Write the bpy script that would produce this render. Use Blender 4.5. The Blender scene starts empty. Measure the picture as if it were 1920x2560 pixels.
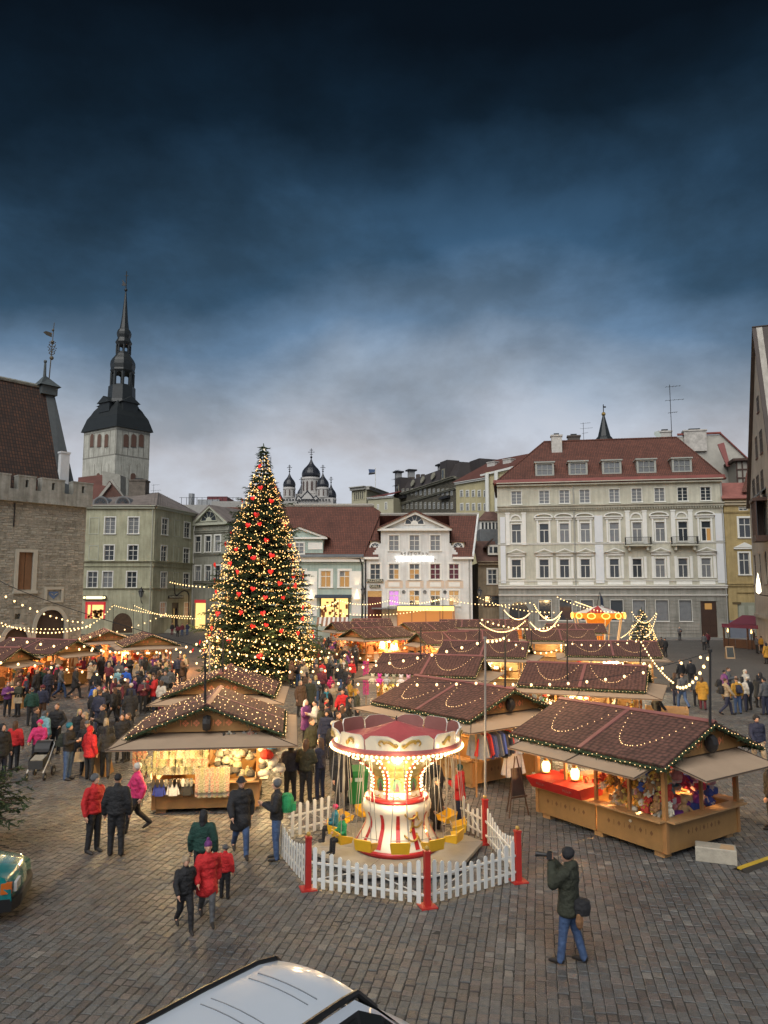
import bpy, bmesh, math, random
from math import sin, cos, pi, radians, sqrt, atan2, hypot
from mathutils import Vector, Matrix, noise
random.seed(7)
R = random.Random(11)
scene = bpy.context.scene
COL = scene.collection
# ------------------------------------------------------------------ camera
PITCH = radians(6.3); FPX = 1850.0; CH = 5.9
cam_d = bpy.data.cameras.new("camera"); cam = bpy.data.objects.new("camera", cam_d); COL.objects.link(cam)
cam.location = (0, 0, CH); cam.rotation_euler = (pi/2+PITCH, 0, 0)
cam_d.sensor_fit = 'VERTICAL'; cam_d.sensor_height = 36; cam_d.lens = 36*FPX/2560
cam_d.clip_start = .1; cam_d.clip_end = 3000
scene.camera = cam
# ------------------------------------------------------------------ world: dusk under heavy cloud
SUN_EL = radians(48); SUN_AZ = radians(200)
w = bpy.data.worlds.new("World"); scene.world = w; w.use_nodes = True
nt = w.node_tree; nt.nodes.clear()
def N(nt, typ, **kw):
    n = nt.nodes.new(typ)
    for k, v in kw.items(): setattr(n, k, v)
    return n
def ramp(nt, fac, stops, interp='LINEAR'):
    r = N(nt, 'ShaderNodeValToRGB'); cr = r.color_ramp; cr.interpolation = interp
    while len(cr.elements) < len(stops): cr.elements.new(.5)
    for e, (p, c) in zip(cr.elements, stops): e.position = p; e.color = (*c, 1) if len(c) == 3 else c
    if fac is not None: nt.links.new(fac, r.inputs[0])
    return r.outputs[0]
def math_(nt, op, a, b=None, c=None):
    m = N(nt, 'ShaderNodeMath', operation=op)
    for i, x in enumerate((a, b, c)):
        if x is None: continue
        if isinstance(x, (int, float)): m.inputs[i].default_value = x
        else: nt.links.new(x, m.inputs[i])
    return m.outputs[0]
def lin(r, g, b):
    return tuple(((x/255+.055)/1.055)**2.4 if x > 10 else x/255/12.92 for x in (r, g, b))
tc = N(nt, 'ShaderNodeTexCoord'); sep = N(nt, 'ShaderNodeSeparateXYZ'); nt.links.new(tc.outputs['Generated'], sep.inputs[0])
mp = N(nt, 'ShaderNodeMapping'); mp.inputs['Scale'].default_value = (1.0, 1.0, 1.7); mp.inputs['Location'].default_value = (.35, .2, .1); nt.links.new(tc.outputs['Generated'], mp.inputs[0])
n1 = N(nt, 'ShaderNodeTexNoise'); n1.inputs['Scale'].default_value = 2.3; n1.inputs['Detail'].default_value = 4; n1.inputs['Roughness'].default_value = .45; n1.inputs['Distortion'].default_value = .2; nt.links.new(mp.outputs[0], n1.inputs[0])
n2 = N(nt, 'ShaderNodeTexNoise'); n2.inputs['Scale'].default_value = 4.2; n2.inputs['Detail'].default_value = 8; n2.inputs['Roughness'].default_value = .58; n2.inputs['Distortion'].default_value = .1; nt.links.new(mp.outputs[0], n2.inputs[0])
# low westerly glow straight ahead, where the sun went down
az = math_(nt, 'ARCTAN2', math_(nt, 'ADD', sep.outputs[0], -.04), sep.outputs[1])
glow = math_(nt, 'MULTIPLY', math_(nt, 'POWER', 2.718, math_(nt, 'MULTIPLY', math_(nt, 'POWER', math_(nt, 'ABSOLUTE', az), 2), -3.6)), -.065)
cl = math_(nt, 'MULTIPLY', math_(nt, 'SUBTRACT', n1.outputs['Fac'], .5), .27)
elev = math_(nt, 'ADD', math_(nt, 'ADD', math_(nt, 'ABSOLUTE', sep.outputs[2]), cl), math_(nt, 'ADD', glow, math_(nt, 'MULTIPLY', math_(nt, 'SUBTRACT', n2.outputs['Fac'], .5), .10)))
base = ramp(nt, elev, [(0, lin(206, 206, 211)), (.13, lin(196, 198, 205)), (.20, lin(158, 171, 186)), (.275, lin(104, 131, 158)),
                       (.36, lin(58, 88, 114)), (.44, lin(34, 57, 76)), (.515, lin(13, 30, 43)), (.60, lin(3, 10, 17))])
cm = N(nt, 'ShaderNodeMix', data_type='RGBA'); 
shade = ramp(nt, n2.outputs['Fac'], [(.38, (1.0, 1.05, 1.10)), (.62, (.80, .77, .75))])
mul = N(nt, 'ShaderNodeMix', data_type='RGBA', blend_type='MULTIPLY'); mul.inputs[0].default_value = 1
nt.links.new(base, mul.inputs[6]); nt.links.new(shade, mul.inputs[7])
sky = N(nt, 'ShaderNodeTexSky', sky_type='NISHITA'); sky.sun_disc = False; sky.sun_elevation = SUN_EL; sky.sun_rotation = SUN_AZ
bg1 = N(nt, 'ShaderNodeBackground'); bg1.inputs[1].default_value = .001; nt.links.new(sky.outputs[0], bg1.inputs[0])
bg2 = N(nt, 'ShaderNodeBackground'); bg2.inputs[1].default_value = .40; nt.links.new(mul.outputs[2], bg2.inputs[0])
ad = N(nt, 'ShaderNodeAddShader'); nt.links.new(bg1.outputs[0], ad.inputs[0]); nt.links.new(bg2.outputs[0], ad.inputs[1])
wo = N(nt, 'ShaderNodeOutputWorld'); nt.links.new(ad.outputs[0], wo.inputs[0])
# ------------------------------------------------------------------ sun (overcast, very soft)
sd = bpy.data.lights.new("sun", 'SUN'); sun = bpy.data.objects.new("sun", sd); COL.objects.link(sun)
sd.energy = 1.35; sd.angle = radians(60); sd.color = (1.0, .98, .94)
sun.rotation_euler = Vector((sin(SUN_AZ)*cos(SUN_EL), cos(SUN_AZ)*cos(SUN_EL), sin(SUN_EL))).to_track_quat('Z', 'Y').to_euler()
scene.view_settings.view_transform = 'Standard'; scene.view_settings.look = 'None'
scene.view_settings.exposure = 1.3; scene.view_settings.gamma = 1; scene.view_settings.use_curve_mapping = False
scene.render.engine = 'CYCLES'
cy = scene.cycles; cy.use_denoising = True; cy.max_bounces = 5; cy.diffuse_bounces = 3; cy.glossy_bounces = 2; cy.transmission_bounces = 3; cy.transparent_max_bounces = 6
cy.sample_clamp_indirect = 3; cy.caustics_reflective = False; cy.caustics_refractive = False; cy.use_adaptive_sampling = True; cy.adaptive_threshold = .02
try: cy.denoising_prefilter = 'ACCURATE'
except Exception: pass
# ------------------------------------------------------------------ picture -> place helpers
def ray(u, v):
    a = (u-960)/FPX; b = (1280-v)/FPX
    return Vector((a, cos(PITCH)-b*sin(PITCH), sin(PITCH)+b*cos(PITCH)))
def G(u, v, z=0.0):
    r = ray(u, v); t = (z-CH)/r.z; return Vector((r.x*t, r.y*t, z))
def at(u, v, Y):
    r = ray(u, v); t = Y/r.y; return Vector((r.x*t, Y, CH+r.z*t))
# ------------------------------------------------------------------ materials
EX = .40
_M = {}
def mat(name, col, rough=.8, var=.12, scale=2.0, bump=0.0, bscale=30.0, metal=0.0, emit=None, estr=0.0, attr=None, spec=.5, coat=0.0):
    if name in _M: return _M[name]
    m = bpy.data.materials.new(name); m.use_nodes = True; t = m.node_tree; b = t.nodes['Principled BSDF']
    b.inputs['Roughness'].default_value = rough; b.inputs['Metallic'].default_value = metal
    b.inputs['Specular IOR Level'].default_value = spec; b.inputs['Coat Weight'].default_value = coat
    if attr:
        a = N(t, 'ShaderNodeAttribute', attribute_name=attr); csrc = a.outputs['Color']
    else:
        rgb = N(t, 'ShaderNodeRGB'); rgb.outputs[0].default_value = (*col, 1); csrc = rgb.outputs[0]
    if var > 0 or bump > 0:
        tc = N(t, 'ShaderNodeTexCoord')
    if var > 0:
        nz = N(t, 'ShaderNodeTexNoise'); nz.inputs['Scale'].default_value = scale; nz.inputs['Detail'].default_value = 6; nz.inputs['Roughness'].default_value = .65
        t.links.new(tc.outputs['Object'], nz.inputs[0])
        f = ramp(t, nz.outputs['Fac'], [(.25, (1-var,)*3), (.75, (1+var*.6,)*3)])
        mx = N(t, 'ShaderNodeMix', data_type='RGBA', blend_type='MULTIPLY'); mx.inputs[0].default_value = 1
        t.links.new(csrc, mx.inputs[6]); t.links.new(f, mx.inputs[7]); csrc = mx.outputs[2]
    t.links.new(csrc, b.inputs['Base Color'])
    if bump > 0:
        nb = N(t, 'ShaderNodeTexNoise'); nb.inputs['Scale'].default_value = bscale; nb.inputs['Detail'].default_value = 5
        t.links.new(tc.outputs['Object'], nb.inputs[0])
        bp = N(t, 'ShaderNodeBump'); bp.inputs['Strength'].default_value = bump; bp.inputs['Distance'].default_value = .05
        t.links.new(nb.outputs['Fac'], bp.inputs['Height']); t.links.new(bp.outputs[0], b.inputs['Normal'])
    if emit:
        b.inputs['Emission Color'].default_value = (*emit, 1); b.inputs['Emission Strength'].default_value = estr*EX
        if estr > 1.5:
            m.cycles.emission_sampling = 'NONE'
    _M[name] = m; return m
def streak(m, a=.22):   # rain streaks and patched plaster
    t = m.node_tree; b = t.nodes['Principled BSDF']; tc = N(t, 'ShaderNodeTexCoord'); src = b.inputs['Base Color'].links[0].from_socket
    for sc_, k in (((1.5, 1.5, .13), a), ((.25, .25, .3), a*.8)):
        mp = N(t, 'ShaderNodeMapping'); mp.inputs['Scale'].default_value = sc_; t.links.new(tc.outputs['Object'], mp.inputs[0])
        nz = N(t, 'ShaderNodeTexNoise'); nz.inputs['Scale'].default_value = 1.6; nz.inputs['Detail'].default_value = 8; nz.inputs['Roughness'].default_value = .7; t.links.new(mp.outputs[0], nz.inputs[0])
        mx = N(t, 'ShaderNodeMix', data_type='RGBA', blend_type='MULTIPLY'); mx.inputs[0].default_value = 1; t.links.new(src, mx.inputs[6]); t.links.new(ramp(t, nz.outputs['Fac'], [(.36, (1-k, 1-k, 1-k*1.05)), (.6, (1.03,)*3)]), mx.inputs[7]); src = mx.outputs[2]
    t.links.new(src, b.inputs['Base Color'])
def mat_brick(name, c1, c2, mortar, bw, bh, msize=.02, rough=.8, zk=1.0, bump=.5, offset=.5, plane='XZ', squash=1.0, nvar=.35):
    if name in _M: return _M[name]
    m = mat(name, c1, rough, 0); t = m.node_tree; b = t.nodes['Principled BSDF']
    tc = N(t, 'ShaderNodeTexCoord'); sp = N(t, 'ShaderNodeSeparateXYZ'); t.links.new(tc.outputs['Object'], sp.inputs[0])
    cb = N(t, 'ShaderNodeCombineXYZ'); t.links.new(sp.outputs[0], cb.inputs[0])
    t.links.new(math_(t, 'MULTIPLY', sp.outputs[2 if plane == 'XZ' else 1], zk), cb.inputs[1])
    if plane == 'YZ':
        t.links.new(sp.outputs[1], cb.inputs[0]); t.links.new(math_(t, 'MULTIPLY', sp.outputs[2], zk), cb.inputs[1])
    br = N(t, 'ShaderNodeTexBrick'); br.offset = offset
    br.inputs['Color1'].default_value = (*c1, 1); br.inputs['Color2'].default_value = (*c2, 1); br.inputs['Mortar'].default_value = (*mortar, 1)
    br.inputs['Scale'].default_value = 1; br.inputs['Brick Width'].default_value = bw; br.inputs['Row Height'].default_value = bh
    br.inputs['Mortar Size'].default_value = msize; br.inputs['Mortar Smooth'].default_value = .3
    t.links.new(cb.outputs[0], br.inputs[0])
    nz = N(t, 'ShaderNodeTexNoise'); nz.inputs['Scale'].default_value = .6; nz.inputs['Detail'].default_value = 7; nz.inputs['Roughness'].default_value = .7; t.links.new(tc.outputs['Object'], nz.inputs[0])
    f = ramp(t, nz.outputs['Fac'], [(.3, (1-nvar,)*3), (.7, (1+nvar*.4,)*3)])
    mx = N(t, 'ShaderNodeMix', data_type='RGBA', blend_type='MULTIPLY'); mx.inputs[0].default_value = 1
    t.links.new(br.outputs[0], mx.inputs[6]); t.links.new(f, mx.inputs[7]); t.links.new(mx.outputs[2], b.inputs['Base Color'])
    bp = N(t, 'ShaderNodeBump'); bp.inputs['Strength'].default_value = bump; bp.inputs['Distance'].default_value = .05; bp.invert = True
    t.links.new(br.outputs['Fac'], bp.inputs['Height']); t.links.new(bp.outputs[0], b.inputs['Normal'])
    return m
# ------------------------------------------------------------------ mesh builder
class MB:
    def __init__(s): s.v = []; s.f = []; s.m = []; s.mats = []; s.cur = 0
    def use(s, m):
        if m not in s.mats: s.mats.append(m)
        s.cur = s.mats.index(m); return s
    def face(s, pts):
        n = len(s.v); s.v.extend([tuple(p) for p in pts]); s.f.append(tuple(range(n, n+len(pts)))); s.m.append(s.cur)
    def hull(s, v, f):
        n = len(s.v); s.v.extend([tuple(p) for p in v])
        for q in f: s.f.append(tuple(n+i for i in q)); s.m.append(s.cur)
        return s
    def box(s, x0, x1, y0, y1, z0, z1):
        s.hull([(x0,y0,z0),(x1,y0,z0),(x1,y1,z0),(x0,y1,z0),(x0,y0,z1),(x1,y0,z1),(x1,y1,z1),(x0,y1,z1)],
               [(0,3,2,1),(4,5,6,7),(0,1,5,4),(1,2,6,5),(2,3,7,6),(3,0,4,7)]); return s
    def slab(s, quad, th):      # quad: 4 points counter-clockwise seen from the front; extruded backwards
        q = [Vector(p) for p in quad]; n = (q[1]-q[0]).cross(q[-1]-q[0]).normalized()*th
        k = len(q); s.hull(q+[p-n for p in q], [tuple(range(k)), tuple(range(2*k-1, k-1, -1))]+[(i, i+k, (i+1) % k+k, (i+1) % k) for i in range(k)]); return s
    def prism(s, poly, y0, y1):  # poly in xz (counter-clockwise seen from -y)
        s.slab([(x, y0, z) for x, z in poly], y1-y0); return s
    def tube(s, p, q, r0, r1=None, n=8, cap=True):
        p, q = Vector(p), Vector(q); r1 = r0 if r1 is None else r1; d = (q-p)
        if d.length < 1e-6: return s
        d.normalize(); a = d.orthogonal().normalized(); b = d.cross(a)
        vs = [p+(a*cos(2*pi*i/n)+b*sin(2*pi*i/n))*r0 for i in range(n)]+[q+(a*cos(2*pi*i/n)+b*sin(2*pi*i/n))*r1 for i in range(n)]
        fs = [(i, (i+1) % n, n+(i+1) % n, n+i) for i in range(n)]
        if cap: fs += [tuple(range(n-1, -1, -1)), tuple(range(n, 2*n))]
        s.hull(vs, fs); return s
    def path(s, pts, r, n=5):
        for a, b in zip(pts, pts[1:]): s.tube(a, b, r, r, n, False)
        return s
    def lathe(s, prof, n=24, c=(0, 0), a0=0, a1=2*pi, rot=0):
        full = abs(a1-a0-2*pi) < 1e-6; k = n if full else n+1
        vs = [(c[0]+r*cos(rot+a0+(a1-a0)*i/n), c[1]+r*sin(rot+a0+(a1-a0)*i/n), z) for r, z in prof for i in range(k)]
        fs = [(j*k+i, j*k+(i+1) % k, (j+1)*k+(i+1) % k, (j+1)*k+i) for j in range(len(prof)-1) for i in range(n)]
        s.hull(vs, fs)
        if full:
            for j, o in ((0, -1), (len(prof)-1, 1)):
                if prof[j][0] > 1e-4: s.face([vs[j*k+i] for i in (range(k) if o == 1 else range(k-1, -1, -1))])
        return s
    def ball(s, c, r, n=6, sq=1.0):
        m = max(3, n//2+1); prof = [(max(1e-5, r*sin(pi*j/m)), c[2]-r*sq*cos(pi*j/m)) for j in range(m+1)]
        k = len(s.v); 
        vs = [(c[0]+q*cos(2*pi*i/n), c[1]+q*sin(2*pi*i/n), z) for q, z in prof for i in range(n)]
        s.hull(vs, [(j*n+i, j*n+(i+1) % n, (j+1)*n+(i+1) % n, (j+1)*n+i) for j in range(m) for i in range(n)]); return s
    def mesh(s, name, smooth=False):
        me = bpy.data.meshes.new(name); me.from_pydata(s.v, [], s.f)
        for m in s.mats: me.materials.append(m)
        if s.mats: me.polygons.foreach_set('material_index', s.m)
        if smooth: me.polygons.foreach_set('use_smooth', [True]*len(s.f))
        me.update(); return me
    def build(s, name, parent=None, m=None, smooth=False, loc=None, rz=0):
        if m is not None and not s.mats: s.mats.append(m)
        me = s.mesh(name, smooth); return put(name, me, parent, loc, rz)
def put(name, me, parent=None, loc=None, rz=0, rot=None, sc=None):
    o = bpy.data.objects.new(name, me); COL.objects.link(o)
    if parent is not None: o.parent = parent
    if loc is not None: o.location = loc
    if rot is not None: o.rotation_euler = rot
    elif rz: o.rotation_euler = (0, 0, rz)
    if sc is not None: o.scale = sc if hasattr(sc, '__len__') else (sc, sc, sc)
    return o
def tag(o, label=None, cat=None, group=None, kind=None):
    for k, v in (('label', label), ('category', cat), ('group', group), ('kind', kind)):
        if v: o[k] = v
    return o
def thing(name, label, cat, loc=(0, 0, 0), rz=0, group=None):
    o = bpy.data.objects.new(name, None); COL.objects.link(o); o.location = loc; o.rotation_euler = (0, 0, rz)
    o.empty_display_size = .3
    return tag(o, label, cat, group)
_MC = {}
def cached(key, fn):
    if key not in _MC: _MC[key] = fn()
    return _MC[key]
_TX = {}
def text_mesh(txt, size, m, depth=.01, spacing=1.0):
    k = (txt, size, m.name)
    if k in _TX: return _TX[k]
    c = bpy.data.curves.new('lettering', 'FONT'); c.body = txt; c.size = size; c.extrude = depth; c.align_x = 'CENTER'; c.align_y = 'CENTER'; c.resolution_u = 3; c.space_character = spacing
    o = bpy.data.objects.new('lettering', c); COL.objects.link(o)
    dg = bpy.context.evaluated_depsgraph_get(); me = bpy.data.meshes.new_from_object(o.evaluated_get(dg)); me.name = 'lettering'
    bpy.data.objects.remove(o); bpy.data.curves.remove(c); me.materials.clear(); me.materials.append(m); _TX[k] = me; return me
# common materials
WHITE = mat('white_paint', (.70, .70, .66), .5, .08)
FRAME = mat('window_frame_paint', (.62, .61, .56), .5, .08)
DARKFR = mat('dark_frame_paint', (.06, .05, .045), .5, .1)
GLASS = mat('window_glass', (.035, .042, .05), .06, 0, spec=.8)
GLASS2 = mat('curtained_glass', (.19, .20, .21), .12, .25, 1.5, spec=.7)
GLASS3 = mat('dim_glass', (.09, .10, .11), .1, .3, 1.0, spec=.7)
LITG = mat('warm_lit_glass', (.12, .06, .02), .2, 0, emit=(1, .55, .18), estr=.35)
SHOPLIT = mat('lit_shop_interior', (.3, .2, .1), .5, 0, emit=(1, .62, .20), estr=1.6)
IRON = mat('black_iron', (.02, .02, .022), .5, .1, metal=.3)
ZINC = mat('grey_sheet_metal', (.17, .18, .19), .45, .3, 1.2, metal=.2)
LEAD = mat('dark_lead', (.017, .021, .023), .5, .3, .8)
BULB = mat('bulb_glow', (1, .8, .5), .4, 0, emit=(1, .66, .27), estr=2.6)
BULBW = mat('small_bulb_glow', (1, .85, .6), .4, 0, emit=(1, .56, .20), estr=2.8)
# ================================================================== GROUND
PD = radians(11.4); dv = Vector((sin(PD), cos(PD), 0)); du = Vector((cos(PD), -sin(PD), 0))
def ground_mat():
    m = mat('far_cobbles', (.1, .1, .1), .62, 0); t = m.node_tree; b = t.nodes['Principled BSDF']
    tc = N(t, 'ShaderNodeTexCoord'); mp = N(t, 'ShaderNodeMapping'); mp.inputs['Rotation'].default_value = (0, 0, PD-pi/2)
    t.links.new(tc.outputs['Object'], mp.inputs[0])
    br = N(t, 'ShaderNodeTexBrick'); br.inputs['Color1'].default_value = (.13, .12, .113, 1); br.inputs['Color2'].default_value = (.09, .088, .088, 1); br.inputs['Mortar'].default_value = (.03, .028, .026, 1)
    br.inputs['Scale'].default_value = 1; br.inputs['Brick Width'].default_value = .2; br.inputs['Row Height'].default_value = .15; br.inputs['Mortar Size'].default_value = .012
    t.links.new(mp.outputs[0], br.inputs[0])
    nz = N(t, 'ShaderNodeTexNoise'); nz.inputs['Scale'].default_value = .35; nz.inputs['Detail'].default_value = 8; nz.inputs['Roughness'].default_value = .7; t.links.new(tc.outputs['Object'], nz.inputs[0])
    f = ramp(t, nz.outputs['Fac'], [(.3, (.7, .7, .7)), (.7, (1.15, 1.12, 1.08))])
    mx = N(t, 'ShaderNodeMix', data_type='RGBA', blend_type='MULTIPLY'); mx.inputs[0].default_value = 1
    t.links.new(br.outputs[0], mx.inputs[6]); t.links.new(f, mx.inputs[7]); t.links.new(mx.outputs[2], b.inputs['Base Color'])
    bp = N(t, 'ShaderNodeBump'); bp.inputs['Strength'].default_value = .6; bp.inputs['Distance'].default_value = .02; bp.invert = True
    t.links.new(br.outputs['Fac'], bp.inputs['Height']); t.links.new(bp.outputs[0], b.inputs['Normal']); return m
gr = MB(); S = 1500
gr.face([(-S, -S, -.016), (S, -S, -.016), (S, S, -.016), (-S, S, -.016)])
ground = gr.build('ground', None, ground_mat()); tag(ground, kind='structure')
ground['label'] = 'cobbled market square paved in rows of grey and reddish setts'
bed = MB(); bed.face([(-26, 8, -.010), (28, 8, -.010), (28, 45.9, -.010), (-26, 45.9, -.010)])
bed.build('joint_bed', ground, mat('joint_earth', (.04, .037, .033), .95, .3, 8))
STONE = mat('sett_stone', (.15, .15, .15), .5, .38, 16, .5, 38, attr='tint', spec=.4)
def weather(m):   # broad dirt and damp patches over the paving, by place
    t = m.node_tree; b = t.nodes['Principled BSDF']; g = N(t, 'ShaderNodeNewGeometry'); nz = N(t, 'ShaderNodeTexNoise'); nz.inputs['Scale'].default_value = .55; nz.inputs['Detail'].default_value = 7; nz.inputs['Roughness'].default_value = .68; t.links.new(g.outputs['Position'], nz.inputs[0])
    src = b.inputs['Base Color'].links[0].from_socket; mx = N(t, 'ShaderNodeMix', data_type='RGBA', blend_type='MULTIPLY'); mx.inputs[0].default_value = 1
    t.links.new(src, mx.inputs[6]); t.links.new(ramp(t, nz.outputs['Fac'], [(.32, (.62, .62, .64)), (.5, (.95, .94, .93)), (.68, (1.22, 1.17, 1.10))]), mx.inputs[7]); t.links.new(mx.outputs[2], b.inputs['Base Color'])
    t.links.new(ramp(t, nz.outputs['Fac'], [(.35, (.30,)*3), (.62, (.68,)*3)]), b.inputs['Roughness'])
weather(STONE)
def sett_tint(r):
    g = r.uniform(.092, .138); k = r.random()
    if k < .30: c = (g*1.07, g*.96, g*.93)
    elif k < .5: c = (g*.95, g*.99, g*1.03)
    elif k < .56: c = (g*1.5, g*1.46, g*1.38)
    else: c = (g*.99, g, g*1.0)
    return c
def stone_shape(hx, hy, r, detail=True):
    j = lambda s: r.uniform(-s, s)
    cs = [(-hx+j(.008), -hy+j(.008)), (hx+j(.008), -hy+j(.008)), (hx+j(.008), hy+j(.008)), (-hx+j(.008), hy+j(.008))]
    t = j(.009); vs = [(x, y, -.02) for x, y in cs]
    if detail:
        vs += [(x*.98, y*.98, -.008+t) for x, y in cs]+[(x*.86, y*.90, t+j(.002)) for x, y in cs]; L = 3
    else:
        vs += [(x*.93, y*.95, t) for x, y in cs]; L = 2
    fs = [(a*4+i, a*4+(i+1) % 4, a*4+4+(i+1) % 4, a*4+4+i) for a in range(L-1) for i in range(4)]+[tuple((L-1)*4+i for i in range(4))]
    return vs, fs
def build_setts():
    import numpy as np
    r = random.Random(3); st = []
    rows = range(-240, 270)
    for k in rows:
        lat = k*.163; s = 8+r.random()*.2; wob = r.uniform(0, 6)
        while s < 52:
            L = r.uniform(.13, .235); c = du*(lat+.03*sin(s*.35+k*.02))+dv*(s+L/2)
            s += L
            if c.y < 9.4 or c.y > 46: continue
            if abs(c.x) > c.y*.56+.4: continue
            st.append((c.x, c.y, (L-.010)/2))
    st.sort(key=lambda a: a[1])
    # the 300 setts that show largest (those the van hides do not count)
    def vis(x, y):
        d = y*cos(PITCH)-CH*sin(PITCH); u = 960+FPX*x/d; v = 1280+FPX*(y*sin(PITCH)+CH*cos(PITCH))/d
        return 5 < u < 1915 and v < 2556 and not (u < 1060 and v > 2560-(u-330)*.55 and u > 330) and not (760 < u < 1060 and v > 2420)
    near = []; rest = []
    for a in st:
        (near if len(near) < 300 and vis(a[0], a[1]) else rest).append(a)
    variants = []
    for i in range(24):
        m = MB(); v, f = stone_shape(.0755, .085, r); m.hull(v, f); me = m.mesh('cobble'); me.materials.append(STONE)
        c = me.color_attributes.new('tint', 'FLOAT_COLOR', 'POINT'); t = sett_tint(r)
        c.data.foreach_set('color', [*t, 1]*len(me.vertices)); variants.append(me)
    for x, y, h in near:
        o = put('cobble', r.choice(variants), ground, (x, y, 0), rot=(0, 0, -PD), sc=(1, h/.085, 1))
    V = []; F = []; T = []; cs, sn = cos(-PD), sin(-PD)
    for x, y, h in rest:
        v, f = stone_shape(.0755, h, r, y < 24); n = len(V); t = (*sett_tint(r), 1)
        for a, b, c in v: V.append((x+a*cs-b*sn, y+a*sn+b*cs, c)); T.extend(t)
        for q in f: F.append(tuple(n+i for i in q))
    me = bpy.data.meshes.new('cobbles'); me.from_pydata(V, [], F); me.materials.append(STONE)
    c = me.color_attributes.new('tint', 'FLOAT_COLOR', 'POINT'); c.data.foreach_set('color', T)
    tag(put('cobble_field', me, ground), kind='stuff')
build_setts()
# a flat kerb stone line across the far side of the square
kb = MB()
for i in range(60):
    x = 6+i*.82; kb.box(x, x+.80, 96.2-(x-6)*.012, 96.5-(x-6)*.012, -.01, .12)
tag(kb.build('pavement_kerb', None, mat('kerb_granite', (.2, .19, .18), .7, .2)), kind='structure')
pv = MB(); pv.face([(4, 96.5, .11), (60, 95.8, .11), (60, 112, .11), (4, 112, .11)])
tag(pv.build('pavement', None, mat('pavement_flags', (.17, .165, .155), .75, .2, 1.5, .3, 20)), kind='structure')
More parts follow.
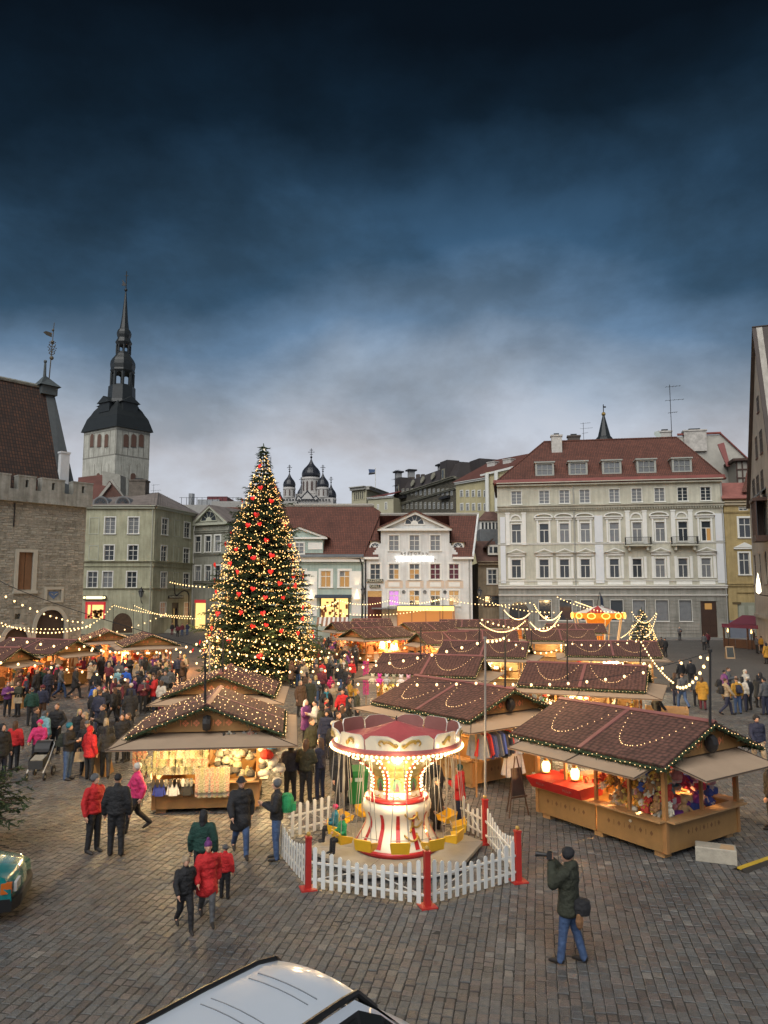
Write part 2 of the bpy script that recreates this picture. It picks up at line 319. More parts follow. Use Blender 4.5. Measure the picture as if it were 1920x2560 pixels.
# ================================================================== FACADES
class Fac:
    def __init__(s, name, label, cat, uL, dL, uR, dR, z0=0, group=None):
        a = at(uL, 1484, dL); b = at(uR, 1484, dR); s.p = Vector((a.x, a.y, 0)); s.q = Vector((b.x, b.y, 0))
        s.W = (s.q-s.p).length; s.ang = atan2(s.q.y-s.p.y, s.q.x-s.p.x)
        s.ex = (s.q-s.p).normalized(); s.n = Vector((s.ex.y, -s.ex.x, 0))
        s.t = thing(name, label, cat, (s.p.x, s.p.y, z0), s.ang, group) if name else None; s.z0 = z0
        s.holes = []; s.par = s.t; s.off = 0
    def sub(s, uL, dL, uR, dR):      # a second face of the same building
        g = Fac(None, '', '', uL, dL, uR, dR, s.z0); e = bpy.data.objects.new('side_wing', None); COL.objects.link(e)
        g.t = s.t; inv = Matrix.Translation(s.p) @ Matrix.Rotation(s.ang, 4, 'Z'); inv.invert()
        m = inv @ Matrix.Translation(g.p) @ Matrix.Rotation(g.ang, 4, 'Z'); g.M = m; bpy.data.objects.remove(e); g.par = s.t; return g
    M = None
    def put(s, name, mb, m=None, smooth=False, kind=None):
        o = mb.build(name, s.t, m, smooth) if isinstance(mb, MB) else put(name, mb, s.t)
        if s.M is not None: o.matrix_local = s.M
        if kind: o['kind'] = kind
        return o
    def L(s, u, v, yoff=0):      # picture point -> (x along the facade, height)
        r = ray(u, v); o = Vector((0, 0, CH)); pp = s.p+s.n*(-yoff)
        t = (pp-o).dot(s.n)/r.dot(s.n); h = o+r*t
        return ((h-s.p).dot(s.ex), h.z-s.z0)
    def z(s, u, v): return s.L(u, v)[1]
    def x(s, u, v=1400): return s.L(u, v)[0]
    def wall(s, poly_or_h, m, th=.4, name='wall', x0=0, x1=None, z0=0):
        x1 = s.W if x1 is None else x1; h = poly_or_h
        hs = [q for q in s.holes if q[0] < x1 and q[1] > x0]
        xs = sorted({x0, x1, *[min(max(q[i], x0), x1) for q in hs for i in (0, 1)]}); zs = sorted({z0, h, *[min(max(q[i], z0), h) for q in hs for i in (2, 3)]})
        mb = MB().use(m)
        for a, b in zip(xs, xs[1:]):
            run = None
            for c, d in zip(zs, zs[1:]):
                cx, cz = (a+b)/2, (c+d)/2
                hole = any(q[0] < cx < q[1] and q[2] < cz < q[3] for q in hs)
                if hole or b-a < 1e-4 or d-c < 1e-4:
                    if run: mb.face([(a, 0, run[0]), (b, 0, run[0]), (b, 0, run[1]), (a, 0, run[1])]); run = None
                    continue
                run = (run[0], d) if run else (c, d)
            if run: mb.face([(a, 0, run[0]), (b, 0, run[0]), (b, 0, run[1]), (a, 0, run[1])])
        for q in hs:
            a, b, c, d = q; e = .35
            mb.face([(a, 0, c), (a, 0, d), (a, e, d), (a, e, c)]); mb.face([(b, 0, c), (b, e, c), (b, e, d), (b, 0, d)])
            mb.face([(a, 0, d), (b, 0, d), (b, e, d), (a, e, d)]); mb.face([(a, 0, c), (a, e, c), (b, e, c), (b, 0, c)])
        mb.face([(x0, 0, z0), (x0, 0, h), (x0, th, h), (x0, th, z0)]); mb.face([(x1, 0, z0), (x1, th, z0), (x1, th, h), (x1, 0, h)])
        return s.put(name, mb)
    def window(s, xc, z0, z1, w, style='cross', glass=None, sur=.16, surm=None, sill=True, fr=None, name='window', lit=None, hole=True, par=None):
        """frame with surround (one part) and one pane per light; recessed in its hole"""
        h = z1-z0; fr = fr or FRAME; surm = surm or WHITE; glass = glass or GLASS; rec = .13 if hole else -.05
        if hole: s.holes.append((xc-w/2, xc+w/2, z0, z1))
        def mk():
            mb = MB().use(surm); x = w/2
            if sur > 0:
                mb.box(-x-sur, -x, -.05, .03, -.0, h); mb.box(x, x+sur, -.05, .03, 0, h); mb.box(-x-sur, x+sur, -.055, .03, h, h+sur)
            if sill: mb.box(-x-sur-.06, x+sur+.06, -.14, .04, -.11, -.002)
            mb.use(fr); b = .07
            mb.box(-x, -x+b, rec-.04, rec+.06, 0, h); mb.box(x-b, x, rec-.04, rec+.06, 0, h)
            mb.box(-x+b, x-b, rec-.04, rec+.06, 0, b); mb.box(-x+b, x-b, rec-.04, rec+.06, h-b, h)
            tz = h*.66
            if style in ('cross', 'six', 'T', 'eight'):
                mb.box(-x+b, x-b, rec-.045, rec+.05, tz-.05, tz+.05)
                mb.box(-.045, .045, rec-.042, rec+.045, b, tz-.05 if style == 'T' else h-b)
            if style == 'grid': 
                mb.box(-.05, .05, rec-.04, rec+.045, b, h-b)
            if style in ('six', 'eight'):
                mb.box(-x+b, -.045, rec-.03, rec+.03, tz*.5-.022, tz*.5+.022); mb.box(.045, x-b, rec-.03, rec+.03, tz*.5-.022, tz*.5+.022)
            if style == 'grid':
                for k in (1, 2, 3):
                    mb.box(-x+b, -.05, rec-.03, rec+.03, h*k/4-.018, h*k/4+.018); mb.box(.05, x-b, rec-.03, rec+.03, h*k/4-.018, h*k/4+.018)
            return mb.mesh(name)
        key = ('win', round(w, 2), round(h, 2), style, surm.name, fr.name, sur, sill, name, hole)
        me = cached(key, mk); o = put(name, me, s.t)
        loc = Matrix.Translation((xc, 0, z0)); o.matrix_local = (s.M @ loc) if s.M is not None else loc
        x = w/2-.07; tz = h*.66
        if style in ('cross', 'T'): cells = [(-x, -.045, .07, tz-.05), (.045, x, .07, tz-.05)]+([(-x, x, tz+.05, h-.07)] if style == 'T' else [(-x, -.045, tz+.05, h-.07), (.045, x, tz+.05, h-.07)])
        elif style == 'six': cells = [(a, b, c, d) for a, b in ((-x, -.045), (.045, x)) for c, d in ((.07, tz/2-.02), (tz/2+.02, tz-.05), (tz+.05, h-.07))]
        elif style == 'grid': cells = [(a, b, h*k/4+.018 if k else .07, h*(k+1)/4-.018 if k < 3 else h-.07) for a, b in ((-x, -.05), (.05, x)) for k in range(4)]
        else: cells = [(-x, x, .07, h-.07)]
        for i, (a, b, c, d) in enumerate(cells):
            g = glass
            if lit and (lit is True or i in lit): g = LITG
            pm = cached(('pane', round(b-a, 2), round(d-c, 2), g.name), lambda: (lambda q: q.mesh('pane'))(MB().use(g).box(-(b-a)/2, (b-a)/2, 0, .012, 0, d-c)))
            put('pane', pm, o, ((a+b)/2, rec+.012, c))
        return o
    def row(s, us, v0, v1, wpx, uref=None, **k):
        ur = uref or us[0]; z1 = s.z(ur, v0); z0 = s.z(ur, v1); out = []
        lits = k.pop('lits', {}); gl = k.pop('glasses', {})
        for i, u in enumerate(us):
            w = abs(s.x(u+wpx/2)-s.x(u-wpx/2)); kk = dict(k)
            if 'glass' not in kk or R.random() < .3: kk['glass'] = R.choice((GLASS, GLASS, GLASS3, GLASS2))
            if i in lits: kk['lit'] = lits[i]
            if i in gl: kk['glass'] = gl[i]
            out.append(s.window(s.x(u, (v0+v1)/2), z0, z1, w, **kk))
        return out, z0, z1
    def band(s, name, z, h, proud, m, x0=None, x1=None):
        mb = MB(); x0 = -.02 if x0 is None else x0; x1 = s.W+.02 if x1 is None else x1
        mb.box(x0, x1, -proud, .05, z, z+h); mb.box(x0-.04, x1+.04, -proud*1.5-.03, .04, z+h, z+h*1.35)
        return s.put(name, mb, m)
def chimney(par, x, y, z0, z1, w, d, m, name='chimney', M=None):
    mb = MB().use(m); mb.box(x-w/2, x+w/2, y-d/2, y+d/2, z0, z1); mb.box(x-w/2-.12, x+w/2+.12, y-d/2-.12, y+d/2+.12, z1, z1+.22)
    mb.use(IRON); mb.box(x-w/4, x+w/4, y-d/4, y+d/4, z1+.22, z1+.5)
    o = mb.build(name, par)
    if M is not None: o.matrix_local = M
    return o
TILE = mat_brick('red_clay_tiles', (.175, .062, .04), (.125, .046, .032), (.05, .02, .015), .24, .36, .03, .75, 1.35, .7, 0)
TILED = mat_brick('old_brown_tiles', (.095, .042, .024), (.045, .026, .02), (.018, .011, .009), .30, .46, .05, .8, 1.1, 1.0, 0)
PLAIN_RED = mat('red_metal_roof', (.19, .045, .035), .45, .3, .7)
GREYROOF = mat('weathered_metal_roof', (.20, .17, .155), .6, .45, .9, .3, 6)
def roof_planes(f, pts_list, m, name='roof', th=.18):
    mb = MB()
    for q in pts_list: mb.slab(q, th)
    return f.put(name, mb, m)
def back_block(f, m, h, depth, x0=0, x1=None, name='rear_wall'):
    x1 = f.W if x1 is None else x1; mb = MB()
    mb.box(x0+.02, x1-.02, .42, depth, 0, h-.01); return f.put(name, mb, m)
def antenna(par, x, y, z, h, s=1.0, name='antenna', M=None):
    mb = MB(); mb.tube((x, y, z), (x, y, z+h), .04*s, n=5)
    for k, (a, b) in enumerate(((.96, 1.5), (.72, 1.9), (.5, .9))):
        mb.tube((x-.3*b*s, y, z+h*a), (x+.9*b*s, y, z+h*a+.1), .025*s, n=4)
        for i in range(5): q = x-.3*b*s+i*.28*b*s; mb.tube((q, y-.35*s, z+h*a+.02*i), (q, y+.35*s, z+h*a+.02*i), .018*s, n=4)
    o = mb.build(name, par, IRON)
    if M is not None: o.matrix_local = M
    return o
# ---------------------------------------------------------------- large cream building on the right
Z5 = lambda x, y: (1180+.446*x, 980+.446*y)
CREAM = mat('cream_green_plaster', (.51, .495, .41), .85, .10, .5, .15, 8)
CREAMG = mat('grey_plaster_base', (.30, .295, .265), .85, .12, .6, .2, 10)
f = Fac('apartment_house', 'broad cream palace front with red tiled roof, five dormers and two balconies', 'building', 1247, 104, 1818, 99)
RB = f; us = lambda xs: [1180+.446*x for x in xs]
eave = f.z(*Z5(700, 505)); zc1 = f.z(*Z5(700, 640)); zs3 = f.z(*Z5(700, 850)); zs2 = f.z(*Z5(700, 1092)); zs1 = f.z(*Z5(700, 1138))
cols = [249, 405, 519, 636, 799, 927, 1056, 1184, 1314]
f.row(us([249, 405, 518, 632, 798, 924, 1052, 1181, 1311]), 980+.446*552, 980+.446*626, 26, uref=1360, style='grid', sur=.05, glass=GLASS2, glasses={7: GLASS, 8: GLASS})
_, z3a, z3b = f.row(us(cols), 980+.446*738, 980+.446*845, 24, uref=1360, style='T', glass=GLASS2, sur=.14, glasses={7: GLASS, 8: GLASS}, lits={8: [1]})
_, z2a, z2b = f.row(us(cols), 980+.446*938, 980+.446*1042, 24, uref=1360, style='T', sur=.14)
gx = [410, 525, 645, 812, 937, 1066, 1197]
_, g0, g1 = f.row(us(gx), 980+.446*1166, 980+.446*1280, 31, uref=1420, style='one', sur=.05, fr=mat('shop_frame', (.12, .12, .11), .5), sill=True, glasses={3: GLASS, 4: GLASS2, 5: GLASS2})
xa = f.x(1180+.446*257); f.holes.append((xa-1.35, xa+1.35, g0, g1-.2)); xd = f.x(*Z5(1328, 1250)); zd = f.z(*Z5(1328, 1172)); f.holes.append((xd-1.0, xd+1.0, .15, zd))
f.wall(eave, CREAM, z0=zs2); f.holes = [h for h in f.holes if h[3] < zs2]; f.wall(zs2-.001, CREAMG, name='ground_floor_wall')
# arched shop window and its panes, door
mb = MB().use(mat('shop_frame', (.12, .12, .11), .5)); r0 = 1.35
arc = [(xa+cos(a)*r0, g1-.2-r0*.0+sin(a)*0) for a in (0,)]
mb.box(xa-1.35, xa-1.25, .08, .2, g0, g1-.2); mb.box(xa+1.25, xa+1.35, .08, .2, g0, g1-.2); mb.box(xa-1.25, xa+1.25, .08, .2, g0, g0+.1); mb.box(xa-.05, xa+.05, .08, .2, g0+.1, g1-.2)
mb.use(CREAMG)
for k in range(10):   # spandrels give the opening its round head
    a0, a1 = pi*k/10, pi*(k+1)/10; zc = g1-.2-1.35
    mb.hull([(xa+1.35*cos(a0), .02, zc+1.35*sin(a0)), (xa+1.35*cos(a1), .02, zc+1.35*sin(a1)), (xa+1.36*cos(a1), .02, g1-.19), (xa+1.36*cos(a0), .02, g1-.19)], [(0, 1, 2, 3)])
    mb.slab([(xa+1.3*cos(a0), -.05, zc+1.3*sin(a0)), (xa+1.62*cos(a0), -.05, zc+1.62*sin(a0)), (xa+1.62*cos(a1), -.05, zc+1.62*sin(a1)), (xa+1.3*cos(a1), -.05, zc+1.3*sin(a1))], .1)
w_ = f.put('arched_window', mb); pb = MB().use(GLASS).box(xa-1.25, xa+1.25, .13, .15, g0+.1, g1-.2); put('pane', pb.mesh('pane'), w_)
db = MB().use(mat('dark_brown_door', (.045, .022, .014), .5, .2)); db.box(xd-1.0, xd+1.0, .12, .2, .15, zd)
for sx in (-1, 1):
    for a, b in ((.5, 1.5), (1.7, 2.9)): db.box(xd+sx*.5-.36, xd+sx*.5+.36, .07, .12, a, b)
db.use(LITG).box(xd-.45, xd+.45, .10, .118, zd-1.1, zd-.3)
f.put('door', db)
# rusticated courses of the ground floor
rb = MB()
openings = [h for h in f.holes]
zz = .6; k = 0
while zz < zs1-.5:
    xs = [0]+sorted([e for h in openings if h[2]-.1 < zz+.2 < h[3]+.1 for e in (h[0]-.12, h[1]+.12)])+[f.W]
    for a, b in zip(xs[::2], xs[1::2]):
        if b-a > .2: rb.box(a+.03, b-.03, -.045, 0.01, zz+.03, zz+.40)
    zz += .43
f.put('rusticated_course', rb, CREAMG, kind='stuff')
f.band('main_cornice', zc1-.25, .35, .4, CREAM); f.band('string_course', zs3-.06, .14, .08, WHITE); f.band('lower_cornice', zs2-.2, .3, .28, WHITE); f.band('shop_fascia', zs1-.12, .16, .14, WHITE)
f.band('sill_course', f.z(*Z5(700, 1062)), .12, .08, WHITE); f.band('eaves_board', eave-.35, .35, .45, CREAM)
dn = MB(); n = 90
for i in range(n): x = (i+.5)*f.W/n; dn.box(x-.08, x+.08, -.34, 0.01, zc1-.52, zc1-.26)
f.put('dentil_row', dn, CREAM, kind='stuff')
seg = {1, 2, 3, 4, 6, 8}
for i, c in enumerate(cols):
    x = f.x(1180+.446*c)
    mb = MB()   # third floor head
    zt = z3b+.22
    if i in seg:
        mb.box(x-1.15, x+1.15, -.14, 0.01, zt+.25, zt+.55); mb.box(x-1.3, x+1.3, -.3, .01, zt+.55, zt+.68)
        P_ = [(x+1.3*cos(pi*k/10)*1.0, zt+.68+.52*sin(pi*k/10)) for k in range(11)]; P2 = [(x+1.08*cos(pi*k/10), zt+.70+.36*sin(pi*k/10)) for k in range(11)]
        for k in range(10): mb.slab([(P_[k][0], -.3, P_[k][1]), (P_[k+1][0], -.3, P_[k+1][1]), (P2[k+1][0], -.3, P2[k+1][1]), (P2[k][0], -.3, P2[k][1])], .3)
        mb.box(x-.95, x-.72, -.12, .01, z3a, zt+.2); mb.box(x+.72, x+.95, -.12, .01, z3a, zt+.2)
    else:
        for s_ in (-1, 1): mb.box(x+s_*1.12-.28, x+s_*1.12+.28, -.16, .01, z3a-.3, zt+1.2); mb.box(x+s_*1.12-.34, x+s_*1.12+.34, -.2, .01, zt+1.2, zt+1.4)
        P_ = [(x+.82*cos(pi*k/10), zt+.35+.8*sin(pi*k/10)) for k in range(11)]; P2 = [(x+.62*cos(pi*k/10), zt+.35+.6*sin(pi*k/10)) for k in range(11)]
        for k in range(10): mb.slab([(P_[k][0], -.12, P_[k][1]), (P_[k+1][0], -.12, P_[k+1][1]), (P2[k+1][0], -.12, P2[k+1][1]), (P2[k][0], -.12, P2[k][1])], .12)
        mb.box(x-.85, x+.85, -.12, .01, zt+.15, zt+.33)
    f.put('window_hood', mb, WHITE)
    mb = MB(); zt = z2b+.2; z0_ = z2a
    for s_ in (-1, 1): mb.box(x+s_*1.0-.17, x+s_*1.0+.17, -.13, .01, z0_-.1, zt+.1)
    if i not in (5, 7):
        mb.box(x-1.2, x+1.2, -.15, .01, zt+.25, zt+.6); mb.box(x-1.35, x+1.35, -.32, .01, zt+.6, zt+.72)
        for s_ in (-1, 1):
            q = [(x+s_*1.35, -.3, zt+.72), (x, -.3, zt+1.30), (x, -.3, zt+1.14), (x+s_*1.05, -.3, zt+.72)]
            mb.slab(q if s_ < 0 else q[::-1], .3)
    mb.box(x-1.0, x+1.0, -.06, .01, z0_-.95, z0_-.3)
    f.put('window_hood', mb, WHITE)
for c, w2 in ((175, .35), (715, .55), (1405, .55)):
    x = min(max(f.x(1180+.446*c, 1400), w2), f.W-w2)
    for a, b in ((zs2+.5, zs3-.15), (zs3+.2, zc1-1.3)):
        f.put('pilaster', MB().box(x-w2, x+w2, -.12, .01, a, b), mat('pilaster_white', (.62, .64, .66), .6, .05))
for c in (932, 1192):
    x = f.x(1180+.446*c); z0_ = zs3-.42
    e = MB().use(CREAM).box(x-1.75, x+1.75, -1.0, 0, z0_-.02, z0_+.16)
    for s_ in (-1.2, 1.2): e.box(x+s_-.15, x+s_+.15, -.7, 0, z0_-.6, z0_-.02)
    b_ = f.put('balcony', e); r_ = MB()
    for k in range(23): q = x-1.65+k*.15; r_.box(q-.015, q+.015, -.96, -.93, z0_+.16, z0_+1.15)
    for k in range(6): q = -.93+k*.17; r_.box(x-1.66, x-1.63, q, q+.03, z0_+.16, z0_+1.15); r_.box(x+1.63, x+1.66, q, q+.03, z0_+.16, z0_+1.15)
    r_.box(x-1.68, x+1.68, -.98, -.93, z0_+1.15, z0_+1.2); r_.box(x-1.68, x-1.62, -.93, 0, z0_+1.15, z0_+1.2); r_.box(x+1.62, x+1.68, -.93, 0, z0_+1.15, z0_+1.2)
    r_.build('railing', b_, IRON)
def downpipe(f, x, z0, z1, m=None, r=.07):
    mb = MB(); mb.tube((x, -.16, z0), (x, -.16, z1), r, n=6); 
    for k in range(4): z = z0+(z1-z0)*(k+.5)/4; mb.box(x-.1, x+.1, -.2, 0.01, z, z+.05)
    return f.put('downpipe', mb, m or mat('zinc_pipe', (.33, .33, .31), .5, .1))
downpipe(f, f.x(*Z5(577, 900)), .3, eave); downpipe(f, f.W-.15, .2, eave)
dd = 7.0; rl = f.L(*Z5(402, 285), yoff=dd); rr = f.L(*Z5(1148, 253), yoff=dd); rz = (rl[1]+rr[1])/2; e0 = -.6
roof_planes(f, [[(-.5, e0, eave-.02), (f.W+.4, e0, eave-.02), (rr[0], dd, rz), (rl[0], dd, rz)],
                [(-.5, 14.6, eave-.02), (-.5, e0, eave-.02), (rl[0], dd, rz)],
                [(f.W+.4, e0, eave-.02), (f.W+.4, 14.6, eave-.02), (rr[0], dd, rz)]], TILE)
f.put('roof_edge_flashing', MB().slab([(-.5, e0-.03, eave+.03), (f.W+.4, e0-.03, eave+.03), (f.W+.4, e0+.42, eave+.62), (-.5, e0+.42, eave+.62)], .05), PLAIN_RED)
rc = MB()
for i in range(46): x = rl[0]+(rr[0]-rl[0])*i/46; rc.tube((x, dd, rz+.06), (x+(rr[0]-rl[0])/46+.03, dd, rz+.06), .15, .13, 6)
for P0 in ((-.5, e0, eave), (f.W+.4, e0, eave)):
    tgt = Vector((rl[0] if P0[0] < 1 else rr[0], dd, rz))
    for i in range(26): a = Vector(P0).lerp(tgt, i/26); b = Vector(P0).lerp(tgt, (i+1.1)/26); rc.tube(a, b, .14, .12, 6)
f.put('ridge_cap', rc, TILE, kind='stuff')
slope = (rz-eave)/(dd-e0)
for k, c in enumerate((408, 595, 784, 978, 1177)):
    zb = f.z(*Z5(c, 462-(c-408)*.028)); 
    y0 = e0+(zb-eave)/slope; x, zb = f.L(*Z5(c, 466-(c-408)*.028), yoff=y0); w2 = 1.15; h = 1.75
    mb = MB().use(mat('dormer_cladding', (.33, .34, .31), .6, .1))
    mb.box(x-w2-.15, x-w2+.12, y0-.1, y0+3.2, zb-.1, zb+h); mb.box(x+w2-.12, x+w2+.15, y0-.1, y0+3.2, zb-.1, zb+h); mb.box(x-w2-.3, x+w2+.3, y0-.3, y0+3.4, zb+h, zb+h+.18)
    mb.box(x-w2+.12, x+w2-.12, y0-.1, y0+.1, zb-.1, zb+.06); mb.box(x-w2+.12, x+w2-.12, y0-.1, y0+.1, zb+h-.22, zb+h)
    for q in (-.37, .37): mb.box(x+q-.04, x+q+.04, y0-.06, y0+.06, zb+.06, zb+h-.22)
    mb.box(x-w2+.12, x+w2-.12, y0-.05, y0+.05, zb+.72, zb+.78)
    d_ = f.put('dormer', mb)
    for a in (-.73, 0, .73):
        for b in (.06, .78): put('pane', cached('dpane', lambda: MB().use(GLASS2).box(-.32, .32, 0, .02, 0, .68).mesh('pane')), d_, (x+a, y0+.01, zb+b))
back_block(f, CREAM, eave, 14)
BRICKW = mat('whitewashed_brick', (.5, .48, .45), .8, .25, 3, .3, 12)
a = f.L(*Z5(474, 300), yoff=5.5); chimney(f.t, a[0], 5.5, a[1]-2, f.L(*Z5(474, 252), yoff=5.5)[1], 1.5, 1.2, BRICKW)
a = f.L(*Z5(570, 265), yoff=9); chimney(f.t, a[0], 9, rz-1.5, a[1]+.3, 1.8, 1, mat('dark_brick', (.1, .08, .07), .8))
a = f.L(*Z5(1080, 240), yoff=9); chimney(f.t, a[0], 9, rz-1.5, a[1]+.3, 1.8, 1, BRICKW)
x, z = f.L(*Z5(1120, 250), yoff=8); antenna(f.t, x, 8, rz-.3, 8.6, 1.15)
x, z = f.L(*Z5(626, 262), yoff=8); antenna(f.t, x, 8, rz-.3, 3.3, .8)
# satellite dish
x, z = f.L(*Z5(1035, 250), yoff=7.5); MBd = MB().lathe([(.05, 0), (.3, .05), (.55, .2)], 12); o = MBd.build('satellite_dish', f.t, mat('dish_grey', (.4, .45, .42), .5)); o.location = (x, 7.4, rz+.6); o.rotation_euler = (radians(70), 0, radians(20))
# ---- neighbour roofs rising right of the cream building
f2 = Fac('town_house', 'pink edged white firewall and red roof rising behind the right end of the cream palace', 'building', 1690, 118, 1870, 116)
Zx = f2; wallm = mat('pale_firewall', (.45, .43, .38), .85, .2, .8)
pL = [f2.L(*Z5(*q)) for q in ((1150, 250), (1215, 248), (1395, 238), (1550, 380), (1550, 620), (1180, 620))]
mb = MB(); mb.prism([pL[5], pL[4], pL[3], pL[2], pL[1], pL[0]], 0, 8); f2.put('wall', mb, wallm)
p0, p1, p2 = f2.L(*Z5(1395, 235)), f2.L(*Z5(1560, 385)), f2.L(*Z5(1150, 245))
roof_planes(f2, [[(p0[0], -.3, p0[1]+.1), (p0[0], 8, p0[1]+.1), (p1[0], 8, p1[1]), (p1[0], -.3, p1[1])][::-1], [(p2[0], -.3, p2[1]+.05), (p0[0], -.3, p0[1]+.05), (p0[0], -.05, p0[1]+.35), (p2[0], -.05, p2[1]+.35)]], PLAIN_RED)
c_ = f2.L(*Z5(1250, 300)); chimney(f2.t, c_[0], .2, c_[1]-1, f2.L(*Z5(1250, 222))[1], 3.4, 1.4, mat('stained_white_chimney', (.5, .47, .43), .8, .5, 1.2))
mb = MB(); q = [f2.L(*Z5(*p_)) for p_ in ((1390, 300), (1355, 310), (1405, 432), (1425, 432))]; mb.slab([(a, -2.5, b) for a, b in q], .3); f2.put('verge_board', mb, mat('pinkish_red_metal', (.28, .09, .08), .5, .2))
# half timbered attic
mb = MB().use(mat('attic_infill', (.3, .28, .24), .8)); q0 = f2.L(*Z5(1440, 555)); q1 = f2.L(*Z5(1552, 415)); mb.box(q0[0], q1[0], -5, -.1, q0[1], q1[1])
mb.use(mat('dark_timber', (.06, .03, .022), .7))
for k in range(5): x = q0[0]+(q1[0]-q0[0])*k/4; mb.box(x-.1, x+.1, -5.1, -5, q0[1], q1[1])
for k in range(4): z = q0[1]+(q1[1]-q0[1])*k/3; mb.box(q0[0]-.1, q1[0]+.1, -5.12, -5, z-.1, z+.1)
mb.box(q0[0]-.6, q1[0]+.6, -5.6, 0, q1[1], q1[1]+.35); f2.put('timber_attic', mb)
# ---------------------------------------------------------------- yellow house
Z8 = lambda x, y: (1640+.226*x, 1120+.226*y)
YEL = mat('ochre_plaster', (.42, .32, .15), .85, .15, .6, .2, 8)
f = Fac('town_house', 'narrow ochre yellow house with one pedimented window, squeezed beside the cream palace', 'building', 1820, 99, 1900, 98.6)
ev = f.z(*Z8(900, 560))
xs_ = f.x(*Z8(985, 900)); f.window(xs_, f.z(*Z8(985, 990)), f.z(*Z8(985, 775)), 1.5, 'cross', sur=.25)
xs_ = f.x(*Z8(978, 1280)); zt = f.z(*Z8(978, 1160)); f.window(xs_, f.z(*Z8(978, 1400)), zt, 1.3, 'cross', sur=.2)
f.window(f.x(*Z8(965, 670)), f.z(*Z8(965, 692)), f.z(*Z8(965, 655)), 1.1, 'cross', sur=.05, sill=False)
xd = f.x(*Z8(1000, 1800)); zd = f.z(*Z8(1000, 1600)); f.holes.append((xd-1.1, xd+1.3, .1, zd))
f.wall(ev, YEL)
mb = MB().use(WHITE); mb.box(xs_-1.3, xs_+1.5, -.2, .01, zt+.5, zt+.7); mb.slab([(xs_-1.3, -.25, zt+.72), (xs_+1.5, -.25, zt+.72), (xs_+.1, -.25, zt+1.4)], .25); f.put('window_hood', mb)
mb = MB().use(mat('green_grey_door', (.24, .25, .19), .6, .15)); mb.box(xd-1.1, xd+1.3, .15, .25, .1, zd-1.3); mb.use(YEL).box(xd-1.1, xd+1.3, .15, .25, zd-1.3, zd)
mb.use(mat('green_grey_door2', (.30, .31, .25), .6))
for s_ in (-.55, .65): mb.box(xd+s_-.35, xd+s_+.35, .1, .15, .5, zd-1.7)
f.put('door', mb); f.band('cornice', ev-.9, .4, .3, mat('buff_trim', (.40, .34, .24), .8)); f.band('string_course', f.z(*Z8(850, 720)), .15, .1, YEL); f.band('string_course', f.z(*Z8(850, 1530)), .3, .15, YEL)
f.put('plinth', MB().box(0, 2.6, -.06, .01, .1, 2.4), mat('blue_grey_plinth', (.14, .16, .2), .8)); mb = MB().box(.5, 1.6, -.03, 0, 4.5, 4.8); f.put('name_plate', mb, mat('brass_dark', (.1, .07, .03), .5))
roof_planes(f, [[(-.3, -.6, ev), (f.W, -.6, ev), (f.W, 3, ev+2.6), (-.3, 3, ev+2.6)]], mat('pink_metal_roof', (.30, .12, .10), .5, .3)); roof_planes(f, [[(2.4, -.2, ev+.9), (f.W+2, -.2, ev+.9), (f.W+2, 3, ev+4.6), (4.5, 3, ev+4.6)]], TILE, 'upper_roof'); back_block(f, YEL, ev, 8)
# ---------------------------------------------------------------- far right gabled house, seen very obliquely
f = Fac('gabled_house', 'tall white gabled house standing end on at the right edge of the square', 'building', 1886, 80, 1958, 62)
GW = mat('warm_white_plaster', (.46, .43, .385), .85, .12, .5, .2, 8)
evz = f.z(1875, 1262); apx, az_ = f.L(1890, 815)
Zr = lambda x, y: (1800+.38*x, 800+.38*y)
for (a, b, c, d, n_) in ((217, 1045, 235, 1195, 1), (243, 1020, 262, 1165, 1), (272, 985, 290, 1140, 1), (236, 765, 250, 915, 1), (264, 720, 284, 880, 1), (245, 500, 260, 610, 1), (216, 1300, 232, 1455, 1), (248, 1275, 268, 1440, 1), (221, 1545, 240, 1745, 1), (255, 1535, 272, 1740, 1), (293, 1520, 312, 1740, 1)):
    xa_, za = f.L(*Zr((a+c)/2, d)); _, zb_ = f.L(*Zr((a+c)/2, b)); x0_ = f.x(*Zr(a, (b+d)/2)); x1_ = f.x(*Zr(c, (b+d)/2))
    f.window((x0_+x1_)/2, za, zb_, max(.9, abs(x1_-x0_)*.7), 'cross', sur=.0, sill=True, fr=DARKFR, surm=mat('brown_sill', (.1, .05, .04), .6), hole=zb_ < evz)
f.wall(evz, GW)
mb = MB(); mb.prism([(0, evz), (f.W, evz), (apx, az_)], 0, .5); f.put('gable_wall', mb, GW)
roof_planes(f, [[(0, -.35, evz-.3), (apx, -.35, az_), (apx, 14, az_), (0, 14, evz-.3)], [(apx, -.35, az_), (f.W, -.35, evz-.3), (f.W, 14, evz-.3), (apx, 14, az_)]], mat('dark_verge_roof', (.06, .045, .04), .7, .3))
f.put('string_course', MB().box(0, f.W, -.15, 0, f.z(1885, 1540), f.z(1885, 1540)+.35), GW)
xb = f.x(*Zr(305, 1350)); zb0 = f.z(*Zr(305, 1460)); zb1 = f.z(*Zr(305, 1190))
mb = MB().use(mat('brown_oriel', (.07, .035, .025), .5)); mb.box(xb-1.4, xb+1.4, -1.1, 0, zb0, zb0+.5)
for k in range(5): x = xb-1.35+k*.675; mb.box(x-.08, x+.08, -1.05, -.95, zb0+.5, zb1)
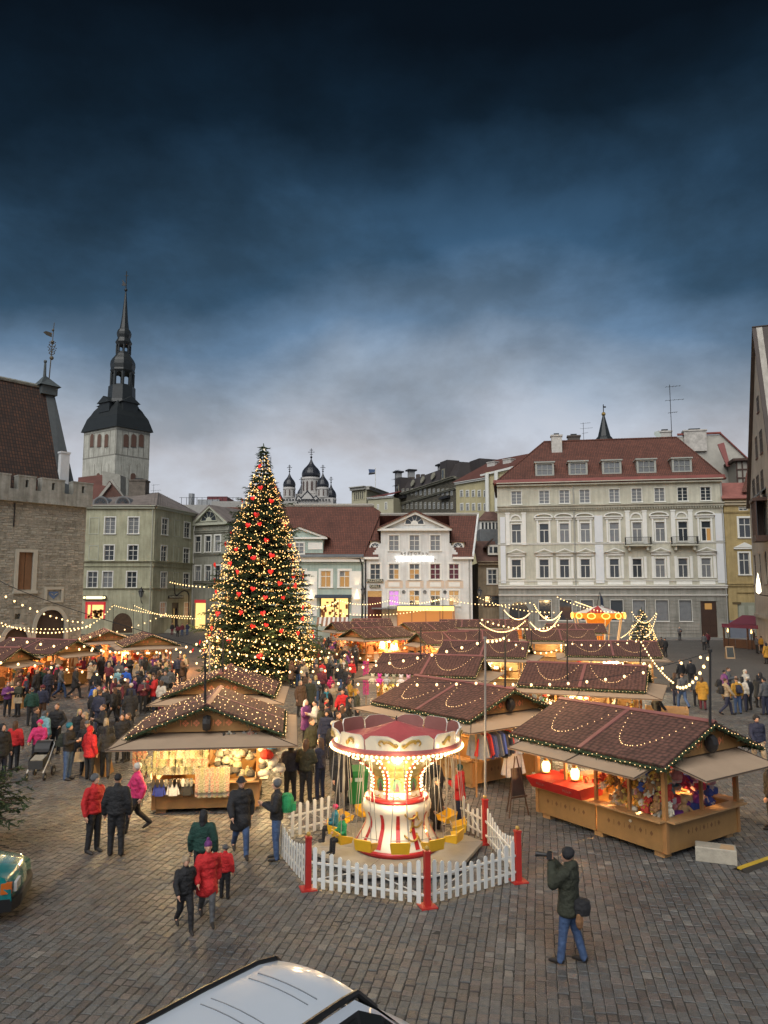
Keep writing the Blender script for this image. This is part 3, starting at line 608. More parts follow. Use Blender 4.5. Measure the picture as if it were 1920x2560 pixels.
mb.box(xb-1.4, xb-1.3, -1.0, 0, zb0+.5, zb1); mb.box(xb-1.5, xb+1.5, -1.2, 0, zb1, zb1+.3); mb.use(GLASS).box(xb-1.28, xb+1.28, -.93, -.88, zb0+.5, zb1); mb.use(ZINC).slab([(xb-1.5, -1.2, zb1+.3), (xb+1.5, -1.2, zb1+.3), (xb+1.0, 0, zb1+1.3), (xb-1.0, 0, zb1+1.3)], .1)
f.put('oriel_window', mb); back_block(f, GW, evz, 12); GF = f
# ---------------------------------------------------------------- white restaurant house
Z4 = lambda x, y: (660+.3617*x, 1080+.3617*y)
WH = mat('white_plaster', (.63, .64, .63), .85, .08, .5, .15, 8); PINKP = mat('cream_panel', (.58, .47, .37), .85, .05)
f = Fac('restaurant_house', 'white pedimented restaurant house with glowing sign and yellow lit canopy', 'building', 909, 100, 1181, 99.6); WB = f
ev = f.z(*Z4(1040, 862)); top = f.z(*Z4(1040, 680)); xl = f.x(*Z4(808, 780)); xr = f.x(*Z4(1282, 780))
R4 = lambda xs: [660+.3617*x for x in xs]
_, a0, a1 = f.row(R4([898, 1040, 1184]), 1080+.3617*714, 1080+.3617*820, 25, style='six', sur=.14, glass=GLASS2)
f.row(R4([769, 898, 1040, 1184, 1313]), 1080+.3617*912, 1080+.3617*1018, 25, style='six', sur=.2, lits={1: [3, 4], 2: [0, 1, 4]}, glasses={3: mat('reddish_glass', (.09, .02, .03), .1), 4: mat('reddish_glass', (.09, .02, .03), .1)})
_, b0, b1 = f.row(R4([898, 1040, 1184, 1313]), 1080+.3617*1096, 1080+.3617*1200, 25, style='six', sur=.2, lits={1: [1, 2, 4], 2: [2, 5], 3: [2, 5, 0]}, glasses={0: mat('lilac_lit_glass', (.3, .1, .3), .3, 0, emit=(.75, .35, .9), estr=.7)})
xd = f.x(*Z4(765, 1180)); zd = f.z(*Z4(765, 1098)); f.holes.append((xd-.95, xd+.95, .1, zd))
f.wall(ev, WH); hs = f.holes; 
f.holes = [h for h in hs if h[2] > ev-.5]; f.wall(top, WH, name='upper_wall', x0=xl, x1=xr, z0=ev+.001)
mb = MB().use(mat('red_brown_door', (.09, .015, .012), .5)); mb.box(xd-.95, xd+.95, .2, .3, .1, zd-.8); mb.use(LITG).box(xd-.95, xd+.95, .2, .3, zd-.8, zd); mb.use(mat('red_brown_door', (.09, .015, .012), .5)); mb.box(xd-.04, xd+.04, .14, .2, .1, zd-.8); f.put('door', mb)
apx = f.L(*Z4(1045, 548)); zb = f.z(*Z4(1045, 668)); xL = f.x(*Z4(785, 670)); xR = f.x(*Z4(1298, 670))
xc_ = f.x(*Z4(1040, 620)); zc = f.z(*Z4(1040, 636))
mb = MB(); mb.prism([(xL+.4, zb), (xR-.4, zb), (apx[0], apx[1]-.3)], .02, .4); f.put('pediment_wall', mb, WH)
mb = MB().use(WHITE); mb.box(xL, xR, -.5, .02, zb-.3, zb)
for s_ in (-1, 1):
    e = xL if s_ < 0 else xR; q = [(e, -.5, zb), (apx[0], -.5, apx[1]), (apx[0], -.5, apx[1]-.45), (e-s_*.9, -.5, zb)]
    mb.slab(q[::-1] if s_ < 0 else q, .52)
f.put('pediment_cornice', mb)
def fan_window(f, x, z, r, y=0.0, name='fan_window', m=None):
    mb = MB().use(m or WHITE); fr = MB()
    for k in range(8):
        a, b = pi*k/8, pi*(k+1)/8; mb.slab([(x+r*cos(a), y-.06, z+r*sin(a)), (x+(r+.16)*cos(a), y-.06, z+(r+.16)*sin(a)), (x+(r+.16)*cos(b), y-.06, z+(r+.16)*sin(b)), (x+r*cos(b), y-.06, z+r*sin(b))], .08)
    mb.box(x-r-.15, x+r+.15, y-.08, y+.02, z-.12, z)
    for k in range(1, 5): a = pi*k/5; mb.tube((x, y-.04, z), (x+r*cos(a), y-.04, z+r*sin(a)), .035, n=4)
    mb.slab([(x+.4*r*cos(pi*k/8), y-.05, z+.4*r*sin(pi*k/8)) for k in range(9)], .03)
    o = f.put(name, mb); g = MB().use(GLASS).slab([(x+r*cos(pi*k/10), y-.012, z+r*sin(pi*k/10)) for k in range(11)], .01); put('pane', g.mesh('pane'), o); return o
fan_window(f, xc_, zc, 1.25)
mb = MB().use(WH)   # curved shoulders
for s_ in (-1, 1):
    e = xl if s_ < 0 else xr
    for k in range(6): mb.box(min(e, e+s_*(1.3-.22*k)), max(e, e+s_*(1.3-.22*k)), .05, .4, ev+.002+k*.3, ev+.3+k*.3)
f.put('shoulder_wall', mb)
dd = 6.5; rlz = f.L(*Z4(1100, 575), yoff=dd)[1]; x0 = f.L(*Z4(770, 575), yoff=dd)[0]; x1 = f.L(*Z4(1472, 575), yoff=dd)[0]
roof_planes(f, [[(-.1, -.35, ev-.05), (xl-.35, -.35, ev-.05), (xl-.35, dd, rlz), (x0-1, dd, rlz)], [(xr+.35, -.35, ev-.05), (f.W+.25, -.35, ev-.05), (x1, dd, rlz), (xr+.35, dd, rlz)],
    [(x1, dd, rlz), (x1, 2*dd, ev), (0, 2*dd, ev), (x0-1, dd, rlz)],
    [(xL-.2, -.7, zb+.05), (apx[0], -.7, apx[1]+.12), (apx[0], dd+1, apx[1]+.12), (xL-.2, dd+1, zb+.05)], [(apx[0], -.7, apx[1]+.12), (xR+.2, -.7, zb+.05), (xR+.2, dd+1, zb+.05), (apx[0], dd+1, apx[1]+.12)]], TILE)
mb = MB()
for k in range(60): x = x0+(x1-x0)*k/60; mb.tube((x, dd, rlz+.1), (x+.5, dd, rlz+.1), .26, .2, 6)
f.put('mortared_ridge', mb, mat('lime_mortar_ridge', (.36, .34, .30), .8, .3, 3), kind='stuff')
for a, b, c, d in ((735, 800, 755, 850), (1298, 1385, 762, 848)):
    y0 = 1.2; p = f.L(*Z4(a, d), yoff=y0); q = f.L(*Z4(b, c), yoff=y0); xm = (p[0]+q[0])/2
    mb = MB().use(mat('buff_trim', (.40, .34, .24), .8)); mb.box(p[0], q[0], y0, y0+3, p[1]-.6, q[1]); mb.use(TILE).box(p[0]-.2, q[0]+.2, y0-.2, y0+3.2, q[1], q[1]+.15); f.put('dormer', mb); fan_window(f, xm, p[1]+1.0, .62, y0)
sw = MB().use(WH); sw.box(f.W-.4, f.W, .42, 13, 0, ev); sw.slab([(f.W+.02, 0, ev), (f.W+.02, 13, ev), (f.W+.02, dd, rlz)], .3); f.put('end_wall', sw)
mb = MB(); mb.slab([(f.W+.27, -.3, ev-.1), (f.W+.27, -.3, ev+.3), (x1+.3, dd, rlz+.35), (x1+.3, dd, rlz-.1)][::-1], .25); f.put('verge', mb, WH)
back_block(f, WH, ev-.02, 12)
f.put('eaves_cornice', MB().box(-.1, xl-.3, -.4, .02, ev-.35, ev-.05).box(xr+.4, f.W+.2, -.4, .02, ev-.35, ev-.05), WHITE)
for c in (898, 1040, 1184, 1313):
    x = f.x(660+.3617*c); z0_ = f.z(*Z4(1040, 1072)); z1_ = f.z(*Z4(1040, 1036)); mb = MB().use(PINKP).box(x-1.2, x+1.2, -.03, .01, z0_-.15, z1_+.15); mb.use(WHITE).box(x-.75, x+.75, -.06, -.03, z0_+.05, z1_-.05); f.put('apron_panel', mb)
for c in (965, 1110, 1248):
    x = f.x(660+.3617*c); z = f.z(*Z4(c, 1106)); o = MB().lathe([(.18, 0), (.2, .06), (.26, .06), (.26, 0)], 14).build('wall_roundel', f.t, ZINC); o.rotation_euler = (pi/2, 0, 0); o.location = (x, 0, z)
for a, b, z in ((.1, 2.3, 0),): pass
downpipe(f, .25, .2, ev-.3, IRON, .09); downpipe(f, f.W-.4, .2, ev-.3)
# lettering on the facade
def sign_text(f, name, txt, u, v, size, m, y=-.06, dep=.02, sp=1.0, parent=None):
    x, z = f.L(u, v); o = put(name, text_mesh(txt, size, m, dep, sp), parent or f.t); M_ = Matrix.Translation((x, y, z)) @ Matrix.Rotation(pi/2, 4, 'X')
    o.matrix_local = (f.M @ M_) if f.M is not None else M_; return o
sign_text(f, 'wall_lettering', 'RESTORAN', *Z4(1040, 841), .5, mat('grey_letters', (.12, .11, .1), .6), sp=1.7)
SIGNW = mat('neon_white', (1, 1, 1), .4, 0, emit=(1, .98, .93), estr=3.2)
t_ = thing('neon_sign', 'white glowing restaurant lettering on the facade below the middle upper window', 'sign'); t_.parent = None
x, z = f.L(*Z4(1045, 880)); mw = Matrix.Translation(f.p) @ Matrix.Rotation(f.ang, 4, 'Z'); t_.matrix_world = mw @ Matrix.Translation((x, -.1, z))
for txt, dx, w_ in (('TROIKA', -1.45, 0), ('RESTORAN', 1.25, 0)):
    o = put('lettering', text_mesh(txt, .95, SIGNW, .06, 1.02), t_, sc=(.6, 1, 1)); o.rotation_euler = (pi/2, 0, 0); o.location = (dx-.2, -.08, 0)
put('rail', MB().box(-2.8, 2.8, -.04, 0, -.03, .03).mesh('rail'), t_).data.materials.append(ZINC)
def wall_sign(f, label, txt, u, v, wpx, hpx, size, tm, bm, y=-.2, name='shop_sign', cat='sign'):
    x, z = f.L(u, v); w_ = abs(f.x(u+wpx/2, v)-f.x(u-wpx/2, v)); h = abs(f.z(u, v-hpx/2)-f.z(u, v+hpx/2))
    g = thing(name, label, cat); M_ = Matrix.Translation(f.p) @ Matrix.Rotation(f.ang, 4, 'Z') @ Matrix.Translation((x, y, z)); g.matrix_world = M_
    put('board', MB().use(bm).box(-w_/2, w_/2, 0, .1, -h/2, h/2).mesh('board'), g)
    for s_ in (-1, 1): put('bracket', MB().use(IRON).box(s_*w_*.4-.03, s_*w_*.4+.03, .1, -y, -.03, .03).mesh('bracket'), g)
    if txt: o = put('lettering', text_mesh(txt, size, tm, .01), g, (0, -.012, 0)); o.rotation_euler = (pi/2, 0, 0)
    return g
DKS = mat('dark_green_sign', (.03, .035, .025), .5); PALE = mat('pale_letters', (.55, .52, .40), .6)
wall_sign(f, 'dark sign reading PIZZERIA between two floors of the white house', 'PIZZERIA', *Z4(768, 1028), 41, 8.5, .52, PALE, DKS)
wall_sign(f, 'small dark sign reading GRILL under the pizzeria sign', 'GRILL', *Z4(767, 1066), 27, 7.5, .5, PALE, DKS)
# glowing canopy of the restaurant entrance
g = thing('lit_canopy', 'long canopy with glowing yellow front over the white house entrance', 'canopy'); x0, z0_ = f.L(*Z4(925, 1232)); x1, z1_ = f.L(*Z4(1302, 1203)); g.matrix_world = mw @ Matrix.Translation((x0, 0, z0_))
W_ = x1-x0; put('light_band', MB().use(mat('yellow_light_band', (1, .7, .2), .5, 0, emit=(1, .68, .16), estr=1.9)).box(0, W_, -3.2, -3.0, 0, z1_-z0_).mesh('light_band'), g)
put('canopy_roof', MB().use(ZINC).box(-.1, W_+.1, -3.25, 0, z1_-z0_+.01, z1_-z0_+.12).box(-3.4, -.15, -2.6, 0, .2, .35).mesh('canopy_roof'), g)
for k in range(5): put('post', MB().use(mat('orange_timber', (.36, .15, .05), .6)).box(W_*k/4-.08, W_*k/4+.08, -3.1, -2.95, -z0_, -.01).mesh('post'), g)
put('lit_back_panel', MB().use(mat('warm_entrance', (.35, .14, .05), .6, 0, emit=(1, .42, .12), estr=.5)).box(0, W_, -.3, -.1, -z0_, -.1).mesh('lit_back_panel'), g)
# ---------------------------------------------------------------- mint green house
MINT = mat('mint_plaster', (.36, .45, .41), .85, .08, .5, .15, 8)
f = Fac('mint_house', 'mint green house with white pilasters, pediment dormer and glowing shop window right of the tree', 'building', 650, 100.3, 909, 100.05); MH = f
ev = f.z(*Z4(500, 862))
f.row(R4([247, 427, 557]), 1080+.3617*960, 1080+.3617*1073, 25, uref=660+.3617*427, style='cross', sur=.3, lits={1: [0, 1, 2, 3], 2: [0, 1, 3]})
sx0, sz1 = f.L(*Z4(385, 1150)); sx1, sz0 = f.L(*Z4(590, 1290)); f.holes.append((sx0, sx1, sz0, sz1)); f.wall(ev, MINT)
mb = MB().use(SHOPLIT).box(sx0, sx1, .3, .32, sz0, sz1)
mb.use(mat('warm_dark_goods', (.25, .08, .02), .7)); 
for k in range(26): x = sx0+.3+R.random()*(sx1-sx0-.6); z = sz0+R.random()*(sz1-sz0-.5); mb.box(x-.15, x+.15, .12, .26, z, z+R.uniform(.2, .6))
mb.use(DARKFR); mb.box(sx0, sx0+.2, .0, .12, sz0, sz1); mb.box(sx1-.2, sx1, .0, .12, sz0, sz1); mb.box((sx0+sx1)/2-.06, (sx0+sx1)/2+.06, 0, .12, sz0, sz1)
f.put('shop_window', mb)
mb = MB().use(mat('navy_awning', (.03, .04, .06), .7)).slab([(sx0-.6, -1.2, sz1+.1), (sx1+.3, -1.2, sz1+.1), (sx1+.3, 0, sz1+.5), (sx0-.6, 0, sz1+.5)], .06); f.put('awning', mb)
mb = MB(); n = 14; m1 = mat('awning_white', (.62, .6, .55), .8); m2 = mat('awning_brown', (.25, .13, .08), .8)
g = thing('striped_awning', 'brown and white striped awning in front of the glowing shop window', 'awning'); g.matrix_world = Matrix.Translation(f.p) @ Matrix.Rotation(f.ang, 4, 'Z') @ Matrix.Translation((sx0, -2.5, 0)); za_ = f.z(*Z4(480, 1275)); W_ = sx1-sx0
for k in range(n):
    q = MB().use(m1 if k % 2 else m2); q.slab([(W_*k/n, -1.6, za_-1.1), (W_*(k+1)/n, -1.6, za_-1.1), (W_*(k+1)/n, 0, za_), (W_*k/n, 0, za_)], .03); put('stripe', q.mesh('stripe'), g)
for k in (0, 1): put('post', MB().use(IRON).box(W_*k-.05, W_*k+.05, -1.55, -1.45, 0, za_-1.1).box(W_*k-.05, W_*k+.05, -.05, .05, 0, za_-.1).mesh('post'), g)
SC = mat('sconce_glow', (1, .8, .5), .5, 0, emit=(1, .80, .5), estr=1.9)
for c in (331, 645):
    x = f.x(660+.3617*c); a, b = f.z(*Z4(c, 1272)), f.z(*Z4(c, 962)); f.put('pilaster', MB().box(x-.75, x+.75, -.08, .01, a, b), WHITE)
    z = f.z(*Z4(c, 1135)); f.put('wall_lamp', MB().use(SC).lathe([(.05, z+.9), (.16, z+.45), (.38, z-.35)], 10, (x, -.35)), smooth=True)
    l = bpy.data.lights.new('wall_lamp_light', 'SPOT'); lo = bpy.data.objects.new('wall_lamp_light', l); COL.objects.link(lo); lo.parent = f.t; lo.location = (x, -.55, z+.6); lo.rotation_euler = (radians(172), 0, 0); l.spot_size = radians(50); l.spot_blend = .8; l.energy = 70; l.color = (1, .72, .38); l.shadow_soft_size = .1
f.band('cornice', ev-.7, .5, .4, WHITE); f.band('string_course', f.z(*Z4(500, 915)), .14, .1, MINT)
dd = 7.5; rlz = f.L(*Z4(400, 512), yoff=dd)[1]; xr_ = f.L(*Z4(748, 512), yoff=dd)[0]; xl_ = f.L(632, 1268, yoff=dd)[0]
roof_planes(f, [[(xl_, -.4, ev+.1), (f.W, -.4, ev+.1), (xr_+1.3, dd*.86, rlz-1.0), (xr_, dd, rlz), (xl_, dd, rlz)], [(f.W, 2*dd, ev), (xl_, 2*dd, ev), (xl_, dd, rlz), (xr_, dd, rlz)]], TILE)
f.put('grey_lower_roof', MB().slab([(0, -.75, ev-.05), (f.W, -.75, ev-.05), (f.W, .5, ev+.75), (0, .5, ev+.75)], .08), ZINC)
mb = MB()
for k in range(80): x = xl_+(xr_-xl_)*k/80; mb.tube((x, dd, rlz+.1), (x+.5, dd, rlz+.1), .28, .2, 6)
f.put('mortared_ridge', mb, mat('lime_mortar_ridge', (.36, .34, .30), .8, .3, 3), kind='stuff')
x0, zb = f.L(*Z4(95, 728)); x1 = f.x(*Z4(440, 728)); xm, zt = f.L(*Z4(245, 655)); zw = f.z(*Z4(300, 838))
mb = MB().use(MINT).box(x0+.4, x1-.6, -.1, 4, zw, zb-.02); mb.prism([(x0+.3, zb), (x1-.3, zb), (xm, zt-.2)], -.1, 4); f.put('attic_wall', mb)
mb = MB().use(WHITE); mb.box(x0, x1, -.45, -.1, zb-.25, zb); mb.slab([(x0, -.45, zb), (xm, -.45, zt), (xm, -.45, zt-.32), (x0+.8, -.45, zb)][::-1], .35); mb.slab([(x1, -.45, zb), (xm, -.45, zt), (xm, -.45, zt-.32), (x1-.8, -.45, zb)], .35)
px0 = f.x(*Z4(305, 790)); px1 = f.x(*Z4(405, 790)); mb.box(px0, px1, -.14, -.1, f.z(*Z4(350, 812)), f.z(*Z4(350, 764))); f.put('attic_trim', mb)
roof_planes(f, [[(x0-.2, -.6, zb+.03), (xm, -.6, zt+.08), (xm, 6, zt+.08), (x0-.2, 6, zb+.03)], [(xm, -.6, zt+.08), (x1+.2, -.6, zb+.03), (x1+.2, 6, zb+.03), (xm, 6, zt+.08)]], TILE, 'attic_roof', .08)
f.window(f.x(*Z4(244, 800)), f.z(*Z4(244, 842)), f.z(*Z4(244, 766)), 1.3, 'six', sur=.12, glass=GLASS2, hole=False)
for o_ in [o_ for o_ in f.t.children if o_.name.startswith('window')][-1:]: o_.location.y = -.12
y0 = 2.0; x, z = f.L(*Z4(560, 822), yoff=y0); mb = MB().use(mat('eyebrow_wall', (.3, .25, .2), .8))
prev = None
for k in range(13):
    a = pi*k/12; p_ = (x+1.7*cos(a), z+1.15*sin(a))
    if prev: mb.slab([(prev[0], y0, prev[1]), (p_[0], y0, p_[1]), (p_[0], y0+3.5, p_[1]+.1), (prev[0], y0+3.5, prev[1]+.1)], .1)
    prev = p_
mb.slab([(x+1.65*cos(pi*k/12), y0+.1, z+1.1*sin(pi*k/12)) for k in range(13)], .1); f.put('eyebrow_dormer', mb); fan_window(f, x, z+.05, .9, y0+.08, m=ZINC)
back_block(f, MINT, ev, 14); mb = MB(); 
mb.path([(f.W-2.6, -.5, ev-.1), (f.W-.5, -.5, ev-.25), (f.W-.2, -.3, ev-1.2), (f.W-.2, -.25, .3)], .1, 6); f.put('downpipe', mb, IRON)
# ---------------------------------------------------------------- tan house between white and cream houses
f = Fac('town_house', 'small tan house with tiled attic wedged between the white restaurant house and the cream palace', 'building', 1196, 106, 1250, 106)
TAN = mat('tan_plaster', (.30, .24, .165), .85, .15, .7, .2, 8)
ev = f.z(*Z4(1550, 905)); x = f.x(*Z4(1578, 1000)); w_ = 1.3
f.window(f.x(*Z4(1578, 1000)), f.z(*Z4(1578, 1050)), f.z(*Z4(1578, 950)), 1.25, 'six', sur=.2)
f.window(f.x(*Z4(1578, 1160)), f.z(*Z4(1578, 1200)), f.z(*Z4(1578, 1132)), 2.2, 'cross', sur=.05, fr=DARKFR, surm=mat('brown_sill', (.1, .05, .04), .6))
f.wall(ev, TAN); f.band('cornice', ev-.3, .4, .4, TAN); back_block(f, TAN, ev, 8)
zr = f.z(*Z4(1550, 740)); roof_planes(f, [[(-.2, -.5, ev+.1), (f.W, -.5, ev+.1), (f.W, 4, zr), (-.2, 4, zr)]], mat('snow_streaked_tiles', (.13, .07, .055), .8, .5, 1.2, .5, 8))
p = f.L(*Z4(1548, 850), yoff=.5); q = f.L(*Z4(1618, 780), yoff=.5); mb = MB().use(FRAME).box(p[0], q[0], .4, 3, p[1], q[1]); d_ = f.put('dormer', mb)
for k in (0, 1): put('pane', MB().use(GLASS).box(p[0]+.2+k*(q[0]-p[0]-.2)/2, p[0]+.0+(k+1)*(q[0]-p[0]-.0)/2-.12, .37, .4, p[1]+.3, q[1]-.3).mesh('pane'), d_)
mb = MB().use(TILED); mb.slab([(p[0]-.5, .0, q[1]-.4), ((p[0]+q[0])/2, .0, q[1]+.9), ((p[0]+q[0])/2, 3, q[1]+.9), (p[0]-.5, 3, q[1]-.4)], .1); f.put('dormer_roof', mb)
# glazed turret above it
p = f.L(*Z4(1492, 725), yoff=8); q = f.L(*Z4(1640, 612), yoff=8); a = f.L(*Z4(1568, 540), yoff=8)
mb = MB().use(WHITE).box(p[0], q[0]+1, 8, 12, p[1]+1.2, q[1]); mb.use(GLASS)
for k in range(6): x = p[0]+.3+k*(q[0]-p[0])/6; mb.box(x, x+(q[0]-p[0])/6-.25, 7.94, 8, q[1]-1.5, q[1]-.3)
mb.use(ZINC).box(p[0], q[0]+1, 7.9, 12, p[1]-3, p[1]+1.2); mb.use(mat('snow_streaked_tiles', (.13, .07, .055), .8, .5)).hull([(p[0]-.3, 7.7, q[1]), (q[0]+1, 7.7, q[1]), (q[0]+1, 12, q[1]), (p[0]-.3, 12, q[1]), (a[0]-.6, 10, a[1]), (a[0]+.8, 10, a[1])], [(0, 1, 5, 4), (1, 2, 5), (2, 3, 4, 5), (3, 0, 4)])
f.put('glazed_turret', mb)
# ---------------------------------------------------------------- greenish corner house at left
Z2 = lambda x, y: (.3134*x, 1180+.3134*y)
GRN = mat('pale_green_plaster', (.44, .435, .31), .85, .14, .4, .2, 6)
f = Fac('corner_house', 'pale yellow green corner house with grey sheet roof and lit shop, left of the tree', 'building', 206, 110, 381, 110); GH = f
g2 = f.sub(381, 110, 480, 121)
R2 = lambda xs: [.3134*x for x in xs]
ev = f.z(*Z2(900, 272))
for F_, rows in ((f, (([878, 1065], 362, 492, 82, 'grid', GLASS2), ([870, 1060], 585, 705, 76, 'six', GLASS), ([737, 858, 1050], 795, 922, 76, 'six', GLASS))), (g2, (([1315, 1493], 372, 500, 46, 'six', GLASS), ([1307, 1487], 590, 715, 46, 'six', GLASS), ([1306, 1486], 800, 925, 46, 'six', GLASS)))):
    for xs, a, b, w_, st, gl in rows: F_.row(R2(xs), 1180+.3134*a, 1180+.3134*b, .3134*w_, style=st, sur=.14, glass=gl)
s0 = f.L(*Z2(678, 1170)); s1 = f.L(*Z2(842, 1038)); f.holes.append((max(.2, s0[0]), s1[0], s0[1], s1[1]))
a0, a1 = f.L(*Z2(893, 1235)), f.L(*Z2(1062, 1125))
dz = g2.L(*Z2(1393, 1232)); dt = g2.L(*Z2(1393, 1042)); g2.holes.append((dz[0]-.95, dz[0]+.95, .6, dt[1]))
for c in (1298, 1487): q = g2.L(*Z2(c, 1155)); t = g2.L(*Z2(c, 1042)); g2.window(q[0], q[1], t[1], 1.5, 'six', sur=.12, glass=mat('rosy_curtain_glass', (.4, .25, .17), .3, 0, emit=(.9, .5, .3), estr=.12))
f.wall(ev, GRN); g2.wall(ev, GRN)
for F_ in (f, g2):
    for yy, h, p_ in ((720, .16, .18), (757, .10, .08), (935, .14, .12)): F_.band('string_course', F_.z(*Z2(1000 if F_ is f else 1260, yy)), h, p_, GRN)
    F_.band('eaves_cornice', ev-.4, .35, .35, mat('pale_cornice', (.40, .41, .33), .8))
for F_, q in ((f, ((708, 795, 360, 497), (705, 790, 583, 700))), (g2, ((1387, 1437, 385, 515), (1380, 1430, 590, 712), (1378, 1425, 800, 925)))):
    for a, b, c, d in q:
        p0 = F_.L(*Z2(a, d)); p1 = F_.L(*Z2(b, c)); mb = MB(); mb.box(p0[0], p1[0], -.04, .01, p0[1], p0[1]+.12); mb.box(p0[0], p1[0], -.04, .01, p1[1]-.12, p1[1]); mb.box(p0[0], p0[0]+.12, -.04, .01, p0[1]+.12, p1[1]-.12); mb.box(p1[0]-.12, p1[0], -.04, .01, p0[1]+.12, p1[1]-.12); F_.put('blind_window', mb, mat('pale_cornice', (.40, .41, .33), .8))
# roof: low pitched sheet metal
A = Vector((0, -.4, ev)); Mi = Matrix.Translation(f.p) @ Matrix.Rotation(f.ang, 4, 'Z'); Mi.invert()
def loc_(v): return Mi @ v
c0 = loc_(Vector((f.p.x, f.p.y-.4, ev))); c1 = loc_(Vector((g2.p.x+.3, g2.p.y-.5, ev))); c2 = loc_(Vector((g2.q.x+.4, g2.q.y-.2, ev)))
ap = loc_(at(396, 1231, 119)); a2 = loc_(at(465, 1266, 128)); a3 = loc_(at(215, 1262, 119)); mb = MB()
mb.slab([c0, c1, ap, a3+Vector((0, 0, .8))], .1); mb.slab([c1, c2, a2, ap], .1); mb.slab([c2, c2+Vector((0, 14, 0)), a2], .1); mb.slab([a3+Vector((0, 0, .8)), ap, a2, c2+Vector((0, 14, 0)), c0+Vector((0, 18, 0))], .1)
f.put('roof', mb, GREYROOF)
sm = MB()
for k in range(24): a = c0.lerp(c1, k/24); b = (a3+Vector((0, 0, .8))).lerp(ap, k/24); sm.tube(a+Vector((0, 0, .06)), b+Vector((0, 0, .06)), .035, n=4)
for k in range(16): a = c1.lerp(c2, k/16); b = ap.lerp(a2, k/16); sm.tube(a+Vector((0, 0, .06)), b+Vector((0, 0, .06)), .035, n=4)
f.put('standing_seam', sm, GREYROOF, kind='stuff')
for xx in (812, 988):
    x, z = f.L(*Z2(xx, 262), yoff=1.5); mb = MB().use(ZINC)
    mb.hull([(x+1.2*cos(pi*k/10), y, ev+.3+1.35*sin(pi*k/10)) for y in (1.0, 4) for k in range(11)], [(k, k+1, k+12, k+11) for k in range(10)]+[tuple(range(11))]); f.put('barrel_dormer', mb)
    fan_window(f, x, ev+.5, .8, .98, m=DARKFR)
x, z = f.L(*Z2(1108, 200), yoff=8); chimney(f.t, x, 8, ev, f.L(*Z2(1108, 78), yoff=8)[1], 2.6, 2, mat('sooty_brick', (.14, .12, .10), .9, .5, 1.5, .5, 6))
x, z = f.L(*Z2(1225, 160), yoff=10); antenna(f.t, x, 10, ev+1, f.L(*Z2(1225, 98), yoff=10)[1]-ev-1, .7)
mb = MB().use(GRN).hull([loc_(Vector(p)) for p in ((f.p.x, f.p.y+.4, 0), (g2.p.x, g2.p.y+.45, 0), (g2.q.x-.3, g2.q.y+.45, 0), (g2.q.x-8, g2.q.y+14, 0), (f.p.x, f.p.y+16, 0), (f.p.x, f.p.y+.4, ev), (g2.p.x, g2.p.y+.45, ev), (g2.q.x-.3, g2.q.y+.45, ev), (g2.q.x-8, g2.q.y+14, ev), (f.p.x, f.p.y+16, ev))], [(0, 1, 6, 5), (1, 2, 7, 6), (2, 3, 8, 7), (3, 4, 9, 8), (4, 0, 5, 9)]); f.put('rear_wall', mb)
downpipe(f, f.W-.3, .3, ev, mat('cream_pipe', (.4, .4, .33), .6)); downpipe(g2, g2.W-.3, .3, ev, mat('cream_pipe', (.4, .4, .33), .6))
# shop front, sign, door, arch
x0, x1, z0_, z1_ = max(.2, s0[0]), s1[0], s0[1], s1[1]
RS = mat('red_shop_frame', (.4, .02, .03), .5, 0, emit=(1, .08, .08), estr=.35)
mb = MB().use(RS); mb.box(x0, x0+.25, -.08, .2, z0_, z1_); mb.box(x1-.25, x1, -.08, .2, z0_, z1_); mb.box(x0, x1, -.08, .2, z1_-.4, z1_+.05); mb.box((x0+x1)/2-.7, (x0+x1)/2-.55, 0, .2, z0_, z1_-.4)
mb.use(SHOPLIT).box(x0+.25, x1-.25, .25, .3, z0_, z1_-.4); mb.use(mat('warm_dark_goods', (.25, .08, .02), .7))
for k in range(30): x = x0+.4+R.random()*(x1-x0-.9); z = z0_+R.random()*(z1_-z0_-1.4); mb.box(x-.15, x+.15, .1, .22, z, z+R.uniform(.15, .5))
f.put('shop_window', mb)
g = thing('shop_sign', 'long rounded shop sign glowing cream above the red framed shop at left', 'sign'); p0 = f.L(*Z2(672, 1018)); p1 = f.L(*Z2(845, 985)); g.matrix_world = Matrix.Translation(f.p) @ Matrix.Rotation(f.ang, 4, 'Z') @ Matrix.Translation(((p0[0]+p1[0])/2, -.25, (p0[1]+p1[1])/2)); W_ = (p1[0]-p0[0])/2; h = (p1[1]-p0[1])/2
put('frame', MB().use(DARKFR).slab([(W_*s_+h*.6*sin(a)*s_, -.05, -h*cos(a)*1.0) for s_, a in ((1, 0), (1, pi/3), (1, 2*pi/3), (1, pi), (-1, pi), (-1, 2*pi/3), (-1, pi/3), (-1, 0))], .25).mesh('frame'), g)
CG = mat('cream_sign_light', (1, .9, .5), .5, 0, emit=(1, .87, .42), estr=1.7)
put('light_panel', MB().use(CG).box(-W_*.78, W_*.78, -.1, -.06, -h*.7, h*.7).mesh('light_panel'), g)
for s_ in (-1, 1): put('round_light', MB().use(CG).slab([(s_*W_*.93+h*.55*cos(2*pi*k/12), -.1, h*.6*sin(2*pi*k/12)) for k in range(12)], .04).mesh('round_light'), g)
mb = MB().use(DARKFR); mb.box(dz[0]-.95, dz[0]-.75, .0, .3, .6, dt[1]); mb.box(dz[0]+.75, dz[0]+.95, .0, .3, .6, dt[1]); mb.box(dz[0]-.75, dz[0]+.75, .1, .3, dt[1]-.9, dt[1]); mb.use(GLASS).box(dz[0]-.75, dz[0]+.75, .2, .25, .6, dt[1]-.9); g2.put('door', mb)
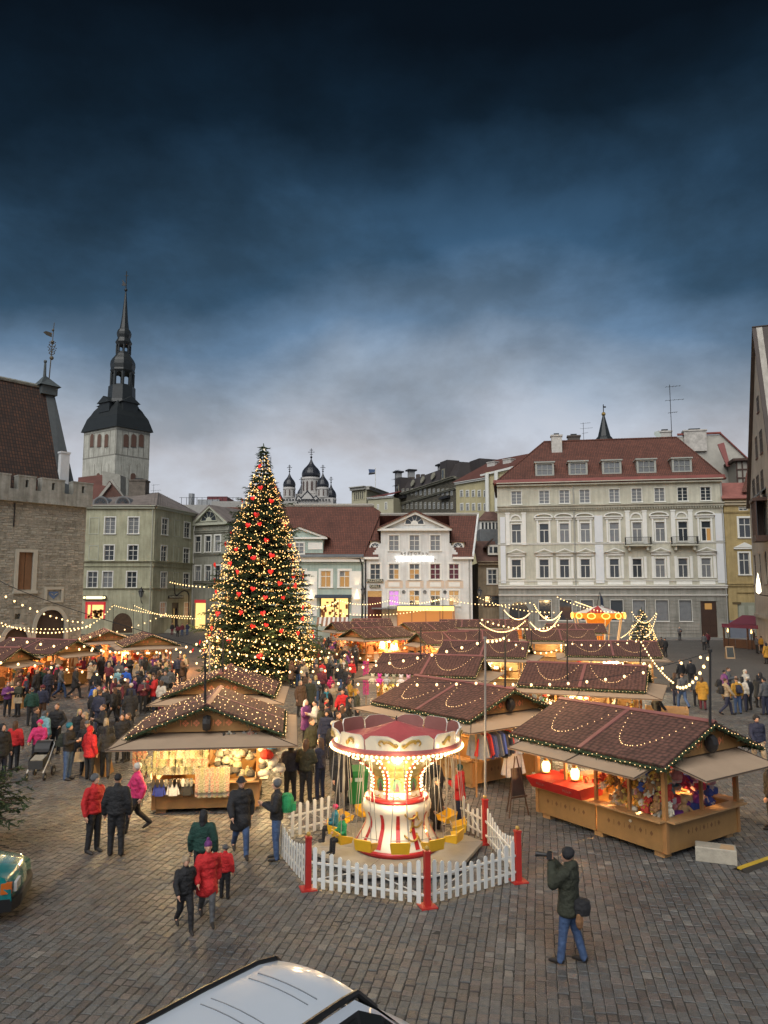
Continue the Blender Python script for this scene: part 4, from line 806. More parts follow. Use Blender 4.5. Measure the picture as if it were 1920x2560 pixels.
mb = MB().use(mat('pale_cornice', (.40, .41, .33), .8))
for k in range(4): mb.box(dz[0]-2.2-.3*k, dz[0]+2.2+.3*k, -1.1-.35*k, -.05, 0, .6-.15*k)
g2.put('steps', mb)
SB = mat('dark_sign_board', (.02, .018, .015), .5)
wall_sign(g2, 'dark fascia sign reading TALLINNA RESTORAN over the corner house door', 'TALLINNA RESTORAN', *Z2(1393, 998), 38, 7.5, .42, PALE, SB, y=-.3)
g = thing('iron_arch', 'black iron arch with curled top framing the corner house door', 'door arch'); g.matrix_world = Matrix.Translation(g2.p) @ Matrix.Rotation(g2.ang, 4, 'Z')
q = [g2.L(*Z2(x, y)) for x, y in ((1462, 1240), (1462, 980), (1450, 955), (1425, 945), (1395, 960), (1365, 985), (1350, 975), (1345, 930), (1345, 868))]
put('arch_bar', MB().use(IRON).path([(a, -1.0, b) for a, b in q], .1).mesh('arch_bar'), g); 
x0_, z0_ = a0; x1_, z1_ = a1; xm = (x0_+x1_)/2; rr_ = (x1_-x0_)/2
mb = MB().use(mat('mural_brown', (.075, .045, .025), .9, .5, 2)).slab([(xm+rr_*cos(pi*k/12), -.03, z0_*.0+.2+(z1_-.2)*sin(pi*k/12)**.6) for k in range(13)], .04); f.put('bricked_arch', mb)
def lantern(par_f, u, v, name='wall_lantern', label='', lit=False, s=1.0):
    x, z = par_f.L(u, v); g = thing(name, label, 'lantern'); g.matrix_world = Matrix.Translation(par_f.p) @ Matrix.Rotation(par_f.ang, 4, 'Z') @ Matrix.Translation((x, -.7, z))
    put('bracket', MB().use(IRON).path([(0, .7, -.9*s), (0, .35, -.8*s), (.0, .0, -.55*s), (0, 0, -.3*s)], .05).mesh('bracket'), g)
    put('cage', MB().use(IRON).lathe([(.12*s, -.3*s), (.26*s, .25*s), (.3*s, .28*s), (.1*s, .5*s), (.02, .75*s)], 6).mesh('cage'), g)
    put('glass', MB().use(SC if lit else GLASS2).lathe([(.13*s, -.27*s), (.265*s, .23*s)], 6, rot=.5).mesh('glass'), g); return g
lantern(f, *Z2(1138, 975), label='black wall lantern on the blank wall of the corner house', s=1.5)
lantern(WB, *Z4(688, 1105), label='black wall lantern beside the pizzeria door', s=1.2); lantern(WB, *Z4(1487, 1115), label='black wall lantern at the right end of the white house', s=1.2)
# ---------------------------------------------------------------- grey pedimented house behind the tree
Z3 = lambda x, y: (440+.2804*x, 1080+.2804*y)
GRY = mat('greenish_grey_plaster', (.30, .30, .25), .85, .12, .5, .2, 8)
f = Fac('pediment_house', 'grey pedimented house with a fan window half hidden by the christmas tree', 'building', 482, 121, 568, 118)
ev = f.z(*Z3(300, 812)); R3 = lambda xs: [440+.2804*x for x in xs]
f.row(R3([195, 285, 370]), 1080+.2804*930, 1080+.2804*1072, 13, style='T', sur=.2); f.row(R3([195, 285, 370]), 1080+.2804*1195, 1080+.2804*1328, 13, style='T', sur=.2)
q = f.L(*Z3(165, 1640)); t = f.L(*Z3(265, 1525)); f.holes.append((q[0], t[0], .3, t[1])); f.wall(ev, GRY)
mb = MB().use(SHOPLIT).box(q[0], t[0], .25, .3, .3, t[1]); mb.use(RS).box(q[0], t[0], -.1, .1, t[1], t[1]+.5); f.put('shop_window', mb)
xm, zt = f.L(*Z3(310, 668)); xa_ = -.3; xb_ = 2*xm+.3
mb = MB(); mb.prism([(xa_, ev), (xb_, ev), (xm, zt)], .03, .4); f.put('pediment_wall', mb, GRY)
mb = MB().use(mat('pale_cornice', (.40, .41, .33), .8)); mb.box(xa_-.3, f.W, -.5, .02, ev-.35, ev)
for s_ in (-1, 1): e = xa_-.4 if s_ < 0 else xb_+.4; qq = [(e, -.45, ev), (xm, -.45, zt+.3), (xm, -.45, zt-.15), (e-s_*.9, -.45, ev)]; mb.slab(qq[::-1] if s_ < 0 else qq, .5)
f.put('pediment_cornice', mb); x, z = f.L(*Z3(292, 790)); fan_window(f, x, z, 1.5, m=mat('pale_cornice', (.40, .41, .33), .8))
f.band('string_course', f.z(*Z3(300, 900)), .3, .2, GRY); f.band('string_course', f.z(*Z3(300, 1100)), .2, .15, GRY); f.band('string_course', f.z(*Z3(300, 1345)), .25, .2, GRY)
roof_planes(f, [[(xa_-.4, -.5, ev+.1), (xm, -.5, zt+.35), (xm, 16, zt+.35), (xa_-.4, 16, ev+.1)], [(xm, -.5, zt+.35), (xb_+.4, -.5, ev+.1), (xb_+.4, 16, ev+.1), (xm, 16, zt+.35)]], GREYROOF); back_block(f, GRY, ev, 14)
# ---------------------------------------------------------------- flat roofed blocks and terrace behind the tree
f = Fac('roof_terrace_block', 'low flat block with railing and red rooftop hut behind the corner house', 'building', 440, 150, 860, 150)
z = f.z(600, 1252); zl = f.z(600, 1268); mb = MB().use(mat('pale_parapet', (.34, .33, .31), .85, .15)); mb.box(f.x(525), f.x(740), 0, 20, 0, f.z(600, 1253)); mb.box(0, f.x(526), 0, 20, 0, f.z(500, 1262)); f.put('wall', mb)
mb = MB(); 
for k in range(12): x = f.x(448+k*13); mb.box(x-.04, x+.04, .3, .38, z-1, f.z(500, 1243))
mb.box(0, f.x(600), .3, .38, f.z(500, 1243)-.06, f.z(500, 1243)); f.put('railing', mb, IRON)
mb = MB().use(mat('dark_red_hut', (.14, .025, .03), .6)).box(f.x(508), f.x(559), 2, 10, z-1, f.z(530, 1238)); f.put('rooftop_hut', mb)
f.put('steel_flue', MB().tube((f.x(468), 2, z-1), (f.x(468), 2, f.z(468, 1231)), .6, n=10).box(f.x(468)+1.5, f.x(468)+6, 1, 4, z-1, z+.4), mat('steel_grey', (.35, .36, .37), .4, metal=.5))
a = f.L(700, 1268); mb = MB().use(mat('pale_parapet', (.34, .33, .31), .85, .15)).box(f.x(560), f.x(745), -6, 0, 0, f.z(700, 1254)-1.0); f.put('parapet', mb)
g = thing('roof_turret', 'pointed red brown tiled turret roof peeping behind the right side of the tree', 'turret roof'); c = at(681, 1256, 190); tp = at(676, 1208, 190)
put('roof', MB().use(TILE).hull([(c.x-4.6, 186, c.z-2), (c.x+4.0, 186, c.z-2), (c.x+4, 194, c.z-2), (c.x-4.6, 194, c.z-2), (tp.x, 190, tp.z+2.5)], [(0, 1, 4), (1, 2, 4), (2, 3, 4), (3, 0, 4)]).mesh('roof'), g); put('finial', MB().use(IRON).tube((tp.x, 190, tp.z+2), (tp.x, 190, tp.z+7), .08).mesh('finial'), g); put('wall', MB().use(mat('pale_parapet', (.34, .33, .31), .85)).box(c.x-4, c.x+3.4, 187, 193, 10, c.z-2).mesh('wall'), g)
f = Fac('red_roof_house', 'plain house with a long red tiled roof between the grey pedimented house and the tree', 'building', 528, 134, 670, 134)
ev = f.z(560, 1345); f.wall(ev, GRY); rz_ = f.L(560, 1268, yoff=7)[1]; roof_planes(f, [[(-.4, -.6, ev), (f.W, -.6, ev), (f.W, 7, rz_), (-.4, 7, rz_)], [(f.W, 14, ev), (-.4, 14, ev), (-.4, 7, rz_), (f.W, 7, rz_)]], TILE)
# red roof and brick gable between town hall and corner house
f = Fac('gabled_house', 'red brown roofed house with brick gable below the church tower', 'building', 205, 135, 330, 135)
Z1 = lambda x, y: (.3375*x, 640+.3375*y)
P_ = lambda x, y, d=0: (lambda t: (t[0], d, t[1]))(f.L(*Z1(x, y), yoff=d))
roof_planes(f, [[P_(560, 1880), P_(700, 1830), P_(815, 1680, 6), P_(755, 1620, 8), P_(580, 1640, 8)]], mat('dusky_red_roof', (.11, .04, .03), .75, .3, .6, .4, 5))
mb = MB().use(mat_brick('red_brick', (.2, .07, .045), (.15, .055, .035), (.1, .08, .07), .3, .1)); mb.slab([P_(700, 1830, .5), P_(940, 1830, .5), P_(810, 1665, .5)], .5); f.put('gable_wall', mb)
mb = MB(); mb.slab([P_(690, 1830), P_(712, 1830), P_(822, 1690), P_(812, 1672)], .3); mb.slab([P_(815, 1662, 2), P_(830, 1650, 2), P_(950, 1830, 2), P_(925, 1830, 2)][::-1], .3); f.put('verge', mb, mat('lime_mortar_ridge', (.36, .34, .30), .8))
a = P_(758, 1830, 5); b = P_(892, 1830, 5); c = P_(892, 1622, 5); d = P_(758, 1590, 5); mb = MB().slab([a, b, c, d], 3); f.put('fire_wall', mb, mat('old_lime_wall', (.32, .31, .27), .9, .3, 1.2, .4, 5)); f.put('wall', MB().box(0, f.W, 6, 12, 0, P_(700, 1850)[2]), TAN)
# ---------------------------------------------------------------- town hall
f = Fac('town_hall', 'medieval limestone town hall with battlements and steep brown tiled roof at the left edge', 'town hall', -70, 71.6, 207, 80); TH = f
LIME = mat('limestone', (.33, .31, .26), .9, .25, 1.5, .5, 8); LIMEG = mat('grey_limestone', (.34, .34, .31), .9, .25, 1.5, .5, 8)
zp0 = f.z(*Z2(200, 232)); zp1 = f.z(*Z2(350, 62))
wx = f.x(*Z2(200, 800)); wz0, wz1 = f.z(*Z2(200, 938)), f.z(*Z2(200, 640)); f.holes.append((wx-.72, wx+.72, wz0, wz1))
hx = f.x(*Z2(430, 980)); hz0, hz1 = f.z(*Z2(430, 1025)), f.z(*Z2(430, 938)); f.holes.append((hx-.75, hx+.75, hz0, hz1))
ax_ = f.x(*Z2(402, 1250)); az1 = f.z(*Z2(402, 1100)); f.holes.append((ax_-1.5, ax_+1.5, 0, az1)); bx_ = f.x(*Z2(130, 1300)); bz1 = f.z(*Z2(130, 1245)); f.holes.append((bx_-1.2, bx_+1.2, 0, bz1))
sx_ = f.x(*Z2(140, 1150)); f.holes.append((sx_-.28, sx_+.28, f.z(*Z2(140, 1175)), f.z(*Z2(140, 1130))))
f.wall(zp0, LIME)
# rubble stones of the facade, each proud by its own amount
stones = []; r = random.Random(5); z = .3
SV = []
for i in range(14):
    w_, h_ = 1, 1; j = lambda: r.uniform(-.06, .06); m = MB(); m.use(mat('rubble_stone_%d' % (i % 4), [(.37, .345, .285), (.32, .30, .25), (.35, .34, .29), (.30, .285, .245)][i % 4], .9, .25, 2.5, .5, 10))
    o_ = [(-.5+j(), 0, -.5+j()), (.5+j(), 0, -.5+j()), (.5+j(), 0, .5+j()), (-.5+j(), 0, .5+j())]; m.hull(o_+[(x*.86, -1, z_*.8) for x, _, z_ in o_], [(0, 1, 5, 4), (1, 2, 6, 5), (2, 3, 7, 6), (3, 0, 4, 7), (4, 5, 6, 7)]); SV.append(m.mesh('stone'))
while z < zp0-.2:
    hh = r.uniform(.15, .30); x = r.uniform(-.3, .0)
    while x < f.W-.1:
        ww = r.uniform(.22, .75)
        if x > .1 and x+ww < f.W and not any(h[0]-.35 < x+ww and h[1]+.35 > x and h[2]-.3 < z+hh and h[3]+.3 > z for h in f.holes): stones.append((x+ww/2, z+hh/2+r.uniform(-.03, .03), ww*.93, hh*.86))
        x += ww
    z += hh
vis_ = [s_ for s_ in stones if s_[0] > f.x(4)]; r.shuffle(vis_); vis_.sort(key=lambda s_: -s_[2]*s_[3]); big = set(id(s_) for s_ in vis_[:300])
rest = MB()
for s_ in stones:
    if id(s_) in big: o = put('stone', r.choice(SV), f.t, (s_[0], 0, s_[1]), sc=(s_[2], r.uniform(.03, .075), s_[3]))
    else:
        w_, h_ = s_[2]/2, s_[3]/2; d = r.uniform(.02, .06); rest.hull([(s_[0]+a*w_, 0.0, s_[1]+b*h_) for a, b in ((-1, -1), (1, -1), (1, 1), (-1, 1))]+[(s_[0]+a*w_*.85, -d, s_[1]+b*h_*.75) for a, b in ((-1, -1), (1, -1), (1, 1), (-1, 1))], [(0, 1, 5, 4), (1, 2, 6, 5), (2, 3, 7, 6), (3, 0, 4, 7), (4, 5, 6, 7)])
f.put('rubble_stones', rest, LIME, kind='stuff')
# projecting parapet with merlons
mb = MB().use(LIMEG); crn = zp1-1.3; mb.box(0, f.W+.35, -.55, .4, zp0-.05, crn); mb.box(-.0, f.W+.4, -.6, -.55, zp0-.15, zp0+.12)
f.put('parapet', mb); mer = [(0, 1.6)]
gaps = [(67, 128), (270, 318), (500, 568)]   # crenels in left zoom coordinates
gx = [(f.x(*Z2(a, 60)), f.x(*Z2(b, 60))) for a, b in gaps]; prev = 0
for a, b in gx+[(f.W+.35, None)]:
    m = MB().use(LIMEG)
    mid = (prev+a)/2; m.box(prev, mid-.14, -.55, .4, crn, zp1); m.box(mid+.14, a, -.55, .4, crn, zp1); m.box(mid-.14, mid+.14, -.55, .4, crn, crn+.25); m.box(mid-.14, mid+.14, -.55, .4, zp1-.3, zp1); m.box(prev-.04, a+.04, -.6, .45, zp1, zp1+.14)
    m.use(IRON).box(mid-.14, mid+.14, -.2, -.1, crn+.25, zp1-.3); f.put('merlon', m); prev = b
zr_, dd = f.L(*Z1(200, 955), yoff=7.5)[1], 7.5
xg = f.L(*Z1(330, 1000), yoff=7.5)[0]; e0 = .8; ze = zp0+1.0
roof_planes(f, [[(-8, e0, ze), (f.L(*Z1(455, 1660), yoff=1)[0], e0, ze), (xg, dd, zr_), (-8, dd, zr_)], [(f.W, 2*dd, ze), (-8, 2*dd, ze), (-8, dd, zr_), (xg, dd, zr_)]], TILED)
xv0 = f.L(*Z1(455, 1660), yoff=1)[0]; xv1 = f.L(*Z1(580, 1665), yoff=1)[0]; xt1 = f.L(*Z1(392, 1010), yoff=dd)[0]
mb = MB().use(mat('gable_grey_render', (.075, .085, .09), .8, .2)); mb.slab([(xv0, e0-.05, ze), (xv1, e0-.05, ze-.5), (xt1, dd, zr_+.2), (xg, dd, zr_+.2)], .3); mb.slab([(xv1, e0, ze-.5), (xv1, 2*dd, ze-.5), (xt1, dd, zr_+.2)], .4); f.put('gable_verge', mb)
mb = MB().use(LIMEG).box(0, f.W, .42, 2*dd, 0, zp0); f.put('rear_wall', mb)
mb = MB()
for k in range(30): x = -8+(xg+8)*k/30; mb.tube((x, dd, zr_+.12), (x+.75, dd, zr_+.12), .26, .22, 6)
f.put('ridge_cap', mb, mat('mossy_ridge', (.22, .22, .19), .85, .4, 1.5), kind='stuff')
xt, zt = f.L(*Z1(345, 985), yoff=dd); mb = MB().use(mat('dark_turret', (.07, .085, .09), .7, .3)); mb.box(xt-.9, xt+.9, dd-.9, dd+.9, zr_-.8, zt+.2)
mb.hull([(xt-1.2, dd-1.2, zt+.2), (xt+1.2, dd-1.2, zt+.2), (xt+1.2, dd+1.2, zt+.2), (xt-1.2, dd+1.2, zt+.2), (xt-.3, dd, zt+1.6), (xt+.3, dd, zt+1.3)], [(0, 1, 5, 4), (1, 2, 5), (2, 3, 4, 5), (3, 0, 4)]); mb.tube((xt-.3, dd, zt+1.2), (xt-.3, dd, zt+3.0), .2, .13, 8); mb.ball((xt-.3, dd, zt+3.2), .2, 8); f.put('gable_turret', mb)
x, z = xt+.3, zt+2; zT = f.L(*Z1(365, 485), yoff=dd)[1]; ml = lambda yy: f.L(*Z1(357, yy), yoff=dd)[1]
mb = MB().use(mat('gilded_iron', (.12, .10, .07), .5, .2, metal=.3)); mb.tube((x-.1, dd, z-1.6), (x+.2, dd, zT), .07, .04, 6)
for yy, r_ in ((750, .24), (630, .2), (540, .15)): mb.ball((x+.1, dd, ml(yy)), r_, 10)
for k in range(5):
    zz = ml(730)+(ml(650)-ml(730))*k/4
    for a in range(6): t = a*pi/3+k*.4; mb.tube((x+.1, dd, zz), (x+.1+(.45-.08*abs(k-2))*cos(t), dd+.4*sin(t), zz+.25), .025, n=4); mb.ball((x+.1+(.45-.08*abs(k-2))*cos(t), dd+.4*sin(t), zz+.3), .07, 5)
zz = ml(578); mb.slab([(x, dd, zz-.25), (x, dd, zz+.25), (x-.7, dd, zz+.3), (x-1.0, dd, zz+.1), (x-.6, dd, zz-.15)], .08); f.put('weather_vane', mb)
x, z = f.L(*Z1(478, 1630), yoff=1.6); mb = MB().use(mat('white_chimney', (.56, .58, .6), .7, .12)); z2_ = f.L(*Z1(478, 1462), yoff=1.6)[1]; mb.box(x-.48, x+.48, 1.6, 2.2, zp0+.5, z2_-.0); mb.box(x-.56, x+.56, 1.52, 2.28, z2_, z2_+.2); f.put('chimney', mb)
# window, coat of arms, doorways
mb = MB().use(mat('stone_surround', (.40, .38, .32), .8)); mb.box(wx-1.05, wx-.72, -.14, .1, wz0-.1, wz1+.3); mb.box(wx+.72, wx+1.15, -.14, .1, wz0-.1, wz1+.3); mb.box(wx-.72, wx+.72, -.14, .1, wz1, wz1+.3); mb.box(wx-1.15, wx+1.25, -.3, .1, wz0-.4, wz0-.1)
o = f.put('window', mb); put('shutter', MB().use(mat('brown_shutter', (.17, .085, .04), .7, .2)).box(wx-.72, wx-.03, .15, .22, wz0, wz1).box(wx+.03, wx+.72, .15, .22, wz0, wz1).mesh('shutter'), o)
mb = MB().use(mat('stone_surround', (.40, .38, .32), .8)); mb.box(hx-1.0, hx-.75, -.1, .1, hz0-.2, hz1+.25); mb.box(hx+.75, hx+1.0, -.1, .1, hz0-.2, hz1+.25); mb.box(hx-.75, hx+.75, -.1, .1, hz1, hz1+.25); mb.box(hx-.75, hx+.75, -.1, .1, hz0-.2, hz0); mb.use(LIMEG).box(hx-.75, hx+.75, .1, .15, hz0, hz1)
mb.use(mat('shield_blue', (.08, .14, .28), .6)).slab([(hx-.5, .05, hz1-.2), (hx-.5, .05, hz0+.6), (hx, .05, hz0+.15), (hx+.5, .05, hz0+.6), (hx+.5, .05, hz1-.2)], .06); mb.use(mat('shield_pale', (.4, .36, .25), .6)).slab([(hx-.4, .0, hz1-.35), (hx-.15, .0, hz1-.45), (hx, .0, hz0+.5), (hx-.3, 0, hz0+.7)], .05).slab([(hx+.15, .0, hz1-.45), (hx+.4, .0, hz1-.35), (hx+.3, 0, hz0+.7), (hx, .0, hz0+.5)], .05); f.put('coat_of_arms', mb)
def arch_door(x, zt, hw, nm='arched_doorway'):
    def pt(k, g=0): # pointed arch
        t = k/8; s_ = -1 if t < 1 else 1; q = t if t < 1 else 2-t
        return (x+s_*(hw+g)*cos(q*pi/2)**.8 if q < 1 else x, (zt-hw*1.35)+(hw*1.35+g)*sin(q*pi/2)**1.0)
    mb = MB().use(mat('stone_surround', (.40, .38, .32), .8))
    for k in range(16):
        a, b, c, d = pt(k), pt(k, .38), pt(k+1, .38), pt(k+1); mb.slab([(a[0], -.12, a[1]), (b[0], -.12, b[1]), (c[0], -.12, c[1]), (d[0], -.12, d[1])][::-1], .15)
    for s_ in (-1, 1): mb.box(min(x+s_*hw, x+s_*(hw+.38)), max(x+s_*hw, x+s_*(hw+.38)), -.12, .1, 0, zt-hw*1.35)
    mb.use(LIME)   # spandrels
    for k in range(16):
        a, d = pt(k), pt(k+1); mb.hull([(a[0], .02, a[1]), (d[0], .02, d[1]), (d[0], .02, zt), (a[0], .02, zt)], [(0, 1, 2, 3)])
    o = f.put(nm, mb); put('door_leaf', MB().use(mat('aged_door', (.055, .035, .025), .8, .3)).box(x-hw, x+hw, .25, .3, 0, zt).mesh('door_leaf'), o)
arch_door(ax_, az1, 1.5); arch_door(bx_, bz1, 1.2)
wl = thing('iron_wall_anchor', 'thin iron anchor bar high on the town hall wall', 'wall anchor'); x, z = f.L(*Z2(110, 335)); wl.matrix_world = Matrix.Translation(f.p) @ Matrix.Rotation(f.ang, 4, 'Z') @ Matrix.Translation((x, -.15, z)); put('bar', MB().use(IRON).box(-.05, .05, 0, .06, -1.3, 1.1).mesh('bar'), wl)
# ---------------------------------------------------------------- church tower
t = thing('church_tower', 'white square church tower with dark baroque spire and two open lanterns', 'church tower'); D0 = 200
cA = at(288, 1150, D0); cL = at(207, 1150, D0+8); cR = at(373, 1150, D0+8); cB = cL+cR-cA
WT = mat('tower_limewash', (.52, .51, .45), .85, .15, .15, .2, 2)
Zt = lambda y, Y=D0, x=855: at(.3375*x, 640+.3375*y, Y).z
ztop = Zt(1250); g = lambda v: Vector((v.x, v.y, 0))
Pc = [g(cA), g(cR), g(cB), g(cL)]
mb = MB().use(WT); mb.hull([(p.x, p.y, 0) for p in Pc]+[(p.x, p.y, ztop) for p in Pc], [(0, 1, 5, 4), (1, 2, 6, 5), (2, 3, 7, 6), (3, 0, 4, 7)]); put('wall', mb.mesh('wall'), t)
TRIM = mat('tower_trim', (.24, .23, .20), .85); BRW = mat('louvre_brown', (.13, .07, .05), .8)
for (a, b, xs_, low) in ((cL, cA, (682, 736, 789), (678, 727, 783)), (cA, cR, (930, 987, 1043), (922, 982, 1038))):
    a, b = g(a), g(b); ex = (b-a).normalized(); nn = Vector((ex.y, -ex.x, 0)); W_ = (b-a).length
    def q(s_, z, o=.05): p = a+ex*s_+nn*o; return (p.x, p.y, z)
    def xof(xz, y, a=a, ex=ex, nn=nn):
        r_ = ray(.3375*xz, 640+.3375*y); o = Vector((0, 0, CH)); k = (a-o).dot(nn)/r_.dot(nn); h = o+r_*k; return (h-a).dot(ex), h.z
    sg = 1 if a.x > 0 or True else 1
    mm = MB().use(TRIM)
    for zz in (ztop-1.3, Zt(1470)): mm.slab([q(0, zz), q(W_, zz), q(W_, zz+.3), q(0, zz+.3)], .2)
    for k in range(7): s_ = .3+(W_-.6)*k/6; mm.slab([q(s_-.09, Zt(1470), .06), q(s_+.09, Zt(1470), .06), q(s_+.09, ztop-1.3, .06), q(s_-.09, ztop-1.3, .06)], .2)
    put('lesene', mm.mesh('lesene'), t)
    for c in xs_:
        s_, z0_ = xof(c, 1415); _, z1_ = xof(c, 1320); ww = .75
        pts = [(s_-ww, z0_), (s_+ww, z0_)]+[(s_+ww*cos(pi*k/8), z1_-ww+ww*sin(pi*k/8)) for k in range(9)]
        o = put('belfry_opening', MB().use(TRIM).slab([q(x*1.0+(x-s_)*.25, z, .12) for x, z in pts], .15).mesh('belfry_opening'), t); put('louvre', MB().use(BRW).slab([q(x, z, .2) for x, z in pts], .05).mesh('louvre'), o)
    for i, c in enumerate(low):
        s_, z0_ = xof(c, 1700 if i < 3 else 1700); _, z1_ = xof(c, 1535); ww = 1.1
        pts = [(s_-ww, z0_-3), (s_+ww, z0_-3)]+[(s_+ww*cos(pi*k/8), z1_-ww+ww*sin(pi*k/8)) for k in range(9)]
        o = put('blind_arch', MB().use(TRIM).slab([q(x+(x-s_)*.12, z, .06) for x, z in pts], .1).mesh('blind_arch'), t); put('panel', MB().use(WT).slab([q(x, z, .1) for x, z in pts], .05).mesh('panel'), o)
        if i == 1:
            pts = [(s_-.8, z0_-.3), (s_+.8, z0_-.3)]+[(s_+.8*cos(pi*k/8), z0_+2.7+.8*sin(pi*k/8)) for k in range(9)]
            put('arched_shutter', MB().use(BRW).slab([q(x, z, .16) for x, z in pts], .05).mesh('arched_shutter'), t)
cc = (cA+cB)/2; Yc = cc.y; zs = lambda y: at(.3375*880, 640+.3375*y, Yc).z; rm = .3375/1850*Yc*1.03
def sq(rr, z, k=1.0): return [(cc.x+(p.x-cc.x)*rr, cc.y+(p.y-cc.y)*rr, z) for p in Pc]
mb = MB().use(LEAD); lv = [(1.10, Zt(1262)), (1.07, Zt(1243)), (.93, zs(1213)), (.82, zs(1182)), (.73, zs(1150)), (.58, zs(1115)), (.42, zs(1082)), (.36, zs(1050))]
vs = [p for r_, z in lv for p in sq(r_, z)]; mb.hull(vs, [(4*j+i, 4*j+(i+1) % 4, 4*j+4+(i+1) % 4, 4*j+4+i) for j in range(len(lv)-1) for i in range(4)]+[(3, 2, 1, 0)]); put('bell_roof', mb.mesh('bell_roof'), t)
for i in range(4):   # lucarne on each side
    a, b = Vector(sq(.66, 0)[i]), Vector(sq(.66, 0)[(i+1) % 4]); m_ = (a+b)/2; ex = (b-a).normalized(); nn = Vector((ex.y, -ex.x, 0)); z0_ = zs(1150); z1_ = zs(1100)
    F_ = lambda s_, z, o: tuple(m_+ex*s_+nn*o+Vector((0, 0, z)))
    mm = MB().use(LEAD); w_ = 2.3; fr = [(-w_, z0_-1), (w_, z0_-1), (w_, z1_), (0, z1_+1.2), (-w_, z1_)]
    mm.slab([F_(s_, z, .9) for s_, z in fr], 5); pk = [(-w_-.6, z1_-.35), (w_+.6, z1_-.35), (0, z1_+1.6)]
    mm.slab([F_(s_, z, 1.3) for s_, z in pk], 5); put('lucarne', mm.mesh('lucarne'), t)
cx, cyy = cc.x+.9, cc.y
def lath(lst, name, n=8, m=LEAD): 
    return put(name, MB().use(m).lathe([(r_*rm, zs(y)) for r_, y in lst], n, (cx, cyy), rot=pi/8).mesh(name), t)
lath([(104, 1100), (98, 1075), (95, 990)], 'drum'); lath([(95, 990), (95, 975), (80, 975)], 'parapet_rim')
def lantern_stage(rr, y0, y1, name):
    mm = MB().use(LEAD); n = 8
    for k in range(n):
        a = pi/8+2*pi*k/n; x, y = cx+rr*rm*cos(a), cyy+rr*rm*sin(a); mm.tube((x, y, zs(y0)), (x, y, zs(y1)), rr*rm*.15, n=6)
        a2 = pi/8+2*pi*(k+1)/n; P1 = Vector((x, y, 0)); P2 = Vector((cx+rr*rm*cos(a2), cyy+rr*rm*sin(a2), 0)); nn = (P2-P1).normalized()
        L_ = (P2-P1).length; z0_, z1_ = zs(y1)-L_*.35, zs(y1)
        for j in range(6):   # arched heads
            s0_, s1_ = j/6, (j+1)/6; h0 = z0_+L_*.33*sin(pi*s0_); h1 = z0_+L_*.33*sin(pi*s1_); A_, B_ = P1.lerp(P2, s0_), P1.lerp(P2, s1_)
            mm.slab([(A_.x, A_.y, h0), (B_.x, B_.y, h1), (B_.x, B_.y, z1_), (A_.x, A_.y, z1_)], .3)
        mm.slab([(P1.x, P1.y, zs(y0)), (P2.x, P2.y, zs(y0)), (P2.x, P2.y, zs(y0)+.5), (P1.x, P1.y, zs(y0)+.5)], .3)
    put(name, mm.mesh(name), t)
lantern_stage(76, 975, 872, 'open_lantern'); lath([(84, 975), (84, 985), (70, 990)], 'lantern_floor')
lath([(80, 872), (88, 858), (84, 845), (89, 815), (87, 790), (76, 768), (60, 748), (52, 735), (52, 728)], 'onion_cap')
lantern_stage(48, 728, 665, 'open_lantern'); lath([(50, 665), (60, 645), (48, 622), (44, 612), (51, 590), (52, 572), (44, 552), (33, 540), (24, 480), (15, 380), (5, 268)], 'spire')
lath([(4, 272), (3.5, 112)], 'finial_rod', 6); put('ball', MB().use(LEAD).ball((cx, cyy, zs(252)), 12*rm, 12).mesh('ball'), t)
zz = zs(195); put('weather_cock', MB().use(IRON).slab([(cx, cyy, zz-.6), (cx-2*rm*2, cyy, zz-.5), (cx-32*rm, cyy, zz+.9), (cx-26*rm, cyy, zz-.2), (cx-34*rm, cyy, zz-.9), (cx-8*rm, cyy, zz-1.1)], .15).mesh('weather_cock'), t)
zz = zs(145); put('star', MB().use(IRON).slab([(cx+(16 if k % 2 == 0 else 5)*rm*cos(pi*k/4), cyy, zz+(18 if k % 2 == 0 else 5)*rm*sin(pi*k/4)) for k in range(8)], .15).mesh('star'), t)
# ---------------------------------------------------------------- hill
def hillmesh():
    mb = MB(); nx, ny = 40, 14; X = lambda i: -190+i*10.0; Y = lambda j: 150+j*16.0
    def h(x, y): k = min(1, max(0, (y-165)/60)); k = k*k*(3-2*k); return -.5+k*(24+5*sin(x*.05))*min(1, max(0, (x+150)/80))
    vs = [(X(i), Y(j), h(X(i), Y(j))) for j in range(ny) for i in range(nx)]; mb.hull(vs, [(j*nx+i, j*nx+i+1, (j+1)*nx+i+1, (j+1)*nx+i) for j in range(ny-1) for i in range(nx-1)]); return mb
tag(hillmesh().build('hill', None, mat('hill_scrub', (.05, .05, .035), .9, .4, .3), True), kind='structure')
